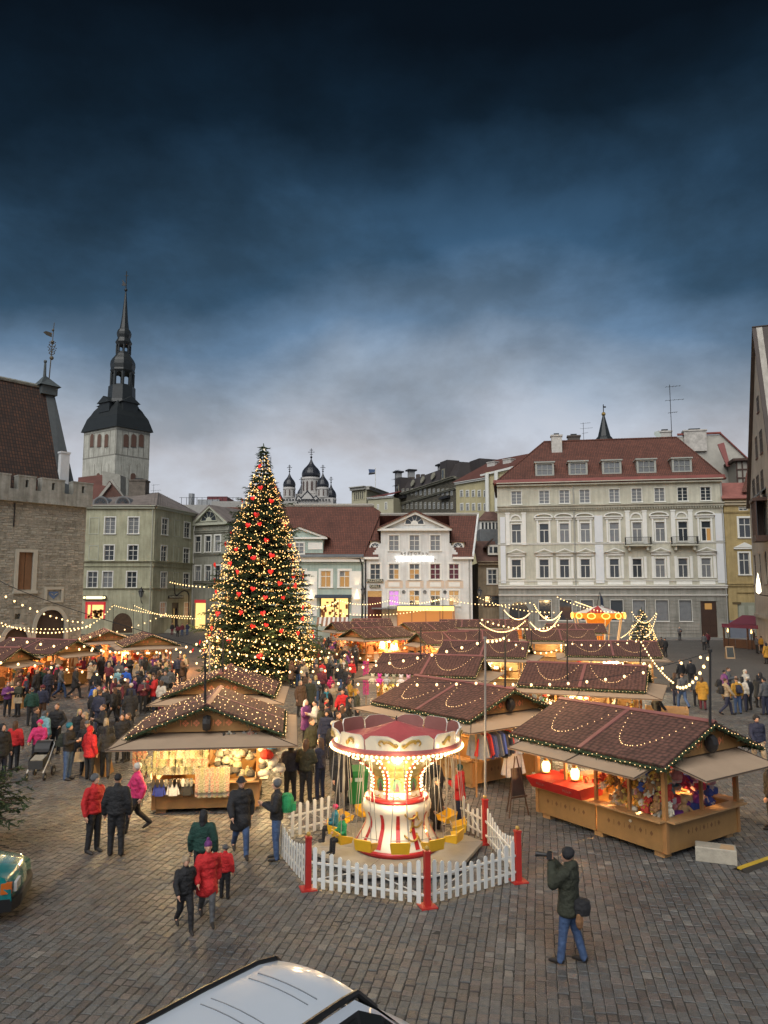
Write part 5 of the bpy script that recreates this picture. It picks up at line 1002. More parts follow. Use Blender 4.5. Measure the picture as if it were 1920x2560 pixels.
# ---------------------------------------------------------------- cathedral
t = thing('orthodox_cathedral', 'cathedral with five dark onion domes on the hill skyline right of the tree', 'cathedral'); DC = 300
WC = mat('cathedral_white', (.48, .46, .44), .8, .15, .2); DOME = mat('black_dome', (.022, .024, .032), .35, .2, .3)
zc_ = lambda y: at(778, 1080+.3617*y, DC).z; xc_ = lambda x, Y=DC: at(660+.3617*x, 1200, Y).x; k_ = .3617/1850*DC
def onion(x, rr, y0, y1, dy=0, drum=None, cross=1.0, b=460):
    c = (xc_(x), DC+dy); H_ = zc_(y1)-zc_(y0); z0_ = zc_(y0); R_ = rr*k_
    prof = [(.93, 0), (1.0, .10), (1.01, .2), (.93, .33), (.74, .46), (.5, .57), (.3, .68), (.16, .80), (.07, .92), (.03, 1.0)]
    o = put('onion_dome', MB().use(DOME).lathe([(r_*R_, z0_+h*H_) for r_, h in prof], 20, c).mesh('onion_dome'), t, )
    m = MB().use(IRON); zt = z0_+H_; s_ = 3.4*cross; m.tube((c[0], c[1], zt-.3), (c[0], c[1], zt+s_), .14, n=5); m.ball((c[0], c[1], zt+.2), .42*cross, 8)
    for q, w_ in ((.82, .7), (.6, 1.3), (.36, .6)): m.box(c[0]-w_*cross*.9, c[0]+w_*cross*.9, c[1]-.1, c[1]+.1, zt+s_*q-.1, zt+s_*q+.1)
    put('cross', m.mesh('cross'), t)
    zb = zc_(b); m = MB().use(WC).lathe([(R_*.97, zb), (R_*.97, z0_-.9), (R_*1.04, z0_-.8), (R_*1.0, z0_)], 20, c); d_ = put('drum', m.mesh('drum'), t)
    n = 12 if rr > 55 else 8; m = MB().use(mat('drum_dark', (.09, .06, .055), .6))
    for k in range(n): a = 2*pi*k/n+.2; p_ = Vector((c[0]+R_*.985*cos(a), c[1]+R_*.985*sin(a), 0)); e = Vector((-sin(a), cos(a), 0))*R_*.11; hz = (z0_-zb); m.hull([tuple(p_-e+Vector((0, 0, zb+hz*.18))), tuple(p_+e+Vector((0, 0, zb+hz*.18))), tuple(p_+e+Vector((0, 0, zb+hz*.68))), tuple(p_+Vector((0, 0, zb+hz*.78))), tuple(p_-e+Vector((0, 0, zb+hz*.68)))], [(0, 1, 2, 3, 4)])
    put('drum_window', m.mesh('drum_window'), d_)['kind'] = 'stuff'
onion(325, 65, 318, 178, 0, cross=1.15, b=432); onion(193, 42, 404, 298, -8, cross=.85, b=475); onion(418, 42, 404, 298, -8, cross=.85, b=475); onion(235, 30, 428, 325, 12, cross=.8, b=480); onion(449, 39, 432, 322, 12, cross=.8, b=480)
m = MB().use(WC); a, b = xc_(232), xc_(408); m.box(a, b, DC-6, DC+14, 20, zc_(440)); m.box(xc_(155), xc_(490), DC-10, DC+20, 15, zc_(478)); put('wall', m.mesh('wall'), t)
m = MB().use(DOME)
for c, w_, y in ((320, 46, 455), (262, 22, 462), (376, 22, 462)):
    x = xc_(c); z = zc_(y+22); hw = w_*k_; m.slab([(x-hw, DC-10.5, z), (x+hw, DC-10.5, z), (x+hw*.5, DC-10.5, z+hw*.55), (x, DC-10.5, z+hw*1.15), (x-hw*.5, DC-10.5, z+hw*.55)], 6)
put('kokoshnik_roof', m.mesh('kokoshnik_roof'), t); m = MB().use(WC)
for c, w_, y in ((320, 40, 457), (262, 18, 464), (376, 18, 464)):
    x = xc_(c); z = zc_(y+24); hw = w_*k_; m.slab([(x-hw, DC-10.7, z-.3), (x+hw, DC-10.7, z-.3), (x+hw*.5, DC-10.7, z+hw*.5), (x, DC-10.7, z+hw*1.0), (x-hw*.5, DC-10.7, z+hw*.5)], .2)
put('kokoshnik_front', m.mesh('kokoshnik_front'), t); m = MB().use(DOME)
for k in range(16): x = xc_(165+k*20); m.box(x-.35, x+.35, DC-10.75, DC-10.6, zc_(498), zc_(486))
put('arcade_window', m.mesh('arcade_window'), t)
# ---------------------------------------------------------------- houses on the hill
Z9 = lambda x, y: (860+.2411*x, 1140+.2411*y)
def small_wins(f, us_, v0, v1, wpx, fr=None, glass=None, arched=False):
    for u in us_:
        z1_ = f.z(u, v0); z0_ = f.z(u, v1); w_ = abs(f.x(u+wpx/2)-f.x(u-wpx/2)); f.window(f.x(u), z0_, z1_, w_, 'cross', sur=.18, sill=False, hole=False, glass=glass, surm=fr or WHITE)
f = Fac('museum_block', 'cream tower like block with deep cornice and a small flag on its roof', 'building', 878, 262, 915, 258); side = f.sub(915, 258, 962, 275)
CR2 = mat('hill_cream', (.43, .40, .28), .85, .1, .3); ev = f.z(900, 1222)
f.wall(ev, CR2); side.wall(ev, CR2)
for F_ in (f, side): F_.band('cornice', ev-.5, .9, 1.1, mat('grey_cornice', (.36, .35, .32), .8))
f.put('window_strip', MB().box(1.2, f.W-1, -.05, 0, f.z(900, 1247), f.z(900, 1230)), GLASS)
for k in range(6): x = 1.2+(f.W-2.2)*k/5; f.put('window_post', MB().box(x-.2, x+.2, -.25, .0, f.z(900, 1249), f.z(900, 1229)), CR2)
x = f.W*.8; f.put('flagpole', MB().tube((x+1.5, 5, ev), (x+1.5, 5, f.L(924, 1171, yoff=5)[1]), .12, n=6), WHITE); f.put('flag', MB().use(mat('flag_blue', (.06, .1, .2), .7)).slab([(x+1.4, 5, f.L(924, 1176, yoff=5)[1]-.8), (x+1.4, 5, f.L(924, 1176, yoff=5)[1]+.1), (x-1.6, 5, f.L(924, 1176, yoff=5)[1]+.5), (x-1.3, 5, f.L(924, 1176, yoff=5)[1]-.9)][::-1], .05).use(mat('flag_dark', (.02, .02, .02), .7)).box(x-1.5, x+1.4, 4.93, 5, f.L(924, 1176, yoff=5)[1]-1.6, f.L(924, 1176, yoff=5)[1]-.9))
f = Fac('low_wing', 'low cream wing with red edged roof left of the dark stone mansion', 'building', 919, 250, 984, 245); ev = f.z(950, 1244)
small_wins(f, [965], 1256, 1274, 4); small_wins(f, [945], 1262, 1274, 3); f.wall(ev, CR2); f.band('cornice', ev-.3, .4, .5, WHITE); roof_planes(f, [[(-.5, -.6, ev+.2), (f.W, -.6, ev+.9), (f.W, 8, ev+3.2), (2, 8, ev+2)]], PLAIN_RED); back_block(f, CR2, ev-.2, 12)
f = Fac('stone_mansion', 'long dark stone mansion with mansard roof and capped chimneys on the hill', 'building', 980, 258, 1143, 212)
DKM = mat_brick('dark_mansion_stone', (.17, .15, .11), (.11, .10, .075), (.05, .045, .04), 1.0, .45, .06, .9, 1, .5); MANS = mat('mansard_dark', (.05, .042, .042), .7, .3, .3, .3, 2)
ev = f.z(1060, 1218); f.wall(ev, DKM); back_block(f, DKM, ev, 14)
us_ = [1008+k*11.2 for k in range(12)]; small_wins(f, us_, 1222, 1238, 5.0, fr=mat('mansion_trim', (.24, .23, .18), .8)); small_wins(f, us_, 1256, 1272, 5.0, fr=mat('mansion_trim', (.24, .23, .18), .8))
f.band('cornice', ev-.4, .5, .7, mat('mansion_trim', (.24, .23, .18), .8)); f.band('string_course', f.z(1060, 1246), .4, .4, mat('mansion_trim', (.24, .23, .18), .8))
zt = ev+4.8; mb = MB().slab([(0, 0, ev), (f.W, 0, ev), (f.W-1, 2.6, zt), (2.8, 2.6, zt)], .3); mb.slab([(0, 14, ev), (0, 0, ev), (2.8, 2.6, zt), (2.8, 12, zt)], .3); mb.slab([(2.8, 2.6, zt), (f.W-1, 2.6, zt), (f.W-1, 12, zt), (2.8, 12, zt)], .3); mb.slab([(f.W, 0, ev), (f.W, 14, ev), (f.W-1, 12, zt), (f.W-1, 2.6, zt)], .3); f.put('mansard_roof', mb, MANS)
f.put('right_wing_roof', MB().box(f.W-1, f.W+5, 5, 14, ev-4, zt+.2), MANS)
for c in (.12, .84): x = f.W*c; f.put('roof_pavilion', MB().box(x-2.4, x+2.4, -.1, 4, ev, zt+1.2), MANS); f.put('dormer', MB().use(mat('mansion_trim', (.24, .23, .18), .8)).box(x-.9, x+.9, -.35, .5, ev+.5, ev+3.6).use(GLASS).box(x-.5, x+.5, -.4, -.35, ev+.9, ev+3.2), None)
for c in (.34, .5, .66): x = f.W*c; o = MB().use(mat('mansion_trim', (.24, .23, .18), .8)).lathe([(.9, 0), (1.2, .2), (1.2, .5)], 12).use(GLASS).lathe([(0, .3), (.9, .3)], 12).build('round_dormer', f.t); o.location = (x, .9, ev+2.7); o.rotation_euler = (radians(75), 0, 0)
for u, v in ((996, 1182), (1028, 1178), (1104, 1165), (1140, 1160)):
    x, z = f.L(u, v, yoff=5); mb = MB().use(mat('dark_brick', (.1, .08, .07), .8)).box(x-1.0, x+1.0, 4, 6, zt-1.5, z-2.2); mb.use(mat('pot_grey', (.3, .3, .3), .7)).box(x-.9, x+.9, 4, 6, z-2.2, z); mb.use(IRON).box(x-1.5, x+1.5, 3.4, 6.6, z, z+.5); f.put('chimney', mb)
for u in (1045, 1057): x, z = f.L(u, 1186, yoff=6); f.put('chimney_pot', MB().box(x-.7, x+.7, 5.5, 6.5, zt-.2, z), mat('dark_brick', (.1, .08, .07), .8))
for u in (1009, 1117): x = f.x(u); f.put('balcony', MB().box(x-2.8, x+2.8, -1.2, 0, f.z(u, 1247), f.z(u, 1241)), IRON)
x, z = f.L(988, 1240, yoff=-2); antenna(f.t, x, -2, z-2, f.L(988, 1176, yoff=-2)[1]-z+2, 2.4)
f = Fac('hill_palace', 'pale yellow palace wing with rows of small windows and red roof on the hill', 'building', 1143, 190, 1236, 180)
YE2 = mat('pale_yellow_plaster', (.50, .44, .26), .85, .08, .4); ev = f.z(1160, 1205)
small_wins(f, [1156+k*14.9 for k in range(6)], 1226, 1242, 6); small_wins(f, [1156+k*14.9 for k in range(6)], 1259, 1276, 6)
f.wall(ev, YE2); f.band('cornice', ev-.4, .4, .5, WHITE); back_block(f, YE2, ev, 14)
a = f.L(1262, 1150, yoff=9); roof_planes(f, [[(-.8, -.8, ev+.2), (f.W+6, -.8, ev+.2), (a[0]+16, 9, a[1]+.5), (a[0]-4.5, 9, a[1]+.5)], [(-.8, 18, ev+.2), (-.8, -.8, ev+.2), (a[0]-4.5, 9, a[1]+.5)]], mat('dusky_red_roof', (.11, .04, .03), .75, .3, .6, .4, 5))
x, z = f.L(1232, 1165, yoff=6); 
for u, v in ((1232, 1157), (1272, 1150)): x, z = f.L(u, v, yoff=6); chimney(f.t, x, 6, z-5, z, 2.6, 1.6, BRICKW)
mb = MB().use(YE2); x0 = f.x(1233); mb.box(x0, x0+8, -2.2, -.1, 0, ev+1); pa_ = f.L(1312, 1164, yoff=-2.4); mb.slab([(x0-1, -2.4, ev+.2), (pa_[0], -2.4, ev+.2), (pa_[0], -2.4, pa_[1])], 2); mb.use(WHITE).slab([(x0-1.3, -2.7, ev+.2), (pa_[0], -2.7, pa_[1]-.1), (pa_[0], -2.7, pa_[1]+.5), (x0-1.5, -2.7, ev+.6)], .3); f.put('portico', mb); f.put('portico_column', MB().tube((x0+1.1, -2.9, ev-9), (x0+1.1, -2.9, ev+.6), .5, n=10).tube((x0+4.1, -2.9, ev-9), (x0+4.1, -2.9, ev+.6), .5, n=10), WHITE)
# spire far behind the cream palace
t = thing('far_spire', 'slim dark green church spire above the ridge of the cream palace', 'spire'); c = at(1511, 1100, 260); zf = lambda y: at(1511, 980+.446*y, 260).z
put('spire', MB().use(LEAD).lathe([(3.6, zf(275)), (3.0, zf(262)), (2.3, zf(250)), (.35, zf(130))], 8, (c.x, 260)).mesh('spire'), t); put('ball', MB().use(mat('gilt_ball', (.3, .2, .06), .4, metal=.5)).ball((c.x, 260, zf(124)), .75, 10).mesh('ball'), t); put('vane', MB().use(IRON).tube((c.x, 260, zf(125)), (c.x, 260, zf(70)), .16, n=5).box(c.x-.1, c.x+.9, 259.9, 260.1, zf(88), zf(80)).mesh('vane'), t); put('wall', MB().use(WT).box(c.x-3.2, c.x+3.2, 257, 263, 5, zf(275)).mesh('wall'), t)

for m_, a_ in ((CREAM, .2), (CREAMG, .3), (GRN, .28), (WH, .16), (MINT, .18), (GRY, .28), (YEL, .25), (LIME, .3), (LIMEG, .35), (GW, .25), (TAN, .3), (WT, .3), (YE2, .12)): streak(m_, a_)
# ================================================================== MARKET STALLS
def mat_shingle():
    m = mat('roof_shingles', (.10, .036, .033), .85, 0); t = m.node_tree; b = t.nodes['Principled BSDF']; tc = N(t, 'ShaderNodeTexCoord')
    sp = N(t, 'ShaderNodeSeparateXYZ'); t.links.new(tc.outputs['Object'], sp.inputs[0]); cb = N(t, 'ShaderNodeCombineXYZ'); t.links.new(sp.outputs[0], cb.inputs[0]); t.links.new(math_(t, 'MULTIPLY', math_(t, 'ABSOLUTE', sp.outputs[1]), 1.08), cb.inputs[1])
    vo = N(t, 'ShaderNodeTexVoronoi'); vo.feature = 'F1'; vo.inputs['Scale'].default_value = 7.0; vo.inputs['Randomness'].default_value = .35
    mp = N(t, 'ShaderNodeMapping'); mp.inputs['Scale'].default_value = (1, 1.25, 1); t.links.new(cb.outputs[0], mp.inputs[0]); t.links.new(mp.outputs[0], vo.inputs[0])
    f = ramp(t, vo.outputs['Distance'], [(.15, (.150, .068, .052)), (.42, (.105, .048, .037)), (.6, (.055, .027, .022))])
    nz = N(t, 'ShaderNodeTexNoise'); nz.inputs['Scale'].default_value = 1.2; nz.inputs['Detail'].default_value = 8; nz.inputs['Roughness'].default_value = .75; t.links.new(tc.outputs['Object'], nz.inputs[0])
    g = ramp(t, nz.outputs['Fac'], [(.3, (.72,)*3), (.7, (1.25,)*3)])
    mx = N(t, 'ShaderNodeMix', data_type='RGBA', blend_type='MULTIPLY'); mx.inputs[0].default_value = 1; t.links.new(f, mx.inputs[6]); t.links.new(g, mx.inputs[7]); t.links.new(mx.outputs[2], b.inputs['Base Color'])
    bp = N(t, 'ShaderNodeBump'); bp.inputs['Strength'].default_value = .8; bp.inputs['Distance'].default_value = .03; bp.invert = True; t.links.new(vo.outputs['Distance'], bp.inputs['Height']); t.links.new(bp.outputs[0], b.inputs['Normal']); return m
SHING = mat_shingle()
RCAP = mat('ridge_strip', (.26, .105, .095), .6, .15, 3)
PLY = mat('stall_plywood', (.30, .165, .058), .6, .22, 2.5, .1, 30); POST = mat('stall_post', (.34, .17, .06), .6, .2, 4); CTR = mat('counter_board', (.40, .23, .10), .5, .2, 5)
AWN = mat('awning_canvas', (.38, .275, .19), .85, .12, 1.2, .15, 25); AWNE = mat('awning_edge', (.10, .07, .05), .8)
GARL = mat('fir_garland', (.035, .06, .025), .8, .35, 9); ORN = mat('ornament_paint', (.75, .26, .12), .6, .1); ORND = mat('carved_ornament', (.16, .075, .03), .7)
SPK = mat('speaker_black', (.02, .018, .018), .5)
RZ, EZ = 2.88, 2.12
def garland_mesh(Lr, Wr, n_m=150, lights=True):
    r = random.Random(9); mb = MB().use(GARL); x, y = Lr/2, Wr/2
    segs = [((-x, -y, EZ), (x, -y, EZ)), ((-x, y, EZ), (x, y, EZ))]+[((sx*x, sy*y, EZ), (sx*x, 0, RZ)) for sx in (-1, 1) for sy in (-1, 1)]
    for a, b in segs:
        a, b = Vector(a), Vector(b); L_ = (b-a).length
        for i in range(int(L_*n_m)):
            p = a.lerp(b, r.random())+Vector((r.gauss(0, .035), r.gauss(0, .035), r.gauss(0, .03)-.03)); d = Vector((r.gauss(0, 1), r.gauss(0, 1), r.gauss(0, .8)-.3)).normalized()*r.uniform(.07, .14); e = d.cross(Vector((r.random(), r.random(), r.random()))).normalized()*.014
            mb.face([p-e, p+e, p+d])
        mb.tube(a-Vector((0, 0, .03)), b-Vector((0, 0, .03)), .035, n=5)
    return mb.mesh('garland')
def gl_lights_mesh(Lr, Wr, seed=1):
    r = random.Random(seed); mb = MB().use(BULBW); x, y = Lr/2, Wr/2
    segs = [((-x, -y, EZ), (x, -y, EZ)), ((-x, y, EZ), (x, y, EZ))]+[((sx*x, sy*y, EZ), (sx*x, 0, RZ)) for sx in (-1, 1) for sy in (-1, 1)]
    for a, b in segs:
        a, b = Vector(a), Vector(b); n = int((b-a).length/.13)
        for i in range(n): p = a.lerp(b, (i+.5)/n); o_ = Vector((p.x*.02, p.y*.02+(0.03 if p.y > 0 else -.03), r.uniform(-.05, .03))); mb.ball(p+o_, .0105, 4)
    return mb.mesh('garland_lights')
def roof_lights_mesh(Lr, Wr, style, seed=1):
    r = random.Random(seed); mb = MB().use(BULBW); x, y = Lr/2, Wr/2
    zz = lambda v: EZ+(RZ-EZ)*(1-abs(v)/y)+.075
    if style == 'swag':
        for s_ in (-1, 1):
            for k in (0, 1):
                x0 = -x*.82+k*x*.92; x1 = x0+x*.72
                for i in range(25):
                    t = i/24; xx = x0+(x1-x0)*t; v = s_*(y*.12+y*.66*(1-abs(2*t-1)**2.2)); mb.ball((xx+r.uniform(-.02, .02), v, zz(v)), .012, 4)
    else:
        for s_ in (-1, 1):
            for k in range(7):
                xx = -x+.3+(2*x-.6)*k/6
                for i in range(13):
                    if r.random() < .3: continue
                    v = s_*y*(.08+.88*i/12+r.uniform(-.03, .03)); mb.ball((xx+r.uniform(-.16, .16), v, zz(v)), r.choice((.010, .013, .016)), 4)
    return mb.mesh('roof_lights')
def stall(label, cx_, cy_, deg, L=3.95, W=2.85, Lr=4.75, Wr=3.95, style='swag', sides='F', awn='FBLR', mitre=False, lamp=(1, .62, .25), power=22, split=True, open_='FBLR', closed='', gable_orn=True, near=True, grp='wooden market stalls with shingled roofs', z=0):
    t = thing('market_stall', label, 'market stall', (cx_, cy_, z), radians(deg), grp); x, y = L/2, W/2; X, Y = Lr/2, Wr/2
    def P(name, key, fn, **k):
        o = put(name, cached((name, key), fn), t, **k); return o
    K = (L, W, Lr, Wr)
    for sx in (-1, 0, 1):
        for sy in (-1, 1): P('base_block', 0, lambda: MB().use(CTR).box(-.13, .13, -.13, .13, 0, .13).mesh('base_block'), loc=(sx*(x-.25), sy*(y-.2), 0))
    # wall panels, one per module, with carved pattern
    def panel(w_, mods):
        mb = MB().use(PLY)
        for k in range(mods):
            a = -w_/2+w_*k/mods+.02; b = a+w_/mods-.04; mb.box(a, b, 0, .035, .13, .82); n = 9; mb.use(ORND)
            if near:
                for i in range(n):
                    c = (a+b)/2+(i-4)*min(.15, (b-a)*.08)
                    if i % 2 == 0: mb.slab([(c, -.003, .42), (c+.045, -.003, .48), (c, -.003, .54), (c-.045, -.003, .48)], .004)
                    else: mb.box(c-.008, c+.008, -.003, .001, .42, .54)
            mb.use(PLY)
        return mb.mesh('wall_panel')
    for nm, w_, px_, py_, rz in (('F', L, 0, -y, 0), ('B', L, 0, y, pi), ('L', W, -x, 0, -pi/2), ('R', W, x, 0, pi/2)):
        mods = 2 if w_ > 3.5 else 1
        P('wall_panel', (w_, mods), lambda: panel(w_, mods), loc=(px_, py_, 0), rz=rz)
        if nm in closed: P('closed_shutter', w_, lambda: MB().use(PLY).box(-w_/2+.08, w_/2-.08, .01, .04, .86, 2.1).mesh('closed_shutter'), loc=(px_, py_, 0), rz=rz)
        elif nm in open_: P('counter', w_, lambda: MB().use(CTR).box(-w_/2-.02, w_/2+.02, -.24, .12, .82, .855).mesh('counter'), loc=(px_, py_, 0), rz=rz)
        if nm in open_ and nm not in closed:
            for q in ((-.25, 0, .25) if w_ > 3.5 else (0,)): P('mid_post', 0, lambda: MB().use(POST).box(-.035, .035, -.0, .07, .856, 2.12).mesh('mid_post'), loc=(px_+(q*w_ if nm in 'FB' else 0), py_+(q*w_ if nm in 'LR' else 0), 0), rz=rz)
        if nm in awn:
            ex = 1.05; m_ = ex if mitre else 0; zi, zo = 2.13, 1.90
            key = (w_, mitre)
            def aw():
                mb = MB().use(AWN); q = [(-w_/2-m_*1.0, -ex, zo), (w_/2+m_*1.0, -ex, zo), (w_/2, 0, zi), (-w_/2, 0, zi)]; mb.slab(q, .03)
                mb.use(AWNE)
                for a, b in zip(q, q[1:]+q[:1]): mb.tube(Vector(a)+Vector((0, 0, .01)), Vector(b)+Vector((0, 0, .01)), .014, n=4)
                if w_ > 3.5: mb.tube((0, -ex, zo+.012), (0, 0, zi+.012), .016, n=4)
                return mb.mesh('awning')
            P('awning', key, aw, loc=(px_, py_, 0), rz=rz)
    for sx in (-1, 1):
        for sy in (-1, 1): P('corner_post', 0, lambda: MB().use(POST).box(-.05, .05, -.05, .05, .13, 2.2).mesh('corner_post'), loc=(sx*(x-.02), sy*(y-.02), 0))
    P('floor', K, lambda: MB().use(PLY).box(-x+.05, x-.05, -y+.05, y-.05, .14, .18).mesh('floor'))
    P('ceiling', K, lambda: MB().use(PLY).box(-x, x, -y, y, 2.13, 2.16).mesh('ceiling'))
    if split: P('shelf_partition', K, lambda: MB().use(PLY).box(-x+.3, x-.3, -.03, .03, .18, 2.1).use(CTR).box(-x+.3, x-.3, -.3, .3, 1.2, 1.23).box(-x+.3, x-.3, -.3, .3, 1.6, 1.63).mesh('shelf_partition'))
    for s_ in (-1, 1):
        def rp():
            mb = MB().use(SHING)
            q = [(-X, -Y, EZ), (X, -Y, EZ), (X, 0, RZ), (-X, 0, RZ)] if s_ < 0 else [(X, Y, EZ), (-X, Y, EZ), (-X, 0, RZ), (X, 0, RZ)]
            mb.slab([Vector(p)+Vector((0, 0, .06)) for p in q], .06); return mb.mesh('roof_panel')
        P('roof_panel', (K, s_), rp)
        P('roof_strip', (K, s_), lambda: MB().use(RCAP).slab([Vector(p)+Vector((0, 0, .078)) for p in ([(-.06, -Y, EZ), (.06, -Y, EZ), (.06, 0, RZ), (-.06, 0, RZ)] if s_ < 0 else [(.06, Y, EZ), (-.06, Y, EZ), (-.06, 0, RZ), (.06, 0, RZ)])], .02).mesh('roof_strip'))
        def gb():
            mb = MB().use(PLY); mb.slab([(s_*(x+.12), s_*(-y-.35), 2.17), (s_*(x+.12), s_*(y+.35), 2.17), (s_*(x+.12), 0, RZ-.03)], .06)
            mb.use(ORN)
            if gable_orn:
                for i in (-2, -1, 1, 2):
                    c = i*.29; e = s_*(x+.132)
                    for a, b in ((0, .052), (0, -.052), (.052, 0), (-.052, 0)): mb.slab([(e, c+a-s_*.044, 2.40+b), (e, c+a, 2.356+b), (e, c+a+s_*.044, 2.40+b), (e, c+a, 2.444+b)][::s_], .008)
                    mb.box(min(e, e+s_*.004), max(e, e+s_*.004), c+.135-.009, c+.135+.009, 2.32, 2.48)
            return mb.mesh('gable_board')
        P('gable_board', (K, s_, gable_orn), gb)
    P('ridge_cap', K, lambda: MB().use(RCAP).slab([(-X-.02, -.10, RZ+.05), (X+.02, -.10, RZ+.05), (X+.02, 0, RZ+.1), (-X-.02, 0, RZ+.1)], .02).slab([(X+.02, .10, RZ+.05), (-X-.02, .10, RZ+.05), (-X-.02, 0, RZ+.1), (X+.02, 0, RZ+.1)], .02).mesh('ridge_cap'))
    o = P('garland', K, lambda: garland_mesh(Lr, Wr)); o['kind'] = 'stuff'
    o = P('garland_lights', K, lambda: gl_lights_mesh(Lr, Wr)); o['kind'] = 'stuff'
    o = P('roof_lights', (K, style), lambda: roof_lights_mesh(Lr, Wr, style)); o['kind'] = 'stuff'
    for sy in ((-1, 1) if split else (1,)):
        l = bpy.data.lights.new('stall_light', 'POINT'); l.energy = power*EX*((26 if cy_ > 44 else 14) if split else 13); l.color = lamp; l.shadow_soft_size = .12
        lo = bpy.data.objects.new('stall_light', l); COL.objects.link(lo); lo.parent = t; lo.location = (0, sy*(y+.45) if split else 0, 1.86)
        P('lamp', 0, lambda: MB().use(mat('stall_lamp', (1, .7, .4), .4, 0, emit=(1, .75, .38), estr=9)).ball((0, 0, 0), .06, 8).mesh('lamp'), loc=(x*.45, sy*(y+.35), 1.93))
    return t
WARM = (1, .60, .24); YELO = (1, .74, .38); RED = (1, .42, .16)
ST = {}
S = lambda k, *a, **kw: ST.__setitem__(k, stall(*a, **kw))
S('R1', 'front right stall with red cloth counter and plush toys behind its lit windows', 6.38, 19.65, -56, awn='FLR', split=False, lamp=WARM, power=48)
S('R2', 'stall behind the swing ride with clothes hanging along its front', 2.62, 25.7, -53, L=4.0, Lr=4.9, mitre=True, lamp=WARM, power=30)
S('R3', 'third stall back from the swing ride, plush toys hanging on its left side', 2.35, 36.9, -19, L=4.3, Lr=5.1, mitre=True, lamp=YELO, power=40)
S('R4', 'stall directly behind the front right stall, full of small lit souvenirs', 8.6, 32.1, -23, L=4.2, Lr=5.0, mitre=True, lamp=YELO, power=36)
S('A1', 'front left stall hung with mittens, scarves and fur hats under an ornamented gable', -5.02, 22.35, 97, L=3.1, W=2.8, Lr=3.95, Wr=4.1, style='rows', mitre=True, lamp=(1, .68, .28), power=34)
S('A2', 'stall standing right behind the front left mitten stall', -6.3, 29.9, 95, L=3.1, W=2.8, Lr=3.95, Wr=4.1, style='rows', mitre=True, lamp=YELO)
S('R5', 'stall in the middle of the market with very bright pale goods', 6.4, 47.2, -18, L=4.6, Lr=5.4, mitre=True, lamp=(1, .85, .5), power=60)
S('R6', 'stall in the right middle of the market selling white textiles', 14.3, 47.4, -12, L=4.6, Lr=5.6, mitre=True, lamp=(1, .85, .55), power=50)
S('R7', 'stall with dark ridge left of the small lit fir at right rear', 14.6, 62.5, -7, L=4.6, Lr=5.6, lamp=YELO, mitre=True)
S('R8', 'stall behind the dark ridge stall, near the far orange lit ride', 19.0, 74.5, -7, L=4.6, Lr=5.6, lamp=WARM)
S('R9', 'stall left of the lit light swags in the rear of the market', 8.0, 61.0, -6, L=4.6, Lr=5.6, lamp=RED, mitre=True)
S('C1', 'orange glowing stall with its gable to the left, right of the big tree', -.6, 66.5, 38, L=4.6, Lr=5.6, style='rows', lamp=RED, power=60, mitre=True)
S('C2', 'stall behind the orange glowing stall near the striped awning', -3.0, 79.5, 25, L=4.6, Lr=5.6, style='rows', lamp=RED, power=40, mitre=True)
S('C3', 'rear stall in front of the yellow canopy of the white house', 4.4, 78.5, 30, L=4.6, Lr=5.6, style='rows', lamp=RED, power=40, mitre=True)
S('C4', 'rearmost stall before the right half of the white house', 9.0, 86.0, -8, L=4.4, Lr=5.2, lamp=RED, style='rows')
S('C5', 'rearmost stall before the tan house', 14.0, 86.5, -8, L=4.4, Lr=5.2, lamp=RED, style='rows')
S('C6', 'small stall half hidden between the orange stall and the bright stall', 4.6, 58.5, 20, L=3.6, Lr=4.4, lamp=RED, power=50)
S('C7', 'small rearmost stall left of the pizzeria door', -1.5, 89.5, 10, L=3.8, Lr=4.6, lamp=RED, style='rows')
S('L1', 'red lit food stall before the town hall doorways', -22.6, 49.6, -24, L=5.2, Lr=6.2, lamp=RED, power=40)
S('L0', 'stall cut by the left edge of the market', -22.6, 42.0, -6, L=4.0, Lr=4.8, lamp=RED)
S('T2', 'amber glowing stall left of the big tree with many roof lights', -18.0, 57.0, 115, L=4.6, Lr=5.6, style='rows', lamp=RED, power=75, mitre=True)
S('T1', 'stall behind the amber stall, in front of the corner house', -23.2, 62.5, 115, L=4.6, Lr=5.6, style='rows', lamp=RED, power=60, mitre=True)
for k, yy in (('A1', 0), ('R1', 0), ('R2', 0)):   # round loudspeakers on gables
    t = ST[k]; s_ = -1 if k == 'A1' else 1
    L_ = 3.1 if k == 'A1' else 4.0
    o = put('loudspeaker', cached('spk', lambda: MB().use(SPK).lathe([(.02, -.12), (.12, -.1), (.15, 0), (.12, .1), (.02, .12)], 10).mesh('loudspeaker')), t, (s_*(L_/2+.27), .0, 2.42), rot=(pi/2, 0, 0), sc=(1, 1.5, 1))
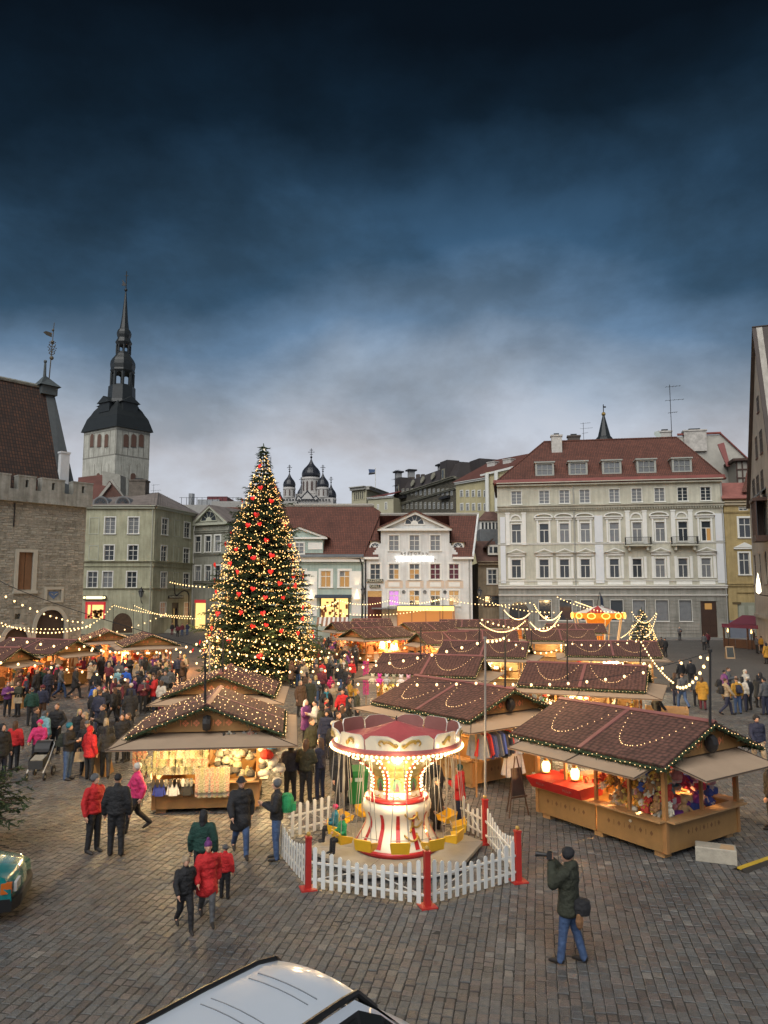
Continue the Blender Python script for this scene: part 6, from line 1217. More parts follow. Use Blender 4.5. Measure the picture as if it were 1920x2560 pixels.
# ------------------------------------------------------------------ goods
def col_mat(c): return mat('goods_%02d_%02d_%02d' % tuple(int(v*99) for v in c), c, .85, .25, 12, .2, 60)
GC = [(.6, .56, .46), (.5, .06, .04), (.55, .30, .05), (.08, .14, .4), (.45, .42, .36), (.35, .05, .12), (.12, .3, .25), (.66, .62, .5), (.3, .16, .07), (.05, .045, .04), (.6, .45, .12), (.5, .2, .25), (.6, .3, .3), (.6, .55, .55), (.5, .05, .1), (.2, .05, .3), (.05, .1, .4), (.6, .4, .2)]
def g_mesh(kind, m):
    def f():
        mb = MB().use(m)
        if kind == 'mitten': 
            for dx in (-.045, .045): mb.slab([(dx-.035, 0, -.08), (dx-.02, 0, -.16), (dx+.02, 0, -.16), (dx+.035, 0, -.08), (dx+.03, 0, 0), (dx-.03, 0, 0)], .035); mb.box(dx+.03, dx+.05, .005, .03, -.10, -.06)
        elif kind == 'scarf': mb.slab([(-.045, 0, -.75), (.045, 0, -.75), (.05, 0, 0), (-.05, 0, 0)], .03); mb.slab([(-.04, -.03, -.62), (.04, -.03, -.62), (.045, -.01, 0), (-.045, -.01, 0)], .02)
        elif kind == 'hat': mb.lathe([(.095, 0), (.11, .03), (.10, .09), (.06, .14), (.001, .16)], 10); mb.ball((0, 0, .18), .035, 6)
        elif kind == 'fur_hat': mb.lathe([(.12, .0), (.16, .06), (.16, .14), (.10, .2), (.001, .22)], 12)
        elif kind == 'jumper': mb.slab([(-.2, 0, -.62), (.2, 0, -.62), (.2, 0, -.05), (.08, 0, 0), (-.08, 0, 0), (-.2, 0, -.05)], .07); mb.slab([(-.2, 0, -.08), (-.22, 0, -.06), (-.33, .01, -.55), (-.23, .01, -.57)], .06); mb.slab([(.2, 0, -.08), (.23, 0, -.57), (.33, 0, -.55), (.22, 0, -.06)], .06)
        elif kind == 'plush_toy': mb.ball((0, 0, .10), .085, 8, 1.1); mb.ball((0, -.01, .24), .065, 8); mb.ball((-.05, 0, .30), .025, 6); mb.ball((.05, 0, .30), .025, 6); mb.tube((-.07, 0, .14), (-.13, -.05, .07), .028, .022, 6); mb.tube((.07, 0, .14), (.13, -.05, .07), .028, .022, 6); mb.tube((-.04, -.02, .05), (-.06, -.12, .02), .035, .03, 6); mb.tube((.04, -.02, .05), (.06, -.12, .02), .035, .03, 6)
        elif kind == 'jar': mb.lathe([(.05, 0), (.055, .02), (.055, .1), (.04, .12), (.04, .14), (.001, .145)], 10)
        elif kind == 'candy_roll': mb.lathe([(.001, 0), (.10, .0), (.11, .02), (.11, .1), (.001, .11)], 12)
        elif kind == 'gift_box': mb.box(-.1, .1, -.07, .07, 0, .12); mb.box(-.015, .015, -.073, .073, -.0, .124)
        return mb.mesh(kind)
    return cached(('g', kind, m.name), f)
GN = ['cream', 'red', 'orange', 'blue', 'beige', 'crimson', 'teal', 'ivory', 'brown', 'black', 'golden', 'rose', 'coral', 'pearl', 'ruby', 'violet', 'navy', 'apricot']
ORDN = 'first second third fourth fifth sixth seventh eighth ninth tenth eleventh twelfth thirteenth fourteenth fifteenth sixteenth seventeenth eighteenth nineteenth twentieth twenty-first twenty-second twenty-third twenty-fourth twenty-fifth twenty-sixth'.split()
def good(kind, label, t, loc, m, grp, rz=0, s=1.0, cat=None):
    M_ = Matrix.Translation(t.location) @ Matrix.Rotation(t.rotation_euler.z, 4, 'Z'); o = put(kind, g_mesh(kind, m)); p = M_ @ Vector(loc)
    o.location = p; o.rotation_euler = (0, 0, t.rotation_euler.z+rz); o.scale = (s,)*3; return tag(o, label, cat or kind.replace('_', ' '), grp)
PAT = [mat_brick('knit_pattern_%d' % i, a, b, c, .03, .02, .003, .95, 1, .2) for i, (a, b, c) in enumerate((((.42, .38, .26), (.05, .06, .07), (.3, .27, .2)), ((.40, .34, .25), (.32, .03, .03), (.3, .26, .2)), ((.12, .15, .15), (.42, .40, .33), (.06, .06, .06)), ((.42, .38, .27), (.2, .22, .08), (.12, .12, .10))))]
a1 = ST['A1']; x0 = -3.1/2   # front face of A1 is its local -x end
def A(kind, lab, yy, zz, m, grp, off=.12, s=1, rz=0): good(kind, lab, a1, (x0-off, yy, zz), m, grp, -pi/2+rz, s)
for row_, zz in enumerate((2.08, 1.88, 1.68, 1.48, 1.28)):
    for k in range(15):
        A('mitten', ORDN[k]+' mittens from the left in '+('top', 'second', 'third', 'fourth', 'bottom')[row_]+' row on the front left stall', 1.32-k*.088-.02, zz, R.choice(PAT), 'mittens hung in rows on the front left stall', off=.06+.03*row_, s=1.35)
for k in range(13): A('scarf', ORDN[k]+' scarf from the left in the row at the middle of the mitten stall', .22-k*.068+.0, 1.22 if k % 2 else 1.25, R.choice(PAT), 'scarves hanging in the middle of the front left stall', off=.30)
for k in range(46): A('hat', 'woolly hat displayed on the right half of the front left stall', -.32-R.random()*1.0, .95+R.random()*1.05, R.choice(PAT+[col_mat(GC[0]), col_mat(GC[9]), col_mat(GC[9]), col_mat(GC[1]), col_mat((.12, .11, .1)), col_mat((.3, .29, .27))]), 'hats on the right half of the front left stall', off=.02+R.random()*.2, s=1.15)
for c, lab, yy, zz in (((.05, .22, .5), 'light blue fur hat hanging at the right corner of the front left stall', -1.75, 1.72), ((.5, .03, .02), 'large red fur hat below the blue one at the right corner of the mitten stall', -1.62, 1.45), ((.35, .08, .04), 'rust coloured fur hat beside the blue one at the mitten stall corner', -1.98, 1.75)): A('fur_hat', lab, yy, zz, col_mat(c), None, .3, 1.15)
for k in range(22): A('fur_hat', 'grey or white fur hat stacked at the right corner of the front left stall', -1.45-R.random()*.6, .75+R.random()*.85, R.choice([col_mat((.35, .34, .33)), col_mat((.6, .57, .5)), col_mat((.12, .11, .1))]), 'fur hats at the right corner of the front left stall', R.random()*.3, .75)
for k in range(22): A('mitten', 'knitted goods on the stand at the left corner of the front left stall', 1.52+R.random()*.4, .5+R.random()*1.5, R.choice(PAT), 'knitted goods on the left stand of the front left stall', .05+R.random()*.25, 1.5)
for k in range(9): A('mitten', 'black and white mittens on the low counter of the front left stall', 1.3-k*.11, .98, R.choice([PAT[2], col_mat(GC[9]), col_mat((.6, .55, .5))]), 'mittens on the low counter of the front left stall', .30, 1.25)
for k, c in enumerate(((.03, .05, .3), (.6, .6, .6), (.03, .03, .03))): A('jumper', ('blue', 'white', 'black')[k]+' folded cloth hanging under the mittens of the front left stall', 1.2-k*.36, .88, col_mat(c), None, .28, .55)
for k in range(9): A('scarf', 'light cloth edge hanging below the left awning corner of the mitten stall', 1.62+R.random()*.25, 1.1, R.choice(PAT), 'cloths below the left awning corner', .1+R.random()*.2, 1.1)
def fill(key, side, n, kinds, cols, lab, grp, z0=.87, z1=1.9, d0=-.15, d1=.35, s=1.0, L=3.9, W=2.8, a=None, b=None):
    t = ST[key]
    for i in range(n):
        w_ = L if side in 'FB' else W; p = (R.random()-.5)*(w_-.3) if a is None else a+(b-a)*R.random(); d = d0+(d1-d0)*R.random(); zz = z0+(z1-z0)*R.random(); k = R.choice(kinds)
        loc = {'F': (p, -W/2+d, zz), 'B': (-p, W/2-d, zz), 'L': (-L/2+d, -p, zz), 'R': (L/2-d, p, zz)}[side]; rz = {'F': 0, 'B': pi, 'L': -pi/2, 'R': pi/2}[side]
        c = R.choice(cols); cn = GN[GC.index(c)]+' ' if c in GC else 'bright '; lv = ('lower ', 'middle ', 'upper ')[min(2, int(3*(zz-z0)/(z1-z0+1e-6)))]; cn = lv+cn; lb = cn+k.replace('_', ' ')+' '+lab; good(k, lb, t, loc, col_mat(c), grp+' of one kind and colour: '+cn+k.replace('_', ' '), rz+R.uniform(-.4, .4), s*R.uniform(.8, 1.2))
WRM = [GC[0], GC[1], GC[2], GC[8], GC[10], GC[4], GC[7]]
fill('R1', 'F', 130, ['plush_toy', 'plush_toy', 'jar'], WRM, 'behind the side windows of the front right stall', 'plush figures in the front right stall', .55, 1.85, .08, .5, 1.0, a=.05, b=1.85)
fill('R1', 'R', 130, ['candy_roll', 'plush_toy', 'hat'], [(.6, .3, .3), (.6, .55, .55), (.5, .05, .1), (.2, .05, .3), (.05, .1, .4), (.6, .4, .2)], 'on the back shelves of the front right stall', 'sweets in the front right stall', .4, 1.95, .45, 1.0, 1.3)
fill('R1', 'F', 10, ['jar', 'gift_box'], [GC[1], GC[2], GC[8]], 'on the red food counter of the front right stall', 'jars on the red counter', 1.12, 1.14, .1, .5, .9, a=-1.8, b=-.2)
JC = [(.03, .03, .035), (.04, .04, .05), (.45, .04, .03), (.5, .48, .45), (.06, .08, .2), (.12, .12, .13), (.3, .28, .26), (.05, .09, .35)]
for k in range(26):
    good('jumper', ORDN[k]+' garment from the left on the rail of the clothes stall', ST['R2'], (2.0+.72, -1.9+k*.125, 1.78+R.uniform(-.03, .03)), col_mat(JC[k % 8] if k % 3 else JC[R.randrange(8)]), 'garments on the clothes rail', R.uniform(-.35, .35), R.uniform(1.0, 1.25))
good('jumper', 'pale grey jumper hanging lowest below the clothes rail', ST['R2'], (2.95, -.6, 1.2), col_mat((.45, .44, .46)), None, 1.3, 1.25); good('jumper', 'bright red jumper at the left end of the clothes rail', ST['R2'], (2.85, -1.7, 1.72), col_mat((.5, .02, .02)), None, 1.2, 1.0)
for k in range(9): good('fur_hat', 'furry hat on the pole along the left end of the clothes stall', ST['R2'], (-2.0-.75, .9-k*.26, 1.88), col_mat(R.choice([(.5, .48, .44), (.35, .33, .3), (.45, .05, .04), (.5, .3, .08), (.6, .58, .55)])), 'furry hats on the pole', -pi/2, .8)
fill('R2', 'L', 46, ['hat', 'plush_toy', 'jumper', 'gift_box'], WRM, 'heaped at the left end of the clothes stall', 'goods at the left end of the clothes stall', .85, 1.8, -.2, .4, 1.0)
fill('R3', 'L', 60, ['plush_toy', 'gift_box', 'hat'], [GC[10], GC[0], GC[7], GC[2]], 'under the bright panel lamp left of the third stall', 'goods left of the third stall', .85, 1.7, -.5, .4, 1.2)
for k, c in enumerate(((.6, .55, .4), (.6, .05, .3), (.4, .4, .4), (.3, .28, .2), (.65, .6, .6), (.6, .3, .4), (.62, .6, .58))): good('plush_toy', 'large plush animal hanging in a row under the left eave of the third stall', ST['R3'], (-2.2+k*.35, -2.45, 1.72), col_mat(c), 'plush animals under the eave', 0, 1.5)
p_ = thing('panel_lamp', 'glaring white strip lamp over the golden goods left of the third stall', 'lamp', G(972, 1748)); p_.rotation_euler = (0, 0, radians(-19)); put('tube_light', MB().use(mat('white_strip', (1, 1, 1), .4, 0, emit=(1, .86, .6), estr=4)).box(-.75, .75, -.1, .1, 1.95, 2.02).mesh('tube_light'), p_); put('stand', MB().use(POST).box(-.72, -.66, -.03, .03, 0, 1.949).box(.66, .72, -.03, .03, 0, 1.949).mesh('stand'), p_)
l = bpy.data.lights.new('strip_light', 'POINT'); l.energy = 60*EX; l.color = (1, .8, .5); l.shadow_soft_size = .3; lo = bpy.data.objects.new('strip_light', l); COL.objects.link(lo); lo.parent = p_; lo.location = (0, 0, 1.8)
fill('R4', 'F', 90, ['plush_toy', 'jar', 'candy_roll', 'hat'], WRM+[GC[6]], 'along the front of the second right stall', 'souvenirs along the second right stall', .88, 1.85, -.2, .3, .9)
fill('R4', 'R', 24, ['plush_toy', 'jar', 'hat'], WRM, 'on the right end of the second right stall', 'souvenirs on the right end of the second right stall', .88, 1.85, -.2, .3, .9)
for k_, sd, n, cols in (('R5', 'F', 16, [GC[7], GC[0]]), ('R6', 'F', 34, [GC[0], GC[7], GC[1], GC[9]]), ('R6', 'R', 24, [GC[0], GC[7]]), ('C1', 'F', 26, WRM), ('C1', 'L', 18, WRM), ('C2', 'L', 14, WRM), ('C2', 'F', 12, WRM), ('C3', 'F', 10, WRM), ('L1', 'F', 22, [GC[1], GC[2], GC[8]]), ('L1', 'R', 14, WRM), ('L0', 'R', 12, WRM), ('T2', 'B', 40, WRM), ('T2', 'L', 34, WRM), ('T1', 'B', 24, WRM), ('A2', 'L', 10, WRM), ('C6', 'F', 14, WRM), ('R9', 'F', 10, WRM)):
    fill(k_, sd, n, ['jumper', 'hat', 'gift_box', 'plush_toy'], cols, 'at the '+' '.join(ST[k_]['label'].split(' with ')[0].split(',')[0].split()[:10]), 'wares of the '+ST[k_]['label'].split(' with ')[0].split(',')[0], .88, 1.85, -.15, .4, 1.2, L=4.5)
# red cloth counter with lantern of R1
t1 = ST['R1']; RC = mat('red_table_cloth', (.42, .015, .012), .6, .15)
rcl = thing('red_counter_tray', 'red cloth covered display tray hanging over the counter of the front right stall', 'display tray', t1.matrix_basis @ Vector((-1.0, -1.42, .86)), t1.rotation_euler.z); rcl.location = Matrix.Translation(t1.location) @ Matrix.Rotation(t1.rotation_euler.z, 4, 'Z') @ Vector((-1.0, -1.42, .86))
put('cloth', MB().use(RC).hull([(-.85, -.32, .0), (.85, -.32, .0), (.8, .5, 0), (-.8, .5, 0), (-.9, -.5, .27), (.9, -.5, .27), (.85, .5, .3), (-.85, .5, .3)], [(0, 1, 5, 4), (1, 2, 6, 5), (3, 0, 4, 7), (4, 5, 6, 7), (2, 3, 7, 6)]).mesh('cloth'), rcl)
for dx in (-.45, .45): o = put('lettering', text_mesh('ALLA', .13, mat('faint_red_letters', (.3, .12, .1), .7), .002), rcl, (dx, -.425, .14), rot=(radians(124), 0, 0))
for k, (dx, lb) in enumerate(((-.75, 'left'), (.25, 'middle'))):
    g = thing('glass_lantern', 'glowing glass lantern on the %s of the red counter' % lb, 'lantern', Matrix.Translation(t1.location) @ Matrix.Rotation(t1.rotation_euler.z, 4, 'Z') @ Vector((-1.0+dx, -1.3, 1.17)), t1.rotation_euler.z)
    put('glass', MB().use(mat('lantern_glow', (1, .8, .4), .4, 0, emit=(1, .70, .28), estr=4)).lathe([(.08, .02), (.11, .1), (.11, .22), (.06, .3)], 8).mesh('glass'), g); put('base', MB().use(mat('brass', (.4, .25, .08), .4, metal=.6)).lathe([(.12, 0), (.12, .019)], 8).mesh('base'), g); put('cap', MB().use(mat('brass', (.4, .25, .08), .4, metal=.6)).lathe([(.07, .301), (.03, .36), (.01, .4)], 8).mesh('cap'), g)
for yy, e_ in ((.75, 55), (-.75, 55)):
    l = bpy.data.lights.new('display_light', 'POINT'); l.energy = e_*EX*3.2; l.color = (1, .68, .28); l.shadow_soft_size = .15; lo = bpy.data.objects.new('display_light', l); COL.objects.link(lo); lo.parent = a1; lo.location = (x0-.75, yy, 1.80)
l = bpy.data.lights.new('red_counter_light', 'POINT'); l.energy = 90*EX; l.color = (1, .45, .15); l.shadow_soft_size = .1; lo = bpy.data.objects.new('red_counter_light', l); COL.objects.link(lo); lo.parent = t1; lo.location = (-1.0, -.6, 1.85)
rail = thing('clothes_rail', 'wooden rail carrying the garments in front of the stall behind the swing ride', 'clothes rail', ST['R2'].location, ST['R2'].rotation_euler.z); put('bar', MB().use(POST).tube((2.72, -2.0, 1.83), (2.72, 1.4, 1.83), .025, n=6).mesh('bar'), rail)
for q in (-1.95, 1.35): put('leg', MB().use(POST).tube((2.72, q, 0), (2.72, q, 1.81), .025, n=6).mesh('leg'), rail)
# ================================================================== CHRISTMAS TREE
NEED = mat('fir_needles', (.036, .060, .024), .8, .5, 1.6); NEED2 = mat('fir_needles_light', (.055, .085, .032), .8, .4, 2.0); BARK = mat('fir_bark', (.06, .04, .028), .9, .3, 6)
def conifer(name, label, cx_, cy_, prof, dz, dens, seed, twig=.42, z0=.9, inner=.35, grp=None):
    r = random.Random(seed); t = thing(name, label, 'fir tree', (cx_, cy_, 0), group=grp); H_ = prof[-1][0]
    def rad(z):
        for (a, b), (c, d) in zip(prof, prof[1:]):
            if a <= z <= c: return b+(d-b)*(z-a)/(c-a)
        return prof[0][1] if z < prof[0][0] else 0
    V = []; F = []; MI = []
    ca_, sa_ = cos, sin
    def tri(a, b, c, m): n = len(V); V.extend((a, b, c)); F.append((n, n+1, n+2)); MI.append(m)
    trunk = MB().use(BARK); trunk.tube((0, 0, 0), (0, 0, H_*.97), H_*.018, .015, 8)
    z = z0
    while z < H_-.1:
        R_ = rad(z); n = int(5+R_*dens); a0 = r.random()*6.28
        for k in range(n):
            a = a0+2*pi*k/n+r.uniform(-.25, .25); L_ = R_*r.choice((.6, .8, .9, .97, 1.0, 1.08, 1.22)); L_ *= r.uniform(.92, 1.08)*(1+.34*noise.noise(Vector((ca_(a)*1.3+seed, sa_(a)*1.3, z*.55)))); ca, sa = cos(a), sin(a); lift = -.30+.75*(z/H_)
            steps = max(2, int(L_/.16)); side = (-sa, ca)
            trunk.tube((0, 0, z), (ca*L_*.9, sa*L_*.9, z+lift*L_*.45), .035, .01, 4, False)
            for i in range(steps):
                q = inner+(1-inner)*(i+r.random())/steps; rr = L_*q; zz = z+lift*rr*.55-.10*rr*q+.20*L_*q*q*q*.5+r.gauss(0, .04)
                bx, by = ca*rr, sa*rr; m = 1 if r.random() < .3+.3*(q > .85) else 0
                for sd in (-1, 1):
                    l = twig*(1.15-.75*q)*r.uniform(.6, 1.2); ang = sd*r.uniform(.5, 1.0); dx, dy = ca*cos(ang)-sa*sin(ang), sa*cos(ang)+ca*sin(ang); dzz = r.uniform(-.75, .2)
                    ex, ey, ez = bx+dx*l, by+dy*l, zz+dzz*l
                    w_ = l*.13
                    tri((bx-dy*w_, by+dx*w_, zz), (bx+dy*w_, by-dx*w_, zz), (ex, ey, ez), m); tri((bx, by, zz+w_), (bx, by, zz-w_*.9), (ex, ey, ez), m)
                    for j in range(2):
                        f_ = r.uniform(.25, .8); px_, py_, pz_ = bx+dx*l*f_, by+dy*l*f_, zz+dzz*l*f_; u_ = r.uniform(-1, 1)
                        tri((px_, py_, pz_+.012), (px_, py_, pz_-.03), (px_-dy*l*.4*u_+dx*l*.2, py_+dx*l*.4*u_+dy*l*.2, pz_+r.uniform(-.08, .1)), m)
            tri((ca*L_*.85-sa*.03, sa*L_*.85+ca*.03, z+lift*L_*.4), (ca*L_*.85+sa*.03, sa*L_*.85-ca*.03, z+lift*L_*.4), (ca*(L_+.12), sa*(L_+.12), z+lift*L_*.45+.1), 1)
        z += dz*r.uniform(.8, 1.2)
    for k in range(5): tri((-.04, 0, H_-.5+k*.1), (.04, 0, H_-.5+k*.1), (r.uniform(-.1, .1), r.uniform(-.1, .1), H_+.15), 0)
    put('trunk', trunk.mesh('trunk'), t)
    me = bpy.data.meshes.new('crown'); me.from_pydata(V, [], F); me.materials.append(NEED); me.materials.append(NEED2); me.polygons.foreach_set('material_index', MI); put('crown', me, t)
    return t, rad
TX, TY = -8.45, 51.2
tree, trad = conifer('christmas_tree', 'huge christmas fir covered in warm lights, red hearts and golden baubles', TX, TY, [(0, 3.5), (2, 3.72), (4, 3.5), (6.3, 3.08), (8.9, 2.45), (11, 1.75), (12.4, 1.22), (14, .75), (15, .36), (16.3, .04)], .27, 5.4, 21, twig=.62)
TB = mat('tree_bulb', (1, .8, .5), .4, 0, emit=(1, .53, .15), estr=3.2)
mb = MB().use(TB); r = random.Random(4); k = 0; z = 1.2
while z < 16.0:
    R_ = trad(z); n = max(5, int(2*pi*R_/.17)); ph = r.random()*6
    for i in range(n):
        a = 2*pi*i/n; zz = z-.32*abs(sin(a*2.5+ph))+r.gauss(0, .04)-(.12 if r.random() < .2 else 0); q = trad(max(.5, zz))*r.uniform(.86, 1.03); mb.ball((q*cos(a), q*sin(a), zz), r.choice((.022, .028, .034)), 4)
    z += .52
for i in range(1100): zz = 16.1*(1-r.random()**.6); a = r.random()*6.28; q = trad(zz)*r.uniform(.82, 1.06); mb.ball((q*cos(a), q*sin(a), zz), r.choice((.02, .03, .04)), 4)
tag(mb.build('fairy_lights', tree), kind='stuff')
HEART = mat('red_heart', (.60, .015, .015), .5, .15, 4, emit=(1, .03, .02), estr=.5)
def heart(r_):
    mb = MB().use(HEART); pts = []
    for i in range(16): t = 2*pi*i/16; pts.append((r_*.062*16*sin(t)**3, 0, r_*.062*(13*cos(t)-5*cos(2*t)-2*cos(3*t)-cos(4*t))))
    for s_ in (-1, 1):
        for i in range(16): a, b = pts[i], pts[(i+1) % 16]; f_ = [a, b, (0, s_*r_*.42, 0)]; mb.face(f_ if s_ < 0 else f_[::-1])
    return mb.mesh('red_heart')
hm = heart(.19)
HP = [(745,305),(755,495),(685,590),(850,615),(718,738),(745,820),(640,830),(975,835),(490,900),(805,965),(442,998),(537,1045),(655,1028),(853,1100),(690,1125),(480,1175),(345,1185),(547,1248),(845,1245),(345,1320),(1050,1290),(925,1350),(685,1398),(560,1445),(795,1475),(955,1480),(372,1620),(577,1610),(775,1615),(1130,1560),(1130,1665),(318,1750),(683,1732),(803,1722),(940,1775),(1088,1795),(215,1873),(250,1940),(150,1945),(470,1865),(745,2000),(590,610),(1015,1010),(355,1425),(1060,1370),(1000,1380)]
def on_tree(x, y):
    Y = TY
    for _ in range(8): p = at(440+.2804*x, 1080+.2804*y, Y); dx = p.x-TX; R_ = trad(p.z)*1.02; Y = TY-sqrt(max(.02, R_*R_-dx*dx))
    return p-Vector((TX, TY, 0))
for x, y in HP: p = on_tree(x, y); put('red_heart', hm, tree, p, rot=(r.uniform(-.2, .2), r.uniform(-.5, .5), atan2(p.y, p.x)+pi/2+r.uniform(-.4, .4)), sc=r.uniform(.8, 1.2))
for k in range(34): zz = 1.5+r.random()*12; a = r.uniform(0, pi); put('red_heart', hm, tree, (trad(zz)*cos(a), trad(zz)*sin(a), zz), rot=(0, r.uniform(-.4, .4), a+pi/2))
GB = mat('gold_bauble', (.62, .42, .16), .22, .1, metal=.7); gbm = MB().use(GB).ball((0, 0, 0), .13, 10).mesh('gold_bauble')
for k in range(70): zz = 1.2+14*(1-sqrt(r.random())*.98); a = -pi/2+r.uniform(-1.9, 1.9); q = trad(zz)*1.0; put('gold_bauble', gbm, tree, (q*cos(a), q*sin(a), zz), sc=r.uniform(.7, 1.2))
put('star', MB().use(mat('pale_star', (.8, .7, .5), .4, 0, emit=(1, .9, .7), estr=1)).slab([((.2 if k % 2 == 0 else .07)*cos(pi*k/5+pi/2), -.03, (.2 if k % 2 == 0 else .07)*sin(pi*k/5+pi/2)+16.0) for k in range(10)], .06).mesh('star'), tree)
for ang in (-1.3, -.2, -2.6):
    l = bpy.data.lights.new('tree_glow', 'POINT'); l.energy = 420*EX; l.color = (1, .66, .3); l.shadow_soft_size = .6; lo = bpy.data.objects.new('tree_glow', l); COL.objects.link(lo); lo.parent = tree; lo.location = (5.4*cos(ang), 5.4*sin(ang), 3.4)
conifer('fir_tree', 'dark green fir whose bough reaches in at the left edge of the square', -9.9, 17.3, [(0, 1.3), (1.2, 1.55), (1.9, 1.2), (2.5, .6), (2.9, .05)], .2, 10, 8, twig=.38, z0=.8, inner=.3)
sf = at(1606, 1600, 79); sft, srad = conifer('fir_tree', 'small lit fir at the right rear of the market hung with bright light swags', sf.x, sf.y, [(0, 1.4), (1, 1.5), (3, .8), (4.4, .05)], .3, 5, 12, twig=.4, z0=.4)
mb = MB().use(TB)
for i in range(150): zz = .6+3.6*(1-r.random()**.6); a = r.random()*6.28; mb.ball((srad(zz)*cos(a), srad(zz)*sin(a), zz), .045, 4)
tag(mb.build('fairy_lights', sft), kind='stuff')
# ================================================================== SWING RIDE
CX, CY = .294, 17.76
ride = thing('swing_ride', "children's chain swing ride with cream and red striped body, gold scrolls and rows of bulbs", 'carousel', (CX, CY, 0), radians(0))
RED_ = mat('ride_red', (.42, .018, .02), .35, .1, 2, coat=.3); CRM = mat('ride_cream', (.74, .68, .55), .35, .08, 2, coat=.3); GOLD = mat('ride_gold', (.42, .26, .055), .4, .15, 8); PINK = mat('ride_faded_red', (.33, .085, .085), .6, .2, 2); PNKB = mat('board_back', (.24, .10, .085), .7, .2, 3)
YSEAT = mat('seat_yellow', (.62, .36, .02), .4, .12, 3); CHN = mat('chain_steel', (.35, .33, .3), .4, 0, metal=.6); RBULB = mat('ride_bulb', (1, .85, .6), .4, 0, emit=(1, .68, .30), estr=5); RBULB.cycles.emission_sampling = 'AUTO'
dk = mat('deck_plate', (.25, .235, .21), .6, .25, 1.5)
for k in range(6):
    a, b = pi/3*k+.12, pi/3*(k+1)+.12; put('deck_plate', MB().use(dk).slab([(.6*cos(a), .6*sin(a), .16), (2.02*cos(a), 2.02*sin(a), .16), (2.02*cos(b-.01), 2.02*sin(b-.01), .16), (.6*cos(b-.01), .6*sin(b-.01), .16)], .07).mesh('deck_plate'), ride)
    put('deck_foot', cached('dfoot', lambda: MB().use(mat('dark_foot', (.05, .05, .05), .7)).box(-.12, .12, -.12, .12, 0, .09).mesh('deck_foot')), ride, (1.75*cos(a), 1.75*sin(a), 0))
low = [(.955, .23), (.93, .32), (.86, .45), (.78, .58), (.72, .70), (.71, .80), (.735, .92), (.79, 1.02), (.80, 1.10), (.775, 1.19), (.70, 1.25)]
put('lower_body', MB().use(CRM).lathe(low, 40).mesh('lower_body', True), ride); put('base_ring', MB().use(RED_).lathe([(.90, .17), (.985, .17), (.985, .26), (.93, .28)], 40).mesh('base_ring', True), ride); put('red_ring', MB().use(RED_).lathe([(.70, 1.22), (.75, 1.24), (.75, 1.28), (.68, 1.31)], 40).mesh('red_ring', True), ride)
def stripe():
    mb = MB().use(RED_); zs_ = [(r_+.008, z) for r_, z in low if .30 < z < 1.05]
    for (r0_, z0_), (r1_, z1_) in zip(zs_, zs_[1:]):
        h0 = .052*(.7+.5*(1-z0_)); h1 = .052*(.7+.5*(1-z1_)); mb.face([(r0_*sin(-h0/r0_), -r0_*cos(h0/r0_), z0_), (r0_*sin(h0/r0_), -r0_*cos(h0/r0_), z0_), (r1_*sin(h1/r1_), -r1_*cos(h1/r1_), z1_), (r1_*sin(-h1/r1_), -r1_*cos(h1/r1_), z1_)])
    return mb.mesh('red_stripe')
sm = stripe()
for k in range(13): put('red_stripe', sm, ride, rz=2*pi*k/13+.02)
def scroll(flip=1, s=1.0):
    pts = []
    for i in range(26): t = i/25; a = -2.6+5.2*t; rr = .02+.055*abs(1-2*t)**.0*(.35+.65*t); pts.append((flip*(-.14+.24*t+rr*cos(a*1.6)*.55)*s, (.0+rr*sin(a*1.6)+.02*sin(6*t))*s))
    return pts
oct_ = [(.60, 1.30), (.57, 1.44), (.545, 1.60), (.56, 1.76), (.66, 1.93), (.98, 2.18), (1.36, 2.38)]
mb = MB().use(CRM).lathe(oct_[:2], 8, rot=pi/8); mb.use(mat('ride_panel_gold', (.50, .33, .10), .4, .3, 5)).lathe(oct_[1:4], 8, rot=pi/8); mb.use(mat('flare_green_gold', (.28, .24, .08), .4, .5, 6)).lathe(oct_[3:], 8, rot=pi/8); put('upper_drum', mb.mesh('upper_drum'), ride)
for k in range(8):
    a = pi/8+2*pi*k/8; put('red_rib', cached('rib', lambda: MB().use(RED_).path([(r_+.012, 0, z) for r_, z in oct_], .024, 6).mesh('red_rib')), ride, rz=a)
    bm = cached('ribb', lambda: (lambda m: [m.ball((r_+.05, s_, z), .0235, 6) for s_ in (-.055, .055) for r_, z in [(oct_[i][0]*(1-t)+oct_[i+1][0]*t, oct_[i][1]*(1-t)+oct_[i+1][1]*t) for i in range(1, 6) for t in (0, .5)]][0] and m)(MB().use(RBULB)).mesh('bulb_row'))
    tag(put('bulb_row', bm, ride, rz=a), kind='stuff')
    a = 2*pi*k/8; ap_ = .53
    pn = cached('pnl', lambda: MB().use(mat('picture_green', (.10, .26, .12), .5, .5, 14)).slab([(.105*sin(2*pi*i/14), -ap_, 1.60+.14*cos(2*pi*i/14)) for i in range(14)][::-1], .03).use(mat('picture_plum', (.12, .05, .07), .6, .4, 20)).slab([(-.05, -ap_-.004, 1.47), (.06, -ap_-.004, 1.47), (.035, -ap_-.004, 1.6), (.0, -ap_-.004, 1.68), (-.03, -ap_-.004, 1.6)], .01).use(GOLD).path([(.12*sin(2*pi*i/14), -ap_, 1.60+.155*cos(2*pi*i/14)) for i in range(15)], .008, 4).mesh('painted_panel'))
    put('painted_panel', pn, ride, rz=a)
    put('gold_scroll', cached('gsc', lambda: MB().use(GOLD).path([(x, -.60, 1.37+y*.5) for x, y in scroll()], .011, 4).mesh('gold_scroll')), ride, rz=a)
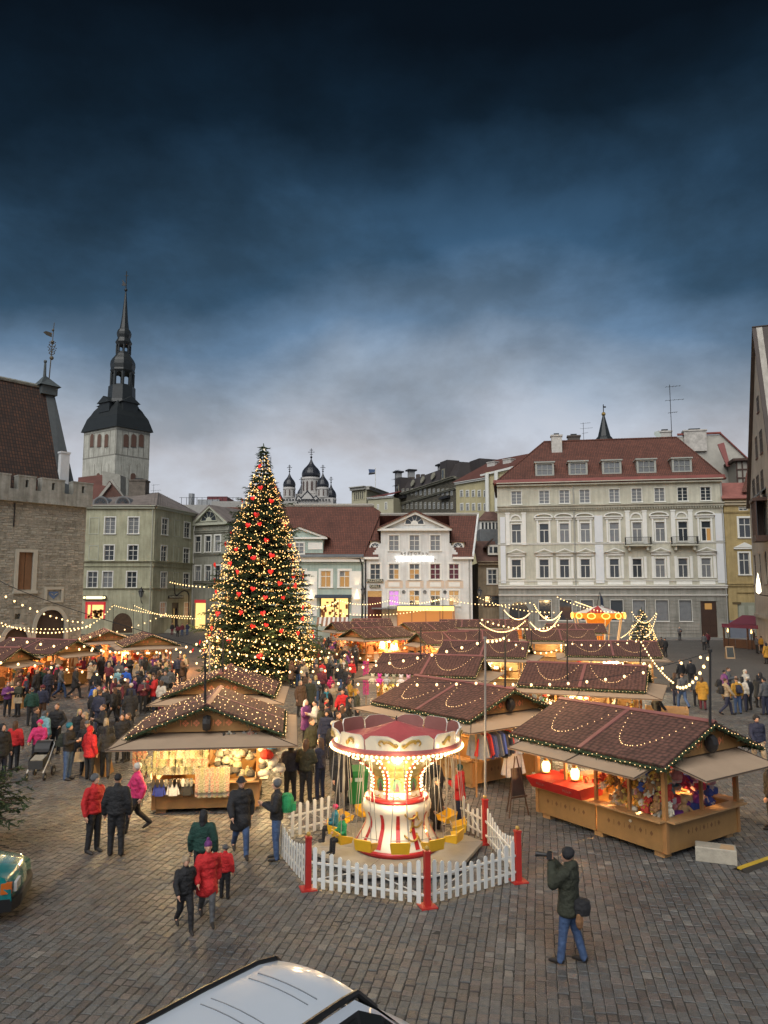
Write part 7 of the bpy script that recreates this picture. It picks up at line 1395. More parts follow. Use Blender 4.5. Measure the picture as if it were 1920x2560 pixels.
for s_ in (1,):
    mb = MB().use(GOLD)
    for fl, z0_ in ((1, 1.0), (-1, .78), (1, .55)):
        pts = []
        for x, y in scroll(fl, 1.7):
            zz = z0_+y; rr = max(r_ for r_, z in low if abs(z-zz) < .12)+.015; a = x/rr+.52; pts.append((rr*sin(a), -rr*cos(a), zz))
        mb.path(pts, .022, 5)
    put('gold_scroll', mb.mesh('gold_scroll'), ride)
put('canopy_ring', MB().use(PINK).lathe([(1.34, 2.40), (1.50, 2.44), (1.52, 2.50), (1.46, 2.56)], 48).mesh('canopy_ring', True), ride); put('bulb_ring_plate', MB().use(CRM).lathe([(1.38, 2.37), (1.47, 2.40), (1.49, 2.445)], 48).mesh('bulb_ring_plate', True), ride)
put('canopy_roof', MB().use(mat('ride_roof', (.46, .09, .09), .55, .2, 2)).lathe([(1.44, 2.56), (1.0, 2.66), (.55, 2.77), (.001, 2.95)], 12).mesh('canopy_roof'), ride); put('finial', MB().use(IRON).tube((0, 0, 2.94), (0, 0, 3.06), .012, n=5).ball((0, 0, 3.0), .025, 6).mesh('finial'), ride)
bm = cached('rb', lambda: MB().use(RBULB).ball((0, 0, 0), .033, 8).mesh('bulb'))
for k in range(84): a = 2*pi*k/84; put('bulb', bm, ride, (1.53*cos(a), 1.53*sin(a), 2.42))
for k in range(8):
    a = 2*pi*k/8; l = bpy.data.lights.new('rim_bulb_light', 'POINT'); l.energy = 9*EX; l.color = (1, .74, .40); l.shadow_soft_size = .05; lo = bpy.data.objects.new('rim_bulb_light', l); COL.objects.link(lo); lo.parent = ride; lo.location = (1.78*cos(a), 1.78*sin(a), 2.42)
for k in range(40): a = 2*pi*k/40; put('bulb', bm, ride, (1.22*cos(a), 1.22*sin(a), 2.27), sc=.8)
def board(span, notch):
    mb = MB(); n = 12; rb, rt = 1.47, 1.53
    def hh(t): # top edge profile, t 0..1
        e = min(t, 1-t); h = .26+.05*min(1, e/.1)
        if e < .05: h = .21
        if notch: h -= .13*math.exp(-((t-.5)/.09)**2)
        return h
    def pt(t, f_, o): a = -pi/2+(t-.5)*span; h = hh(t)*f_; rr = rb+(rt-rb)*h/.35+o; return (rr*cos(a), rr*sin(a), 2.55+h)
    for i in range(n):
        a, b = i/n, (i+1)/n; mb.use(CRM).face([pt(a, 0, 0), pt(b, 0, 0), pt(b, 1, 0), pt(a, 1, 0)]); mb.use(PNKB).face([pt(b, 0, -.03), pt(a, 0, -.03), pt(a, 1, -.03), pt(b, 1, -.03)])
        mb.use(mat('board_edge', (.7, .66, .6), .5)).face([pt(a, 1, .004), pt(b, 1, .004), pt(b, 1, -.034), pt(a, 1, -.034)])
    mb.face([pt(0, 0, 0), pt(0, 1, 0), pt(0, 1, -.03), pt(0, 0, -.03)]); mb.face([pt(1, 0, 0), pt(1, 0, -.03), pt(1, 1, -.03), pt(1, 1, 0)])
    mb.use(GOLD)
    for s_ in ((-1, 1) if notch else (1,)):
        pts = []
        for i in range(34):
            t = i/33; w_ = .17 if notch else .15
            if t < .35: q = t/.35; xx = .30*w_/.17+.055*cos(pi*1.5*q-1.2)*(1-.3*q); yy = .16+.06*sin(pi*1.5*q-1.2)
            elif t < .75: q = (t-.35)/.4; xx = .27-.2*q; yy = .20-.13*q+.05*sin(pi*q)
            else: q = (t-.75)/.25; xx = .07-.03*sin(pi*1.4*q); yy = .07+.05*q+.03*sin(pi*q)
            sc_ = 1.0 if notch else .62
            a = -pi/2+s_*(xx*1.15*(.56 if notch else .62)*span/.78 if notch else (xx-.2)*.55)
            rr = rb+(rt-rb)*yy/.35+.012; pts.append((rr*cos(a), rr*sin(a), 2.55+yy))
        for i, (p_, q_) in enumerate(zip(pts, pts[1:])): mb.tube(p_, q_, .014+.02*sin(pi*i/33), .014+.02*sin(pi*(i+1)/33), 5, False)
    return mb.mesh('rounding_board')
big, small = board(1.04, True), board(.48, False)
for k in range(4): put('rounding_board', big, ride, rz=.03+2*pi*k/4); put('rounding_board', small, ride, rz=.03+2*pi*(k+.5)/4)
def seat():
    mb = MB().use(YSEAT); mb.slab([(-.17, -.13, 0), (.17, -.13, 0), (.15, .12, 0), (-.15, .12, 0)][::-1], .025); mb.slab([(-.19, .12, 0), (.19, .12, 0), (.21, .16, .24), (-.21, .16, .24)], .025)
    for s_ in (-1, 1): q = [(s_*.16, -.13, 0), (s_*.17, .12, 0), (s_*.20, .15, .2), (s_*.19, -.16, .12)]; mb.slab(q if s_ < 0 else q[::-1], .02)
    mb.use(CHN).tube((-.19, -.17, .17), (.19, -.17, .17), .010, n=5); return mb.mesh('swing_seat')
se = seat(); RIDERS = {}
for k in range(12):
    a = -pi/2+2*pi*k/12+.03; rs = 1.42; o = put('swing_seat', se, ride, (rs*cos(a), rs*sin(a), .47), rz=a-pi*.5+pi/2-pi/2)
    RIDERS[k] = a
    def ch(): 
        L_ = []
        for sx, sy in ((-.19, -.12), (.19, -.12), (-.2, .15), (.2, .15)): L_.append(MB().use(CHN).tube((sx, sy, .16), (sx*.42, -.02+sy*.3, 1.93), .0085, n=4).mesh('chain'))
        return L_
    for me in cached('chain4', ch): put('chain', me, o)
for z_, e_, rr in ((2.15, 130, .9), (1.5, 80, .95)):
    for k in range(3):
        a = -pi/2+2*pi*k/3; l = bpy.data.lights.new('ride_glow', 'POINT'); l.energy = e_*EX*.42; l.color = (1, .74, .40); l.shadow_soft_size = .15; lo = bpy.data.objects.new('ride_glow', l); COL.objects.link(lo); lo.parent = ride; lo.location = (rr*cos(a), rr*sin(a), z_)
# fence of white pickets between red posts
WF = mat('picket_white', (.62, .62, .60), .55, .12, 3); RP = mat('post_red', (.40, .025, .02), .45, .15, 3)
def picket_mesh(h):
    def f():
        w_ = .043; return MB().use(WF).slab([(-w_, 0, .05), (w_, 0, .05), (w_, 0, h-.04), (w_*.6, 0, h-.012), (0, 0, h), (-w_*.6, 0, h-.012), (-w_, 0, h-.04)], .02).mesh('picket')
    return cached(('pk', round(h, 2)), f)
fence_n = [0]
def fence(A_, B_, label, dip=True):
    A_, B_ = Vector(A_), Vector(B_); d = B_-A_; L_ = d.length; a = atan2(d.y, d.x); t = thing('picket_fence', label, 'fence', A_, a, 'white picket fence panels round the swing ride'); n = int((L_-.24)/.172)
    for i in range(n): x = .16+(L_-.32)*i/(n-1); q = abs(2*i/(n-1)-1); h = .64+.20*q**1.6 if dip else .82; put('picket', picket_mesh(h), t, (x, -.03, 0))
    for z in (.2, .52): put('rail', MB().use(WF).box(.06, L_-.06, -.005, .025, z-.02, z+.02).mesh('rail'), t)
    put('brace', MB().use(WF).tube((.15, .035, .2), (L_/2, .035, .5), .012, n=5).tube((L_/2, .035, .5), (L_-.15, .035, .2), .012, n=5).mesh('brace'), t); return t
FP = [G(770, 2223), G(1068, 2267), G(1296, 2204), G(1214, 2108), G(1150, 2072), G(696, 2134), G(716, 2100), G(833, 2070)]
fence(FP[0], FP[1], 'front left panel of white picket fence before the swing ride'); fence(FP[1], FP[2], 'front right panel of white picket fence before the swing ride'); fence(FP[2], FP[3], 'right side panel of white picket fence beside the swing ride'); fence(FP[3], FP[4], 'short picket panel behind the right of the swing ride'); fence(FP[5], FP[0], 'left side panel of white picket fence beside the green backpack'); fence(FP[6], FP[7], 'straight topped rear left picket panel with diagonal brace', False)
for k, lab in ((0, 'left front red post of the picket fence'), (1, 'nearest red post of the picket fence at its front corner'), (2, 'right front red post of the picket fence'), (3, 'rear right red post of the picket fence by the metal pole')):
    t = thing('fence_post', lab, 'post', FP[k], .3, 'red posts of the picket fence')
    put('shaft', cached('psh', lambda: MB().use(RP).box(-.055, .055, -.055, .055, .03, 1.0).box(-.065, .065, -.065, .065, .98, 1.02).mesh('shaft')), t); put('base_plate', cached('pbp', lambda: MB().use(RP).box(-.16, .16, -.16, .16, .0, .029).mesh('base_plate')), t); put('gold_ball', cached('pgb', lambda: MB().use(GOLD).ball((0, 0, 1.065), .045, 10).mesh('gold_ball')), t)
# ================================================================== POLES, WIRES AND BULBS
def pole(u, vb, v1, Y=None, label='', zb=0, r_=.035, m=None, top=True):
    p = G(u, vb) if Y is None else at(u, vb, Y); q = at(u, v1, p.y); t = thing('light_pole', label, 'pole', (p.x, p.y, 0 if Y is None else p.z), 0, 'poles carrying the light strings')
    h = q.z-(0 if Y is None else p.z); put('shaft', MB().use(m or IRON).tube((0, 0, 0), (q.x-p.x, 0, h), r_, r_*.85, 8).mesh('shaft'), t)
    if top: put('cap', MB().use(m or IRON).tube((q.x-p.x, 0, h), (q.x-p.x, 0, h+.06), r_*1.5, n=8).mesh('cap'), t)
    return Vector((q.x, p.y, q.z))
steel = mat('galvanised_pole', (.34, .31, .28), .45, .2, 3, metal=.4)
P0 = pole(1213, 2108, 1598, label='tall galvanised pole behind the right fence corner', r_=.03, m=steel)
pR = pole(1775, 1812, 1630, 17.6, 'black pole on the ridge end of the front right stall'); p2 = pole(1263, 1735, 1590, 24.0, 'black pole on the gable of the clothes stall')
p3 = pole(1052, 1650, 1571, 36.6, 'black pole on the ridge of the third stall'); p4 = pole(1418, 1770, 1550, 31.0, 'tall black pole between the two right stalls'); p5 = pole(1601, 1665, 1598, 31.4, 'black pole at the right of the second right stall ridge')
p6 = pole(1329, 1615, 1572, 46, 'black pole on the bright middle stall'); p7 = pole(1198, 1640, 1545, 46.5, 'black pole left of the bright middle stall'); p8 = pole(513, 1770, 1640, 20.4, 'black pole on the front gable of the mitten stall'); p9 = pole(557, 1690, 1585, 28.6, 'black pole on the stall behind the mitten stall'); p10 = pole(524, 1700, 1610, 30, 'thin pole left of the stall behind the mitten stall', m=steel)
q1 = pole(283, 1600, 1512, 88, 'left of three thin poles before the corner house'); q2 = pole(334, 1600, 1512, 88.5, 'middle of three thin poles before the corner house'); q3 = pole(357, 1605, 1516, 88, 'right of three thin poles before the corner house'); q4 = pole(972, 1560, 1500, 90, 'thin pole before the middle of the white house'); q5 = pole(1107, 1560, 1495, 90, 'thin pole before the right half of the white house'); q6 = pole(1258, 1580, 1510, 70, 'thin pole left of the first light swag'); q7 = pole(1335, 1590, 1508, 70, 'thin pole between the two upper light swags'); q8 = pole(770, 1570, 1510, 90, 'thin pole left of the mint house shop'); q9 = pole(848, 1570, 1500, 90, 'thin pole right of the mint house shop')
FB_ = mat('festoon_bulb', (1, .85, .55), .35, 0, emit=(1, .62, .24), estr=3.2)
fbm = lambda r_: cached(('fb', r_), lambda: MB().use(FB_).ball((0, 0, 0), r_*.72, 8, 1.15).mesh('bulb'))
nb = [0]
def festoon(a, b, sag, n, r_, label, wire=True, hang=.05):
    a, b = Vector(a), Vector(b); t = thing('light_string', label, 'string lights', a, 0, 'light strings over the market'); pts = []
    for i in range(25): q = i/24; p = a.lerp(b, q)-a; p.z -= sag*4*q*(1-q); pts.append(p)
    if wire: put('wire', MB().use(IRON).path(pts, .008, 4).mesh('wire'), t)
    for i in range(n):
        q = (i+.5)/n; p = a.lerp(b, q)-a; p.z -= sag*4*q*(1-q)+hang; put('bulb', fbm(r_), t, p); nb[0] += 1
F_ = festoon
F_(at(772, 1700, 18.3), P0-Vector((0, 0, 1.0)), .06, 9, .043, 'near string of large bulbs crossing left from the tall metal pole')
F_(P0-Vector((0, 0, 1.0)), pR, .28, 12, .043, 'near string of large bulbs from the metal pole to the front right stall')
F_(P0, at(480, 1652, 24), .5, 24, .045, 'long bulb string from the metal pole across the foot of the tree')
F_(p2, P0, .05, 5, .05, 'short bulb string between the metal pole and the clothes stall'); F_(p2, p4-Vector((0, 0, .9)), .45, 11, .045, 'bulb string from the clothes stall pole to the tall black pole')
F_(p4-Vector((0, 0, .9)), p5, .15, 8, .045, 'bulb string from the tall black pole to the second right stall'); F_(p5, at(1685, 1705, 29), .2, 17, .05, 'dense bulb string falling right from the second right stall'); F_(at(1690, 1712, 24), pR, .30, 10, .055, 'bulb string rising to the pole of the front right stall')
F_(at(560, 1592, 40), at(1052, 1672, 36.6), -.1, 26, .06, 'bulb string sloping down right across the tree foot'); F_(at(500, 1606, 36), at(830, 1640, 38), .4, 16, .07, 'bulb string hanging low across the tree'); F_(at(200, 1610, 32), p9, .5, 15, .06, 'bulb string left of the tree above the crowd')
F_(at(-20, 1585, 30), at(560, 1618, 38), .45, 20, .065, 'bulb string over the left hand stalls'); F_(at(-20, 1652, 26), at(330, 1700, 30), -.1, 9, .06, 'large bulbs low over the left crowd')
F_(at(-20, 1470, 40), at(212, 1555, 60), .4, 14, .08, 'bulb string slanting down over the town hall wall'); F_(at(-20, 1545, 60), at(230, 1560, 62), .9, 26, .08, 'first bulb string before the town hall doors'); F_(at(-20, 1560, 66), at(230, 1566, 70), .3, 24, .075, 'second bulb string before the town hall doors')
F_(q1, at(480, 1540, 82), .3, 34, .07, 'upper bulb string before the corner house'); F_(q2, at(505, 1545, 80), .5, 28, .07, 'lower bulb string before the corner house'); F_(at(423, 1454, 108), at(600, 1465, 60), .3, 18, .10, 'bulb string high from the iron arch to the tree'); F_(at(215, 1566, 70), q1, .3, 10, .08, 'bulb string left of the three thin poles'); F_(at(155, 1600, 50), at(420, 1530, 84), .5, 14, .08, 'bulb string crossing over the amber stall')
cab = thing('black_cable', 'thick black cable sagging from upper left across to the tree', 'cable', (0, 0, 0)); put('wire', MB().use(IRON).path([at(-20+620*k/20, 1440+205*(k/20)**.8, 38+k*.2) for k in range(21)], .02, 5).mesh('wire'), cab)
SW = [((255,265),(462,290),372,342,66),((490,215),(718,275),610,345,66),((462,360),(705,310),580,432,60),((60,365),(428,350),255,442,58),((1270,275),(1472,285),1372,370,72),((1185,490),(1365,300),1300,420,72),((1370,480),(1475,290),1440,440,72),((820,200),(960,250),880,225,80)]
for k, (a, b, xm, ym, Y) in enumerate(SW):
    Z_ = lambda x, y: at(1180+.3134*x, 1440+.3134*y, Y); A_, B_ = Z_(*a), Z_(*b); mz = Z_(xm, ym); F_(A_, B_, (A_.z+B_.z)/2-mz.z, 30 if k < 4 else 18, .062, ['left upper swag of bulbs before the arched shop window', 'right upper swag of bulbs before the cream palace', 'lower swag of bulbs right of the bright stall', 'lower swag of bulbs left of the bright stall', 'zigzag of bulbs above the small lit fir', 'left slope of bulbs on the small lit fir', 'right slope of bulbs on the small lit fir', 'short arc of bulbs above the far orange ride'][k])
for k, (a, b, n, lab) in enumerate(((q8, q9, 16, 'bulb string before the mint house shop window'), (q9, q4, 20, 'bulb string before the pizzeria door'), (q4, q5, 22, 'bulb string before the white house windows'), (q5, at(1330, 1505, 78), 24, 'bulb string between white house and cream palace'), (at(1190, 1490, 90), at(1390, 1530, 70), 22, 'bulb string sloping before the tan house'), (at(1390, 1490, 84), at(1560, 1530, 78), 20, 'bulb string before the cream palace shop windows'), (at(830, 1530, 84), at(1080, 1520, 84), 30, 'bulb string under the yellow canopy'), (p7, at(1400, 1560, 60), 18, 'bulb string crossing right over the bright stall'), (at(700, 1520, 60), q9, 16, 'bulb string right of the tree'))): F_(a, b, .5, n, .075, lab)
for x, y, z, e_ in ((-12, 30, 4.2, 1), (-14, 44, 4.5, 1.3), (-20, 36, 4.2, 1), (-2, 27, 4.4, 1), (0, 33, 4.6, 1), (-1, 42, 4.6, 1.3), (6, 28, 4.5, .9), (9, 38, 4.6, 1.2), (4, 54, 4.6, 1.6), (12, 54, 4.6, 1.6), (13, 36, 4.4, .8), (-4, 60, 4.6, 1.8), (10, 70, 4.8, 2.2), (18, 66, 4.8, 2), (2, 72, 4.8, 2.4), (-15, 68, 5, 2.2), (-26, 60, 5, 2), (-24, 80, 5, 2.6), (6, 90, 5, 2.6), (-6, 88, 5, 2.4), (18, 82, 5, 2.2), (13, 24, 4.4, .5), (-5, 25.5, 4.3, .8), (4.5, 22.5, 4.3, .6)):
    l = bpy.data.lights.new('string_glow', 'POINT'); l.energy = (290 if y < 80 else 150)*e_*EX; l.color = (1, .64, .28); l.shadow_soft_size = .4; lo = bpy.data.objects.new('string_glow', l); COL.objects.link(lo); lo.location = (x, y, z)
# ================================================================== FAR RIDE AND SMALL THINGS
c = at(1497, 1590, 82); t = thing('far_carousel', 'far roundabout with red and white roof and orange glowing boards', 'carousel', (c.x, c.y, 0)); zz = lambda y: at(1497, 1440+.3134*y, 82).z
n = 16
for k in range(n):
    a, b = 2*pi*k/n, 2*pi*(k+1)/n; put('roof_segment', MB().use(mat('awning_white', (.62, .6, .55), .8) if k % 4 < 2 else RED_).face([(2.5*cos(a), 2.5*sin(a), zz(295)), (2.5*cos(b), 2.5*sin(b), zz(295)), (.1*cos(b), .1*sin(b), zz(238)), (.1*cos(a), .1*sin(a), zz(238))]) or None, t) if False else put('roof_segment', (lambda m: (m.face([(2.5*cos(a), 2.5*sin(a), zz(292)), (2.5*cos(b), 2.5*sin(b), zz(292)), (.1*cos(b), .1*sin(b), zz(238)), (.1*cos(a), .1*sin(a), zz(238))]), m)[1])(MB().use(mat('awning_white', (.62, .6, .55), .8) if k % 4 < 2 else RED_)).mesh('roof_segment'), t)
mb = MB().use(mat('orange_lit_board', (.6, .2, .02), .5, .5, 3, emit=(1, .26, .02), estr=.7)).lathe([(2.75, zz(333)), (2.85, zz(296))], 16); put('lit_board', mb.mesh('lit_board'), t); put('centre_column', MB().use(mat('orange_lit_board', (.8, .3, .03))).lathe([(.7, 0), (.5, 1), (.6, 2), (1.6, zz(336))], 10).mesh('centre_column'), t)
mb = MB().use(mat('amber_ring', (1, .6, .1), .5, 0, emit=(1, .62, .12), estr=2.5))
for k in range(12): a = 2*pi*k/12; put('light_hoop', cached('hoop', lambda: MB().use(mat('amber_ring', (1, .6, .1), .5, 0, emit=(1, .5, .06), estr=1.6)).path([(.42*cos(2*pi*i/12), -2.86, (zz(333)+zz(296))/2+.30*sin(2*pi*i/12)) for i in range(13)], .05, 4).mesh('light_hoop')), t, rz=a)
for k in range(8): a = 2*pi*k/8; put('leg_post', cached('fpost', lambda: MB().use(mat('glowing_post', (.7, .5, .3), .6, 0, emit=(1, .6, .2), estr=.4)).tube((2.0, 0, 0), (2.6, 0, zz(335)), .06, n=5).mesh('leg_post')), t, rz=a)  # posts are no lamps; their warm glow is put into the material
b_ = thing('wheelie_bin', 'green wheeled bin standing behind the swing ride', 'bin', G(893, 2012), .15); GRB = mat('bin_green', (.02, .20, .045), .45, .1, 3)
put('body', MB().use(GRB).hull([(-.22, -.22, .08), (.22, -.22, .08), (.22, .22, .08), (-.22, .22, .08), (-.28, -.30, .98), (.28, -.30, .98), (.28, .28, .98), (-.28, .28, .98)], [(3, 2, 1, 0), (0, 1, 5, 4), (1, 2, 6, 5), (2, 3, 7, 6), (3, 0, 4, 7)]).box(-.3, .3, -.33, -.30, .86, .98).mesh('body'), b_); put('lid', MB().use(GRB).slab([(-.3, -.34, .99), (.3, -.34, .99), (.3, .1, 1.07), (-.3, .1, 1.07)], .03).slab([(-.3, .1, 1.07), (.3, .1, 1.07), (.3, .32, 1.02), (-.3, .32, 1.02)], .03).mesh('lid'), b_); put('label_plate', MB().use(mat('pale_plate', (.45, .6, .5), .5)).slab([(-.1, -.287, .70), (.12, -.287, .70), (.12, -.297, .80), (-.1, -.297, .80)], .004).mesh('label_plate'), b_)
for s_ in (-1, 1): put('wheel', MB().use(SPK).tube((s_*.2, .2, .09), (s_*.27, .2, .09), .09, n=12).mesh('wheel'), b_)
e_ = thing('easel', 'dark wooden easel sign standing left of the front right stall', 'easel', G(1292, 2040), .5); EW = mat('easel_wood', (.09, .045, .025), .6, .2)
for a, b in (((-.33, -.1, 0), (-.03, 0, 1.55)), ((.33, -.1, 0), (.03, 0, 1.55)), ((0, .42, 0), (0, .03, 1.5))): put('leg', MB().use(EW).tube(a, b, .022, .018, 6).mesh('leg'), e_)
put('board', MB().use(mat('menu_board', (.05, .03, .025), .6, .3, 8)).slab([(-.2, -.09, .55), (.2, -.09, .55), (.17, -.02, 1.25), (-.17, -.02, 1.25)], .03).mesh('board'), e_); put('ledge', MB().use(EW).box(-.26, .26, -.14, -.08, .5, .54).mesh('ledge'), e_)
c_ = thing('concrete_block', 'pale concrete block with a buff patch on the cobbles before the front right stall', 'block', G(1790, 2150), radians(-22)); CON = mat('concrete', (.40, .36, .29), .9, .25, 5, .3, 30)
put('body', MB().use(CON).hull([(-.42, -.22, 0), (.42, -.22, 0), (.42, .22, 0), (-.42, .22, 0), (-.42, -.22, .29), (.42, -.22, .29), (.42, .22, .29), (-.42, .22, .29), (-.40, -.20, .31), (.40, -.20, .31), (.40, .20, .31), (-.40, .20, .31)], [(0, 1, 5, 4), (1, 2, 6, 5), (2, 3, 7, 6), (3, 0, 4, 7), (4, 5, 9, 8), (5, 6, 10, 9), (6, 7, 11, 10), (7, 4, 8, 11), (8, 9, 10, 11)]).mesh('body'), c_); put('buff_patch', MB().use(mat('buff_patch', (.48, .32, .18), .9, .2, 8)).slab([(.08, -.2, .314), (.38, -.2, .314), (.38, .12, .314), (.12, .15, .314)], .003).mesh('buff_patch'), c_)
A_, B_ = G(1848, 2178), G(1990, 2128); a = atan2(B_.y-A_.y, B_.x-A_.x); c_ = thing('cable_ramp', 'yellow and black rubber cable ramp at the right edge', 'cable ramp', A_, a); put('rubber_base', MB().use(mat('black_rubber', (.03, .025, .02), .8, .2, 9)).slab([(0, -.16, .0), (1.6, -.16, 0), (1.6, -.06, .06), (0, -.06, .06)], .02).slab([(0, .06, .06), (1.6, .06, .06), (1.6, .16, 0), (0, .16, 0)], .02).mesh('rubber_base'), c_); put('yellow_lid', MB().use(mat('lid_yellow', (.5, .33, .03), .6, .2, 8)).box(.02, 1.58, -.06, .06, .03, .068).mesh('yellow_lid'), c_)
s_ = thing('sandwich_board', 'black sandwich board with pale frame standing on the open cobbles at right', 'sign board', G(1825, 1646), -.15)
for sg in (-1, 1): put('frame', MB().use(mat('pale_wood', (.34, .24, .14), .6)).slab([(-.38, sg*.3, 0), (.38, sg*.3, 0), (.36, sg*.02, 1.1), (-.36, sg*.02, 1.1)][::(1 if sg < 0 else -1)], .03).mesh('frame'), s_)
put('slate', MB().use(mat('slate', (.03, .035, .035), .6, .4, 12)).slab([(-.3, -.285, .12), (.3, -.285, .12), (.29, -.055, 1.0), (-.29, -.055, 1.0)], .01).mesh('slate'), s_)
w_ = thing('wooden_crate_bench', 'low wooden bin fence standing behind the front right stall', 'wooden bin', G(1668, 1815), -.3); 
for z in (.15, .4, .65): put('slat', MB().use(CTR).box(-.9, .9, -.4, -.37, z, z+.18).box(-.9, .9, .37, .4, z, z+.18).mesh('slat'), w_)
for sx in (-.87, .87): put('end_board', MB().use(CTR).box(sx-.02, sx+.02, -.37, .37, .1, .85).mesh('end_board'), w_)
pk = thing('feather_boas', 'tall bunch of hanging bright pink feather boas beside the third stall', 'feather boas', G(915, 1762)); put('stand', MB().use(POST).tube((0, 0, 0), (0, 0, 2.3), .02, n=6).mesh('stand'), pk)
for k in range(7):
    mb = MB().use(mat('boa_pink', (.62, .03, .25), .9, .3, 20)); x, y = .13*cos(k*.9), .13*sin(k*.9)
    for i in range(110): z = .55+i*.016; d = Vector((r.gauss(0, 1), r.gauss(0, 1), r.gauss(0, .6))).normalized()*.09; e = d.orthogonal().normalized()*.02; p = Vector((x, y, z)); mb.face([p-e, p+e, p+d])
    put('boa', mb.mesh('boa'), pk)
# terrace at right edge
pa = G(1878, 1618); t = thing('restaurant_terrace', 'restaurant terrace with burgundy awning before the tall white house', 'terrace', (pa.x, pa.y, 0), radians(-70)); BUR = mat('burgundy_awning', (.17, .035, .06), .8, .15)
a0 = at(1876, 1572, pa.y-2); 
put('awning', MB().use(BUR).slab([(-1, -2, 2.6), (9, -2, 2.6), (9, 0, 3.5), (-1, 0, 3.5)], .05).mesh('awning'), t); put('valance', MB().use(BUR).box(-1, 9, -3.03, -3.0, 2.2, 2.6).mesh('valance'), t)
for x in (-.9, 2.4, 5.7, 8.9): put('post', MB().use(EW).box(x-.07, x+.07, -2.95, -2.8, 0, 2.55).mesh('post'), t)
for x in range(6): put('screen_panel', MB().use(EW).box(x*1.6-.9, x*1.6+.6, -2.9, -2.85, .05, 1.0).mesh('screen_panel'), t)
for x in (0, 3.2): put('torch', MB().use(mat('torch_flame', (1, .7, .3), .5, 0, emit=(1, .55, .15), estr=6)).lathe([(.02, 1.7), (.09, 1.8), (.05, 2.0), (.001, 2.15)], 8, (x, -3.2)).use(IRON).tube((x, -3.2, 0), (x, -3.2, 1.7), .03, n=6).mesh('torch'), t)
fl = thing('flame_lamp', 'tall white flame shaped lamp on the corner of the white gabled house', 'lamp', at(1909, 1458, 69.5)); put('flame', MB().use(mat('white_flame', (1, .9, .7), .4, 0, emit=(1, .88, .62), estr=4)).lathe([(.02, -1.0), (.22, -.8), (.2, -.2), (.07, .6), (.001, 1.0)], 10, (-.5, 0)).mesh('flame'), fl); put('bracket', MB().use(IRON).tube((-.5, 0, -1.05), (.4, 0, -1.2), .05, n=5).mesh('bracket'), fl)
fg = thing('shop_flag', 'small dark and white flag on a slanted staff before the cream palace', 'flag', at(1499, 1510, 99)); put('staff', MB().use(IRON).tube((0, 1.6, -.6), (-.1, -.6, 1.6), .04, n=5).mesh('staff'), fg); put('cloth', MB().use(mat('flag_navy', (.02, .03, .06), .8)).slab([(-.05, -.6, 1.5), (-.02, -.55, -.2), (.45, -.4, -.6), (.3, -.5, .7)], .03).use(mat('flag_white', (.6, .6, .6), .8)).slab([(.02, -.65, -.1), (.05, -.62, -.9), (.42, -.5, -.8), (.4, -.5, -.3)], .03).mesh('cloth'), fg)
# ================================================================== PEOPLE
def blob(name, prims, voxel, dec=.35, smooth=2):
    mb = MB()
    for p in prims:
        if p[0] == 'c':
            _, a, b, r0_, r1_ = p; mb.tube(a, b, r0_, r1_, 10); mb.ball(a, r0_, 10); mb.ball(b, r1_, 10)
        else:
            _, c, rr = p; n = len(mb.v); mb.ball((0, 0, 0), 1, 12); mb.v[n:] = [(c[0]+x*rr[0], c[1]+y*rr[1], c[2]+z*rr[2]) for x, y, z in mb.v[n:]]
    me = mb.mesh(name); o = bpy.data.objects.new(name, me); COL.objects.link(o)
    m = o.modifiers.new('r', 'REMESH'); m.mode = 'VOXEL'; m.voxel_size = voxel
    m = o.modifiers.new('s', 'SMOOTH'); m.iterations = smooth; m.factor = .5
    if dec < 1: m = o.modifiers.new('d', 'DECIMATE'); m.ratio = dec
    out = bpy.data.meshes.new_from_object(o.evaluated_get(bpy.context.evaluated_depsgraph_get())); out.name = name
    bpy.data.objects.remove(o); bpy.data.meshes.remove(me); out.polygons.foreach_set('use_smooth', [True]*len(out.polygons)); out.materials.clear(); out.materials.append(None); return out
V3 = Vector
POSES = {   # (knee, ankle) left/right ; (elbow, wrist) left/right, facing -y
 'stand': (((.10, -.01, .50), (.11, .0, .08)), ((-.10, -.01, .50), (-.12, .03, .08)), ((.25, .03, 1.13), (.26, -.05, .88)), ((-.25, .03, 1.13), (-.25, -.04, .88))),
 'pocket': (((.10, -.02, .50), (.12, .0, .08)), ((-.10, .0, .50), (-.12, .04, .08)), ((.28, .07, 1.14), (.20, -.12, .98)), ((-.28, .07, 1.14), (-.20, -.12, .98))),
 'phone': (((.10, -.01, .50), (.11, .02, .08)), ((-.10, -.01, .50), (-.12, .0, .08)), ((.24, -.04, 1.14), (.09, -.28, 1.24)), ((-.24, -.04, 1.14), (-.08, -.27, 1.20))),
 'walk': (((.09, -.20, .52), (.09, -.26, .10)), ((-.09, .06, .50), (-.09, .36, .20)), ((.25, .12, 1.15), (.24, .06, .92)), ((-.25, -.10, 1.15), (-.23, -.25, .97))),
 'push': (((.10, -.08, .51), (.10, -.04, .08)), ((-.10, .04, .50), (-.11, .18, .10)), ((.24, -.10, 1.18), (.20, -.38, 1.04)), ((-.24, -.10, 1.18), (-.20, -.38, 1.04))),
 'photo': (((.10, -.06, .50), (.13, -.10, .08)), ((-.11, .05, .50), (-.14, .16, .08)), ((.22, -.16, 1.22), (.06, -.24, 1.50)), ((-.24, -.10, 1.20), (-.07, -.30, 1.48))),
 'sit': (((.10, -.42, .86), (.10, -.44, .44)), ((-.10, -.42, .86), (-.10, -.46, .44)), ((.24, -.05, 1.14), (.22, -.26, 1.10)), ((-.24, -.05, 1.14), (-.22, -.26, 1.10)))}
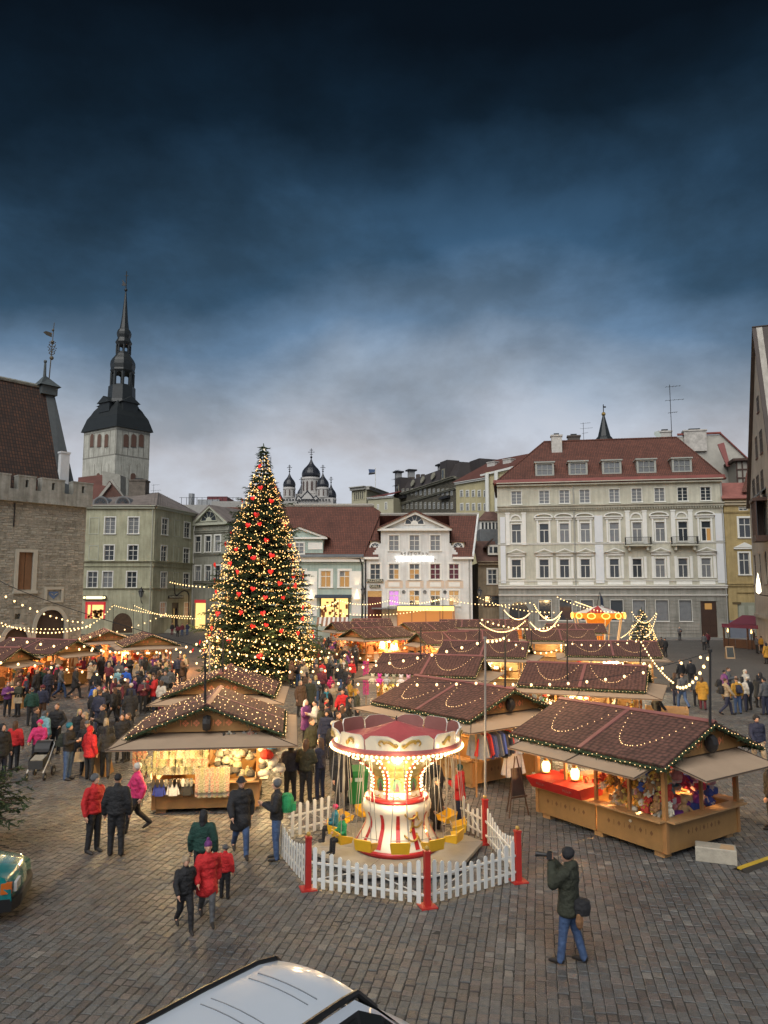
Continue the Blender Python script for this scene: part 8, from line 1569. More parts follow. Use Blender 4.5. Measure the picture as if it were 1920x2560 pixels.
def person_mesh(pose, part, kind='', hero=False):
    L_, R_, AL, AR = POSES[pose or 'stand']
    def f():
        pr = []
        if part == 'body':
            pr += [('e', (0, -.005, 1.635), (.072, .090, .105)), ('e', (0, -.03, 1.575), (.055, .065, .055)), ('c', (0, -.088, 1.645), (0, -.108, 1.612), .010, .016), ('c', (-.02, -.088, 1.575), (.02, -.088, 1.575), .012, .012), ('c', (0, .01, 1.45), (0, -.005, 1.57), .052, .048), ('e', (.074, .0, 1.63), (.012, .022, .03)), ('e', (-.074, 0, 1.63), (.012, .022, .03)), ('e', (0, 0, 1.32), (.165, .095, .17)), ('e', (0, 0, 1.0), (.145, .10, .15))]
            for (k_, a_), s_ in ((L_, 1), (R_, -1)):
                k_, a_ = V3(k_), V3(a_); pr += [('c', (s_*.09, 0, .93), k_, .085, .06), ('c', k_, a_, .055, .04), ('c', a_, a_+V3((s_*.01, -.06, -.03)), .035, .03)]
            for (e, w_), s_ in ((AL, 1), (AR, -1)):
                e, w_ = V3(e), V3(w_); d = (w_-e).normalized(); pr += [('c', (s_*.18, 0, 1.41), e, .05, .04), ('c', e, w_, .038, .027)]
                side = V3((0, 1, 0)) if abs(d.z) > .7 else V3((s_*.5, 0, .8)).normalized(); pr.append(('c', w_, w_+d*.06, .028, .036)); bend = V3((-s_*.35, -.2, 0)) if pose != 'photo' else V3((-s_*.5, -.5, .2))
                for q, fl in ((-1.5, .052), (-.5, .066), (.5, .070), (1.5, .058)):
                    b_ = w_+d*.085+side*q*.019; m_ = b_+d*fl*.55; pr += [('c', b_, m_, .0095, .009), ('c', m_, m_+(d+bend).normalized()*fl*.6, .009, .008)]
                t0 = w_+d*.035-side*.03; pr += [('c', t0, t0+(d-side*.9).normalized()*.045, .012, .011), ('c', t0+(d-side*.9).normalized()*.045, t0+(d-side*.9).normalized()*.045+d*.03, .011, .009)]
            return blob('body', pr, .011, .16, 1)
        if part == 'coat':
            th = .012+(.012 if kind in ('parka', 'long') else 0)
            for (e, w_), s_ in ((AL, 1), (AR, -1)): e, w_ = V3(e), V3(w_); pr += [('c', (s_*.165, .01, 1.40), e, .075+th, .062+th), ('c', e, e.lerp(w_, .93), .060+th, .048+th)]
            pr += [('e', (0, .005, 1.36), (.195+th, .13+th, .13)), ('c', (-.07, 0, 1.25), (.07, 0, 1.25), .125+th, .125+th), ('e', (0, .0, 1.08), (.18+th, .13+th, .24)), ('c', (0, .015, 1.46), (0, .01, 1.51), .085, .07)]
            hem = {'jacket': .86, 'parka': .72, 'long': .56}[kind]
            if pose == 'sit': hem = .9
            if pose == 'walk' and kind == 'long': hem = .64; pr += [('e', (.03, -.09, .78), (.17, .16, .2)), ('e', (-.03, .04, .76), (.17, .16, .2))]
            z = 1.0
            while z > hem: k = (1.0-z); pr.append(('e', (0, 0, z), (.185+th+k*.10, .135+th+k*.12, .09))); z -= .07
            if kind == 'parka': pr += [('e', (0, .085, 1.50), (.11, .07, .075))]
            if kind == 'jacket': 
                for z in (1.28, 1.14, 1.0): pr.append(('e', (0, 0, z), (.208, .150, .045)))
            return blob('coat', pr, .022, .5)
        if part == 'trousers':
            for (k_, a_), s_ in ((L_, 1), (R_, -1)): k_, a_ = V3(k_), V3(a_); pr += [('c', (s_*.085, .0, .92), k_, .105, .078), ('c', k_, a_+(a_-k_).normalized()*.01, .072, .060)]
            pr.append(('e', (0, .01, .93), (.165, .12, .12))); return blob('trousers', pr, .022, .5)
        if part == 'shoe':
            
            for k_, a_ in ((L_, R_)[kind],):
                a_ = V3(a_); k_ = V3(k_); tilt = max(-.9, min(.9, (a_.y-k_.y)*1.6)); dn = V3((0, -cos(tilt), -sin(tilt) if a_.z > .12 else 0)); pr += [('c', a_+V3((0, .02, -.015)), a_+dn*.13+V3((0, 0, -.035)), .048, .042), ('c', a_+dn*.1+V3((0, 0, -.04)), a_+dn*.17+V3((0, 0, -.045)), .042, .032), ('c', a_+(k_-a_).normalized()*.10, a_, .056, .052)]
            return blob('shoe', pr, .018, .6)
        c = (0, .005, 1.66)
        P_ = {'beanie': [('e', (0, .01, 1.685), (.088, .104, .085)), ('c', (-.03, .01, 1.66), (.03, .01, 1.66), .086, .086)], 'bobble': [('e', (0, .01, 1.69), (.09, .105, .09)), ('e', (0, .02, 1.80), (.045, .045, .045))], 'santa': [('e', (0, .01, 1.69), (.088, .104, .085)), ('c', (0, .03, 1.74), (.06, .12, 1.70), .05, .025)], 'cap': [('e', (0, .01, 1.69), (.092, .112, .07)), ('e', (0, -.10, 1.675), (.065, .06, .012))], 'hat': [('e', (0, .01, 1.70), (.086, .1, .085)), ('e', (0, .0, 1.672), (.15, .16, .014))], 'hood': [('e', (0, .03, 1.65), (.10, .11, .125)), ('e', (0, .05, 1.54), (.095, .09, .07))], 'short': [('e', (0, .016, 1.668), (.079, .093, .088))], 'hair': [('e', (0, .02, 1.665), (.085, .098, .093)), ('c', (0, .06, 1.64), (0, .075, 1.44), .075, .06), ('c', (.06, .02, 1.62), (.06, .03, 1.48), .03, .03), ('c', (-.06, .02, 1.62), (-.06, .03, 1.48), .03, .03)]}[kind]
        return blob('hair' if kind in ('short', 'hair') else 'hat', P_, .014, .6)
    return cached(('pm', pose if part != 'head' else '', part, kind), f)
PC = {'k': ('black', (.014, .014, .017)), 'n': ('dark navy', (.018, .022, .05)), 'g': ('grey', (.09, .093, .10)), 'r': ('bright red', (.50, .015, .018)), 'p': ('bright pink', (.60, .03, .14)), 't': ('teal', (.02, .16, .22)), 'w': ('cream white', (.52, .48, .42)), 'y': ('mustard yellow', (.42, .22, .025)), 'b': ('vivid blue', (.02, .10, .48)), 'o': ('dark olive', (.028, .031, .019)), 'm': ('maroon', (.12, .018, .03)), 'v': ('purple', (.13, .03, .15)), 'c': ('light blue', (.20, .38, .42)), 'e': ('dark green', (.008, .045, .034)), 's': ('brown', (.085, .045, .025)), 'j': ('blue jeans', (.05, .09, .19)), 'h': ('beige', (.34, .26, .17)), 'l': ('blond', (.50, .36, .15)), 'G': ('green', (.02, .26, .09))}
cm = lambda k, nm='cloth': mat('%s_%s' % (PC[k][0].replace(' ', '_'), nm), PC[k][1], .8, .4, 7, .9, 13)
SKIN = mat('skin', (.50, .28, .19), .55, .08, 6); SHOE = mat('shoe_leather', (.02, .016, .014), .6, .2); SKT = {}
LM = [(-5, 22.3, 'the mitten stall'), (-6.3, 30, 'the second left stall'), (.3, 17.8, 'the swing ride'), (6.4, 19.6, 'the front right stall'), (2.6, 25.7, 'the clothes stall'), (2.3, 36.9, 'the third stall'), (8.6, 32, 'the second right stall'), (-8.4, 51, 'the christmas tree'), (-18, 57, 'the amber stall'), (-22, 49, 'the red lit stall'), (-.6, 66, 'the orange stall'), (14, 47, 'the white textile stall'), (22, 42, 'the sandwich board'), (19, 34, 'the right open square'), (-30, 100, 'the corner house door'), (30, 95, 'the cream palace'), (-13, 27, 'the left hand crowd'), (-11, 36, 'the left crowd centre'), (-4, 40, 'the lane by the tree'), (-2.4, 30, 'the crowded lane'), (-5, 14.5, 'the open foreground'), (-16, 42, 'the far left crowd')]
PCN = {'jacket': 'jacket', 'parka': 'parka', 'long': 'long coat'}; HN = {'beanie': 'beanie', 'bobble': 'bobble hat', 'santa': 'santa hat', 'cap': 'cap', 'hat': 'brimmed hat', 'hood': 'hood', 'short': 'short hair', 'hair': 'long hair'}; PN = {'stand': 'standing', 'pocket': 'hands in pockets', 'phone': 'hands raised', 'walk': 'walking', 'push': 'pushing a pram', 'photo': 'taking a photo', 'sit': 'seated'}
PEOPLE = []; r = random.Random(23)
def person(pos, h, pose, rz, coat, cc, lc, hat, hc, label=None, z=0):
    t = thing('person', label or '', 'person', (pos[0], pos[1], z), radians(rz)); s_ = h/175.0; t.scale = (s_*1.05, s_*1.05, s_) if pose != 'sit' else (s_,)*3
    def dress(name, me, m): o = put(name, me, t); o.material_slots[0].link = 'OBJECT'; o.material_slots[0].material = m; return o
    dress('body', person_mesh(pose, 'body'), SKIN); dress('coat', person_mesh(pose, 'coat', coat), cm(cc)); dress('trousers', person_mesh(pose, 'trousers'), cm(lc, 'trousers')); [dress('shoe', person_mesh(pose, 'shoe', i), SHOE) for i in (0, 1)]
    dress('hair' if hat in ('short', 'hair') else 'hat', person_mesh('', 'head', hat), cm(hc, 'hair' if hat in ('short', 'hair') else 'knit'))
    if label is None and len(PEOPLE) > 118 and r.random() < .4: dress('scarf', cached('scarf', lambda: blob('scarf', [('c', (-.06, -.02, 1.50), (.06, -.02, 1.50), .075, .075), ('c', (.03, -.11, 1.46), (.05, -.17, 1.22), .035, .045)], .02, .6)), cm(r.choice('rwhgmtyp'), 'scarf'))
    if label is None:
        lm = min(LM, key=lambda q: hypot(pos[0]-q[0], pos[1]-q[1]))[2]; kid = 'child' if h < 145 else 'person'
        t['label'] = '%s in %s %s and %s %s, near %s' % (kid, PC[cc][0], PCN[coat], PC[hc][0], HN[hat], lm); PEOPLE.append(t)
    return t
DATA = """231 2132 175 stand 60 jacket r k beanie g|288 2141 182 stand 185 jacket k k short k|338 2082 168 walk 300 jacket p k beanie w|600 2141 172 walk 20 long k j hat k|690 2150 174 phone 275 jacket k j beanie g|510 -2020 162 stand 180 jacket e k hair k|516 2306 140 walk 20 long r g bobble v|561 2248 102 stand 170 jacket r k beanie g|460 2328 126 walk 30 jacket k k beanie h
1426 2408 178 photo 235 parka o j beanie k|94 1925 165 push 5 jacket p k beanie p|137 1883 182 pocket 0 jacket k k short s|114 -1775 165 stand 150 parka c k hair g|91 -1767 176 phone 120 jacket k k short s|76 1815 170 stand 200 jacket e k short g|108 -1711 168 stand 190 jacket n s beanie m|17 1792 165 phone 30 jacket v k hair g|43 1792 168 phone 330 jacket o k hair s
8 -1808 175 stand 60 parka k n hood k|40 -1800 165 stand 180 jacket r k hair s|168 1950 178 phone 80 jacket k j beanie t|222 1950 168 stand 150 parka r k hood r|262 1948 168 walk 200 jacket k k hair k|219 -1800 172 stand 20 jacket k k cap g|200 -1771 168 stand 40 jacket k k hair l|212 -1778 166 stand 300 jacket s k hair h|266 -1793 168 phone 200 jacket k k hair h|320 -1781 166 stand 330 jacket k k hair s|305 -1784 166 stand 20 jacket k k hair s|258 -1759 180 phone 300 jacket k k short s
234 1820 168 stand 180 jacket k k hair l|293 1811 176 stand 100 jacket k k cap k|250 -1725 176 stand 170 jacket n n short s|262 -1716 150 stand 200 jacket w k beanie p|313 1750 176 stand 180 jacket b n beanie w|293 1738 150 stand 170 jacket c k beanie w|344 -1677 172 stand 180 long k k beanie g|327 -1722 172 stand 200 long k k hair k|366 1765 180 stand 240 jacket n j short s|298 -1652 170 stand 180 parka g k hood g|273 -1655 170 phone 180 jacket m k hair h|227 -1656 170 photo 150 parka h k beanie w|241 -1675 172 stand 180 jacket k k beanie g|240 -1708 160 stand 200 jacket b k short k
190 -1666 178 walk 90 long k k short k|150 1747 176 walk 90 jacket g j santa r|83 -1668 170 phone 100 long r k hood r|122 -1673 174 stand 60 jacket n n short k|104 -1670 168 stand 200 jacket e k short s|210 -1640 170 stand 190 jacket v k hair s|255 -1632 168 stand 170 jacket k k beanie w|390 -1655 172 phone 20 jacket n k short s|420 -1648 172 phone 340 jacket o k beanie g|400 -1675 168 stand 180 jacket o k beanie h|425 -1668 174 stand 210 jacket g k cap g|445 -1640 172 stand 190 jacket n k short k|405 -1700 165 stand 160 jacket w m hair s|460 -1690 172 stand 180 jacket k k hair s|375 -1625 170 stand 170 jacket s k beanie h
790 1686 178 stand 180 parka r k short g|823 1690 170 stand 200 jacket w k hair s|879 -1649 165 stand 20 jacket r k hair k|827 1742 115 walk 180 jacket p p hood p|803 1750 175 stand 190 jacket m k beanie w|775 -1695 172 stand 10 long o k hair h|752 -1700 172 stand 40 long s k hair h|850 1736 176 walk 150 jacket k j hair k|875 -1697 168 phone 90 jacket y k hair s|893 -1722 168 stand 80 jacket o k hair y|765 -1748 168 phone 60 long v k hair w|788 -1750 170 phone 290 jacket w k short k|817 -1773 172 stand 350 jacket n n beanie k|846 -1778 176 stand 60 jacket s k short s|855 -1758 168 stand 10 long k k hair k|872 -1741 168 stand 80 jacket k k hair k|870 -1789 170 phone 60 jacket k k hair k|834 -1801 168 stand 140 jacket k k beanie w|779 -1794 180 stand 60 jacket o k short s
764 2008 178 phone 170 jacket o k hair s|799 1999 174 phone 230 jacket n n hair s|725 2004 170 stand 200 jacket n k hair k|852 2025 172 stand 30 long k k hair s|1084 2050 168 stand 320 jacket k k beanie p|1092 2092 140 stand 60 long k k hair g|1150 2062 150 phone 250 parka r n beanie e|1708 1773 182 walk 190 jacket g j short s|1690 1764 172 stand 120 jacket k n hair s|1758 1775 168 stand 140 long y m hair s|1743 1766 168 stand 170 jacket g k cap k|1729 1720 176 stand 180 jacket k k short k|1700 -1648 174 stand 190 jacket k k short s|1818 1789 178 walk 90 jacket h n short s|1845 1785 176 stand 180 jacket y j cap s|1810 -1674 168 stand 100 jacket v k short k|1820 -1668 176 phone 60 jacket g k short s
1863 -1673 168 stand 20 jacket w k hood w|1873 1776 170 stand 200 jacket k k beanie w|1859 1779 174 stand 140 jacket w n hair k|1898 1770 168 phone 120 long k k hair k|1914 1788 180 stand 200 jacket g n short k|1904 1760 168 walk 200 jacket k k hair k|1890 -1786 180 walk 0 jacket n h beanie k|1761 1626 172 stand 180 jacket g k short s|1770 1620 172 stand 190 jacket m k short k|1655 1640 180 stand 150 jacket k k short k|1664 1643 178 stand 200 jacket k k short k|1893 1634 172 stand 90 jacket g k short s|1905 1632 165 stand 120 jacket y k short k|1917 1660 178 stand 200 long y k hair k|1886 1612 172 stand 70 jacket s k short s|1700 1601 172 phone 0 jacket g k hair w|1646 1828 170 walk 90 jacket k k beanie w|430 1588 174 stand 0 jacket k m short s|444 1592 168 stand 200 jacket m k hair k|455 1590 174 stand 20 jacket m j short k|468 1588 176 stand 340 jacket n j short k|245 1618 170 walk 90 jacket g j short s|262 1617 168 walk 270 jacket m k short k|1930 2075 170 stand 240 jacket k k hair k"""
for ent in DATA.replace('\n', '|').split('|'):
    a = ent.split(); u, v, h = float(a[0]), float(a[1]), float(a[2])
    p = G(u, v) if v > 0 else G(u, -v, h/100+.02); person(p, h, a[3], float(a[4]), *a[5:10])
# the denser parts of the crowd
r = random.Random(17); CW = 'kkkkkknngsomekkgh'
def blocked(x, y):
    for o in ST.values():
        d = (Matrix.Translation(o.location) @ Matrix.Rotation(o.rotation_euler.z, 4, 'Z')).inverted() @ Vector((x, y, 0))
        if abs(d.x) < 2.7 and abs(d.y) < 1.9: return True
    return hypot(x-TX, y-TY) < 3.3 or any(hypot(x-q.location.x, y-q.location.y) < .42 for q in PEOPLE)
for (u0, v0, u1, v1, n) in ((150, 1690, 480, 1715, 34), (740, 1640, 905, 1680, 36), (760, 1690, 880, 1770, 22), (300, 1700, 400, 1790, 12), (20, 1700, 150, 1740, 10), (800, 1800, 880, 1900, 9), (370, 1720, 420, 1780, 6), (1080, 1640, 1130, 1650, 4), (230, 1760, 330, 1830, 7), (20, 1740, 110, 1770, 5), (700, 1640, 760, 1720, 8)):
    c = 0
    for _ in range(n*6):
        if c >= n: break
        p = G(r.uniform(u0, u1), r.uniform(v0, v1))
        if blocked(p.x, p.y): continue
        c += 1; person(p, r.uniform(160, 182), r.choice(('stand', 'pocket', 'phone', 'stand', 'walk')), r.uniform(0, 360), r.choice(('jacket', 'jacket', 'parka', 'long')), r.choice(CW+'rv'), r.choice('kkknjn'), *r.choice((('beanie', r.choice('kgwrh')), ('short', r.choice('sk')), ('hair', r.choice('skl')), ('hair', 's'), ('hood', r.choice('kg')), ('short', 's'))))
by = {}
for t in PEOPLE: by.setdefault(t['label'], []).append(t)
ORD = ['leftmost', 'second from left', 'third from left', 'fourth from left', 'fifth from left', 'sixth from left']
for lab, L_ in by.items():
    if len(L_) > 1:
        for i, t in enumerate(sorted(L_, key=lambda q: q.location.x/q.location.y)): t['label'] = lab.replace(', ', ', '+(ORD[i] if i < 6 else 'further right')+', ')
for t in PEOPLE:
    for w_ in ('bright ', 'dark ', 'light ', 'vivid ', 'cream ', 'blue ', 'mustard ', 'long '):
        if len(t['label'].split()) > 16: t['label'] = t['label'].replace(w_, '', 1)
# seller and riders
p = Matrix.Translation(ST['R1'].location) @ Matrix.Rotation(ST['R1'].rotation_euler.z, 4, 'Z') @ Vector((1.15, -.15, 0)); person(p, 168, 'phone', 20, 'jacket', 'c', 'k', 'short', 'w', 'seller in light blue top inside the front right stall', z=.12)
def on_seat(k, h, cc, hat, hc, lab): a = -pi/2+2*pi*k/12+.03; x, y = CX+1.42*cos(a), CY+1.42*sin(a); t = person((x, y), h, 'sit', math.degrees(a)+180-90+90-90, 'jacket', cc, 'k', hat, hc, lab); t.location.z = .50-.80*h/175
on_seat(10, 100, 'G', 'beanie', 'g', 'small child in bright green jacket riding in a yellow swing seat'); on_seat(9, 105, 't', 'beanie', 'p', 'small child in teal jacket and pink hat on a swing seat')
# bags, camera and pram
def held(name, label, cat, pos, rz, parts):
    t = thing(name, label, cat, pos, radians(rz))
    for nm, mb in parts: put(nm, mb.mesh(nm), t)
    return t
def bp_parts(m): return [('pack', MB().use(m).lathe([(.02, 0), (.13, .02), (.15, .14), (.14, .30), (.09, .40), (.01, .43)], 10)), ('strap', MB().use(m).path([(.08, 0, .4), (.1, .12, .38), (.1, .12, .1)], .015, 5).path([(-.08, 0, .4), (-.1, .12, .38), (-.1, .12, .1)], .015, 5)), ('pocket', MB().use(m).box(-.09, .09, -.19, -.1, .05, .2))]
def back(u, v, rz, off=.24): p = G(u, v); a = radians(rz); return Vector((p.x-sin(a)*off, p.y+cos(a)*off, 0))
for u, v, rz, c, lab in ((690, 2150, 275, 'G', 'bright green backpack on the person beside the picket fence'), (168, 1950, 80, 'o', 'olive green backpack on the person in a teal beanie'), (1818, 1789, 90, 'k', 'black backpack on the person in a beige jacket walking right'), (1845, 1785, 180, 'n', 'navy backpack on the person in a mustard jacket'), (1810, 1768, 100, 'k', 'round black backpack on the person in a purple jacket')):
    q = back(u, v, rz); q.z = 1.02; held('backpack', lab, 'backpack', q, rz+180, bp_parts(cm(c)))
q = G(1426, 2408); a = radians(250); fd = Vector((sin(a), -cos(a), 0))
t = held('camera', 'black camera with long lens held up by the photographer', 'camera', q+fd*.30+Vector((0, 0, 1.63)), 250, [('camera_body', MB().use(SPK).box(-.07, .07, -.03, .05, -.05, .05).box(-.03, .03, -.02, .04, .05, .075)), ('lens', MB().use(SPK).tube((0, -.03, 0), (0, -.17, 0), .034, .038, 12).tube((0, -.17, 0), (0, -.22, 0), .044, .046, 12))])
q2 = q-fd*.20; held('shoulder_bag', 'black shoulder bag at the hip of the photographer', 'bag', q2+Vector((-.02, -.08, .80)), 250, [('bag', MB().use(cm('k')).lathe([(.02, 0), (.13, .02), (.15, .12), (.13, .22), (.02, .25)], 10)), ('strap', MB().use(cm('k')).path([(0, -.1, .24), (-.05, -.2, .5), (-.12, -.28, .62)], .015, 5))])
held('fur_tail', 'brown and white fur tail hanging from the photographer', 'fur tail', q2+Vector((-.08, -.16, .60)), 0, [('fur', MB().use(mat('fur_brown', (.22, .11, .05), .9, .6, 14)).lathe([(.01, 0), (.05, .05), (.065, .14), (.04, .24), (.01, .28)], 8))])
held('tote_bag', 'tan paper bag carried beside the bright red parka', 'bag', G(196, 1948)+Vector((0, 0, .55)), 20, [('bag', MB().use(cm('h')).hull([(-.16, -.06, 0), (.16, -.06, 0), (.16, .06, 0), (-.16, .06, 0), (-.13, -.03, .3), (.13, -.03, .3), (.13, .03, .3), (-.13, .03, .3)], [(3, 2, 1, 0), (0, 1, 5, 4), (1, 2, 6, 5), (2, 3, 7, 6), (3, 0, 4, 7)])), ('handle', MB().use(cm('h')).path([(-.08, 0, .3), (-.05, 0, .42), (.05, 0, .42), (.08, 0, .3)], .008, 4))])
held('tote_bag', 'beige flat bag held by the olive jacket near the left edge', 'bag', G(48, 1795)+Vector((0, -.2, .72)), 0, [('bag', MB().use(cm('h')).box(-.2, .2, -.03, .03, 0, .26)), ('handle', MB().use(cm('h')).path([(-.08, 0, .26), (-.05, 0, .4), (.05, 0, .4), (.08, 0, .26)], .008, 4))])
PB = mat('pram_black', (.02, .02, .022), .6, .2, 9); PW = mat('pram_frame_white', (.6, .6, .6), .4)
pr = thing('pram', 'black pram with white frame pushed by the person in pink', 'pram', G(99, 1945), radians(4))
put('frame', MB().use(PW).path([(-.25, -.42, .25), (-.26, .05, .62), (-.27, .40, 1.0), (-.2, .50, 1.08), (.2, .50, 1.08), (.27, .40, 1.0), (.26, .05, .62), (.25, -.42, .25)], .02, 6).path([(-.25, .36, .12), (-.26, .0, .6)], .018, 5).path([(.25, .36, .12), (.26, 0, .6)], .018, 5).mesh('frame'), pr)
put('seat', MB().use(PB).hull([(-.22, -.42, .36), (.22, -.42, .36), (.22, .28, .45), (-.22, .28, .45), (-.23, -.40, .62), (.23, -.40, .62), (.23, .36, .92), (-.23, .36, .92)], [(3, 2, 1, 0), (0, 1, 5, 4), (1, 2, 6, 5), (2, 3, 7, 6), (3, 0, 4, 7)]).slab([(-.2, -.3, .6), (.2, -.3, .6), (.2, .3, .72), (-.2, .3, .72)], .05).mesh('seat'), pr)
put('blanket', MB().use(mat('pram_blanket', (.3, .27, .22), .9, .5, 12)).slab([(-.19, -.36, .64), (.19, -.36, .64), (.19, .05, .72), (-.19, .05, .72)], .05).mesh('blanket'), pr); put('hood', MB().use(PB).hull([(.24*s_*1.0, .05+.3*(1-cos(pi*k/10)), .80+.32*sin(pi*k/10)) for s_ in (-1, 1) for k in range(11)], [(k, k+1, k+12, k+11) for k in range(10)]).mesh('hood'), pr)
for x, y, r0_ in ((-.28, -.36, .12), (.28, -.36, .12), (-.29, .36, .16), (.29, .36, .16)): put('wheel', MB().use(PB).tube((x-.02, y, r0_), (x+.02, y, r0_), r0_, n=16).use(PW).tube((x-.025, y, r0_), (x+.025, y, r0_), r0_*.35, n=8).mesh('wheel'), pr)
# standing tables in the left crowd
for u, v, lab in ((245, 1935, 'wooden standing table hidden among people left of the mitten stall'), (40, 1770, 'wooden standing table near the left edge with cups')):
    tb = thing('standing_table', lab, 'table', G(u, v)); put('table_top', MB().use(CTR).box(-.4, .4, -.4, .4, 1.02, 1.07).mesh('table_top'), tb); put('trestle', MB().use(PLY).hull([(-.4, -.35, 0), (.4, -.35, 0), (.4, .35, 0), (-.4, .35, 0), (-.2, -.2, 1.015), (.2, -.2, 1.015), (.2, .2, 1.015), (-.2, .2, 1.015)], [(0, 1, 5, 4), (1, 2, 6, 5), (2, 3, 7, 6), (3, 0, 4, 7)]).mesh('trestle'), tb)
# ================================================================== VEHICLES
def loft(mb, secs):
    n = len(secs[0]); vs = [p for s_ in secs for p in s_]; mb.hull(vs, [(j*n+i, j*n+i+1, (j+1)*n+i+1, (j+1)*n+i) for j in range(len(secs)-1) for i in range(n-1)]); return mb
CARP = mat('silver_blue_paint', (.50, .55, .62), .32, .06, 1, coat=.5); BLK = mat('black_trim', (.012, .012, .013), .4, .05); TGL = mat('car_glass', (.012, .016, .018), .05, 0, spec=.9)
van = thing('parked_van', 'silver blue van parked at the bottom edge, seen from above its ribbed roof', 'van', (-.745, 8.40, 0), atan2(.796, .605))
yc = [(-1, 0), (-.9, .4), (-.6, .75), (-.25, .95), (0, 1), (.25, .95), (.6, .75), (.9, .4), (1, 0)]
def roofsec(x, hw, z, cr): return [(x, y*hw, z-cr*(y*y)) for y in (-1, -.92, -.7, -.4, 0, .4, .7, .92, 1)]
mb = MB().use(CARP); loft(mb, [roofsec(-3.2, .60, 1.90, .045), roofsec(-2.2, .61, 1.925, .045), roofsec(-1.0, .60, 1.935, .045), roofsec(-.25, .585, 1.925, .045), roofsec(0, .56, 1.90, .06), roofsec(.06, .55, 1.87, .06)])
put('roof_panel', mb.mesh('roof_panel', True), van)
for s_ in (-1, 1):
    mb = MB().use(BLK); pts = [(x, s_*(h_+.03), z) for x, h_, z in ((-3.2, .60, 1.85), (-2.2, .61, 1.885), (-1, .60, 1.895), (-.25, .585, 1.885), (0, .56, 1.85), (.25, .60, 1.62))]; mb.path(pts, .035, 6); put('gutter_strip', mb.mesh('gutter_strip'), van)
    mb = MB().use(CARP); X_ = (-3.2, -2.0, -.9, -.05, .15, .75)
    top = [(-3.2, .66, 1.84), (-2, .67, 1.86), (-.9, .66, 1.86), (-.1, .64, 1.84), (.22, .68, 1.62), (.75, .76, 1.17)]
    prof = [top, [(x, h_+.05, z-.08 if i < 4 else z-.03) for i, (x, h_, z) in enumerate(top)]]; wl = [(-3.2, .86, 1.12), (-2, .88, 1.12), (-.9, .88, 1.12), (-.1, .88, 1.12), (.25, .88, 1.12), (.78, .86, 1.10)]; bl = [(x, .90, .8) for x, _, _ in wl]; sl = [(x, .86, .32) for x, _, _ in wl]
    rows = [[(x, s_*y, z) for x, y, z in q] for q in (prof[0], prof[1])]; loft(mb, rows); loft(mb, [[(x, s_*y, z) for x, y, z in q] for q in (wl, bl, sl)])
    put('side_panel', mb.mesh('side_panel', True), van)
    for i, nm in ((0, 'rear_side_window'), (1, 'middle_side_window'), (2, 'door_window'), (4, 'quarter_window')):
        a, b = V3(prof[1][i]), V3(prof[1][i+1]); c, d = V3(wl[i+1]), V3(wl[i]); ce = (a+b+c+d)/4; q = [(V3((p_.x, s_*p_.y, p_.z)))*1 for p_ in (a, b, c, d)]; m2_ = MB().use(CARP if i == 1 else BLK); m2_.face(q[::-1] if s_ < 0 else q)
        cc_ = sum(q, V3())/4; q2_ = [cc_+(p_-cc_)*.86+V3((0, s_*.012, .004)) for p_ in q]; m2_.use(TGL).face(q2_[::-1] if s_ < 0 else q2_); put(nm, m2_.mesh(nm), van)
    a, b, c, d = V3(prof[1][3]), V3(prof[1][4]), V3(wl[4]), V3(wl[3])
    m3 = MB().use(TGL); q = [(p_.x, s_*p_.y, p_.z) for p_ in (a, b, c, d)]; m3.face(q if s_ > 0 else q[::-1]); put('front_door_window', m3.mesh('front_door_window'), van)
    put('mirror', MB().use(BLK).box(.35, .5, s_*.92-.1, s_*.92+.1, 1.14, 1.32).mesh('mirror'), van)
    for x in (-2.6, .85): put('wheel', MB().use(SPK).tube((x, s_*.72, .31), (x, s_*.90, .31), .31, n=20).use(PW).tube((x, s_*.89, .31), (x, s_*.91, .31), .19, n=12).mesh('wheel'), van)
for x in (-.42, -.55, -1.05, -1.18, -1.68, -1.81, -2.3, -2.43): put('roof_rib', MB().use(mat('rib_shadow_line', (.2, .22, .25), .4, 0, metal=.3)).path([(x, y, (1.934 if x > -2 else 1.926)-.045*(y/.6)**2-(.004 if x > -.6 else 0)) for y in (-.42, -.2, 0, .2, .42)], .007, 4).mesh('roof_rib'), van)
mb = MB().use(TGL); mb.face([(.06, -.55, 1.81), (.78, -.74, 1.17), (.78, .74, 1.17), (.06, .55, 1.81)])
put('windscreen', mb.mesh('windscreen'), van)
mb = MB().use(CARP); bs = lambda x, hw, z: [(x, y*hw, z-.10*abs(y)**3) for y in (-1, -.8, -.4, 0, .4, .8, 1)]; loft(mb, [bs(.74, .84, 1.18), bs(.95, .85, 1.12), bs(1.15, .82, 1.03), bs(1.30, .74, .90), bs(1.36, .70, .66), bs(1.34, .72, .35)]); put('bonnet', mb.mesh('bonnet', True), van)
for s_ in (-1, 1): put('headlight', MB().use(mat('headlight_glass', (.5, .5, .5), .1)).slab([(1.20, s_*.50, .95), (1.36, s_*.48, .80), (1.30, s_*.74, .80), (1.14, s_*.76, .95)][::s_], .04).mesh('headlight'), van)
put('bumper', MB().use(BLK).box(1.32, 1.42, -.70, .70, .3, .6).mesh('bumper'), van); put('tailgate', MB().use(CARP).box(-3.24, -3.2, -.84, .84, .35, 1.84).mesh('tailgate'), van); put('underbody', MB().use(BLK).box(-3.15, 1.3, -.70, .70, .2, .34).mesh('underbody'), van)
TEA = mat('teal_paint', (.01, .19, .20), .25, .06, 1, metal=.15, coat=.7)
p = G(30, 2314); car = thing('teal_car', 'teal hatchback nose with orange indicator poking in at the left edge', 'car', (p.x, p.y, 0), radians(14))
mb = MB().use(TEA)   # local x forward, nose at x = 0, visible side is y = 0 .. away to y = 1.6
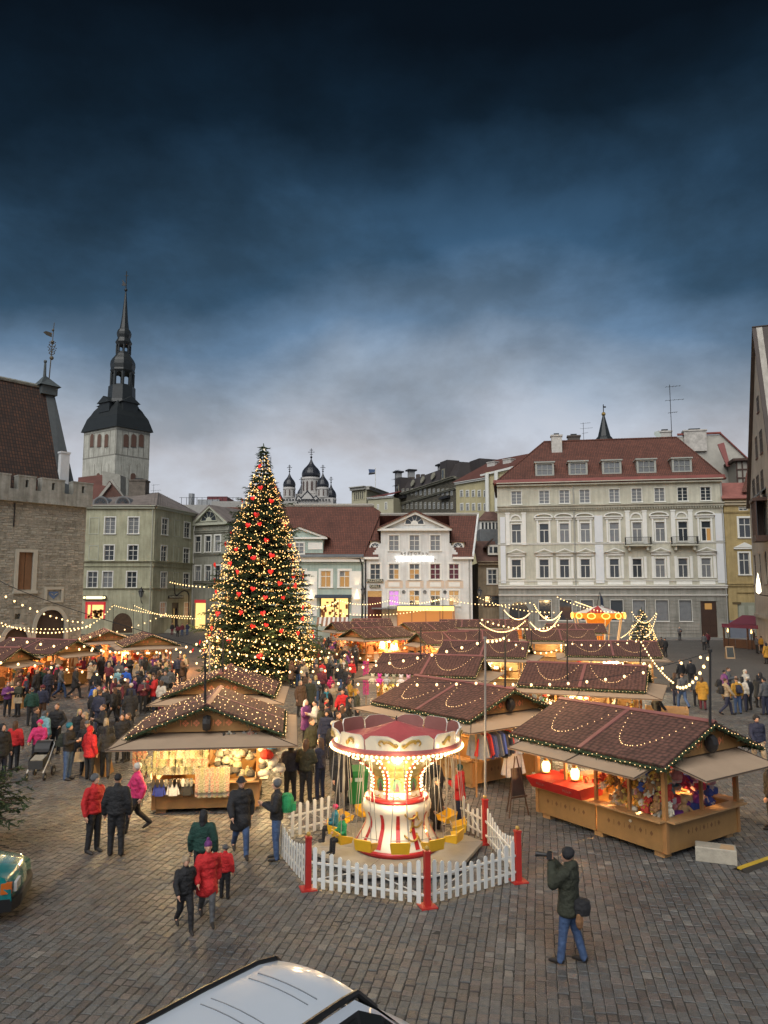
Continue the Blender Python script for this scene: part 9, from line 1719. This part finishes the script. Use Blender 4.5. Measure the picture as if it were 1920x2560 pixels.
side = [(-3.7, .9), (-3.5, 1.25), (-2.9, 1.40), (-1.9, 1.40), (-1.15, .98), (-.55, .90), (-.12, .80), (-.02, .62), (0, .42)]
S_ = lambda yy, k, dz: [(x*k-(1-k)*.0, yy, z-dz) for x, z in side]
loft(mb, [[(x-.06, .05, min(z, .40)) for x, z in side], [(x-.03, 0, min(z, .62)) for x, z in side], [(x-.06, .06, min(z, .90)-.01) for x, z in side], [(x-.08, .16, z-.02) for x, z in side], [(x, .5, z) for x, z in side], [(x, 1.1, z) for x, z in side], [(x-.08, 1.44, z-.02) for x, z in side], [(x-.03, 1.6, min(z, .62)) for x, z in side], [(x-.06, 1.55, min(z, .40)) for x, z in side]]); put('body', mb.mesh('body', True), car)
put('bumper', MB().use(BLK).hull([(-.75, -.04, .22), (-.04, .04, .22), (.05, .35, .22), (.05, 1.25, .22), (-.04, 1.56, .22), (-.75, 1.64, .22), (-.75, -.05, .44), (-.02, .03, .44), (.08, .35, .44), (.08, 1.25, .44), (-.02, 1.57, .44), (-.75, 1.65, .44)], [(0, 1, 7, 6), (1, 2, 8, 7), (2, 3, 9, 8), (3, 4, 10, 9), (4, 5, 11, 10), (6, 7, 8, 9, 10, 11)]).mesh('bumper'), car)
put('indicator', MB().use(mat('orange_lens', (.5, .12, .02), .2)).hull([(-.22, -.012, .54), (-.04, .03, .54), (-.05, .03, .72), (-.22, -.005, .72), (-.22, .1, .54), (-.04, .1, .54), (-.05, .1, .72), (-.22, .1, .72)], [(0, 1, 2, 3), (1, 5, 6, 2), (3, 2, 6, 7)]).mesh('indicator'), car)
put('headlight', MB().use(mat('headlight_glass', (.5, .5, .5), .1)).box(-.03, .02, .12, .45, .54, .70).mesh('headlight'), car); put('side_window', MB().use(TGL).hull([(-3.1, .03, .93), (-1.35, .03, .93), (-1.95, .12, 1.33), (-2.85, .12, 1.33)], [(0, 1, 2, 3)]).mesh('side_window'), car)
for x in (-.85, -3.0):
    for y in (0, 1.45): put('wheel', MB().use(SPK).tube((x, y, .28), (x, y+.15, .28), .28, n=20).use(PW).tube((x, y-.005, .28), (x, y+.155, .28), .17, n=12).mesh('wheel'), car)
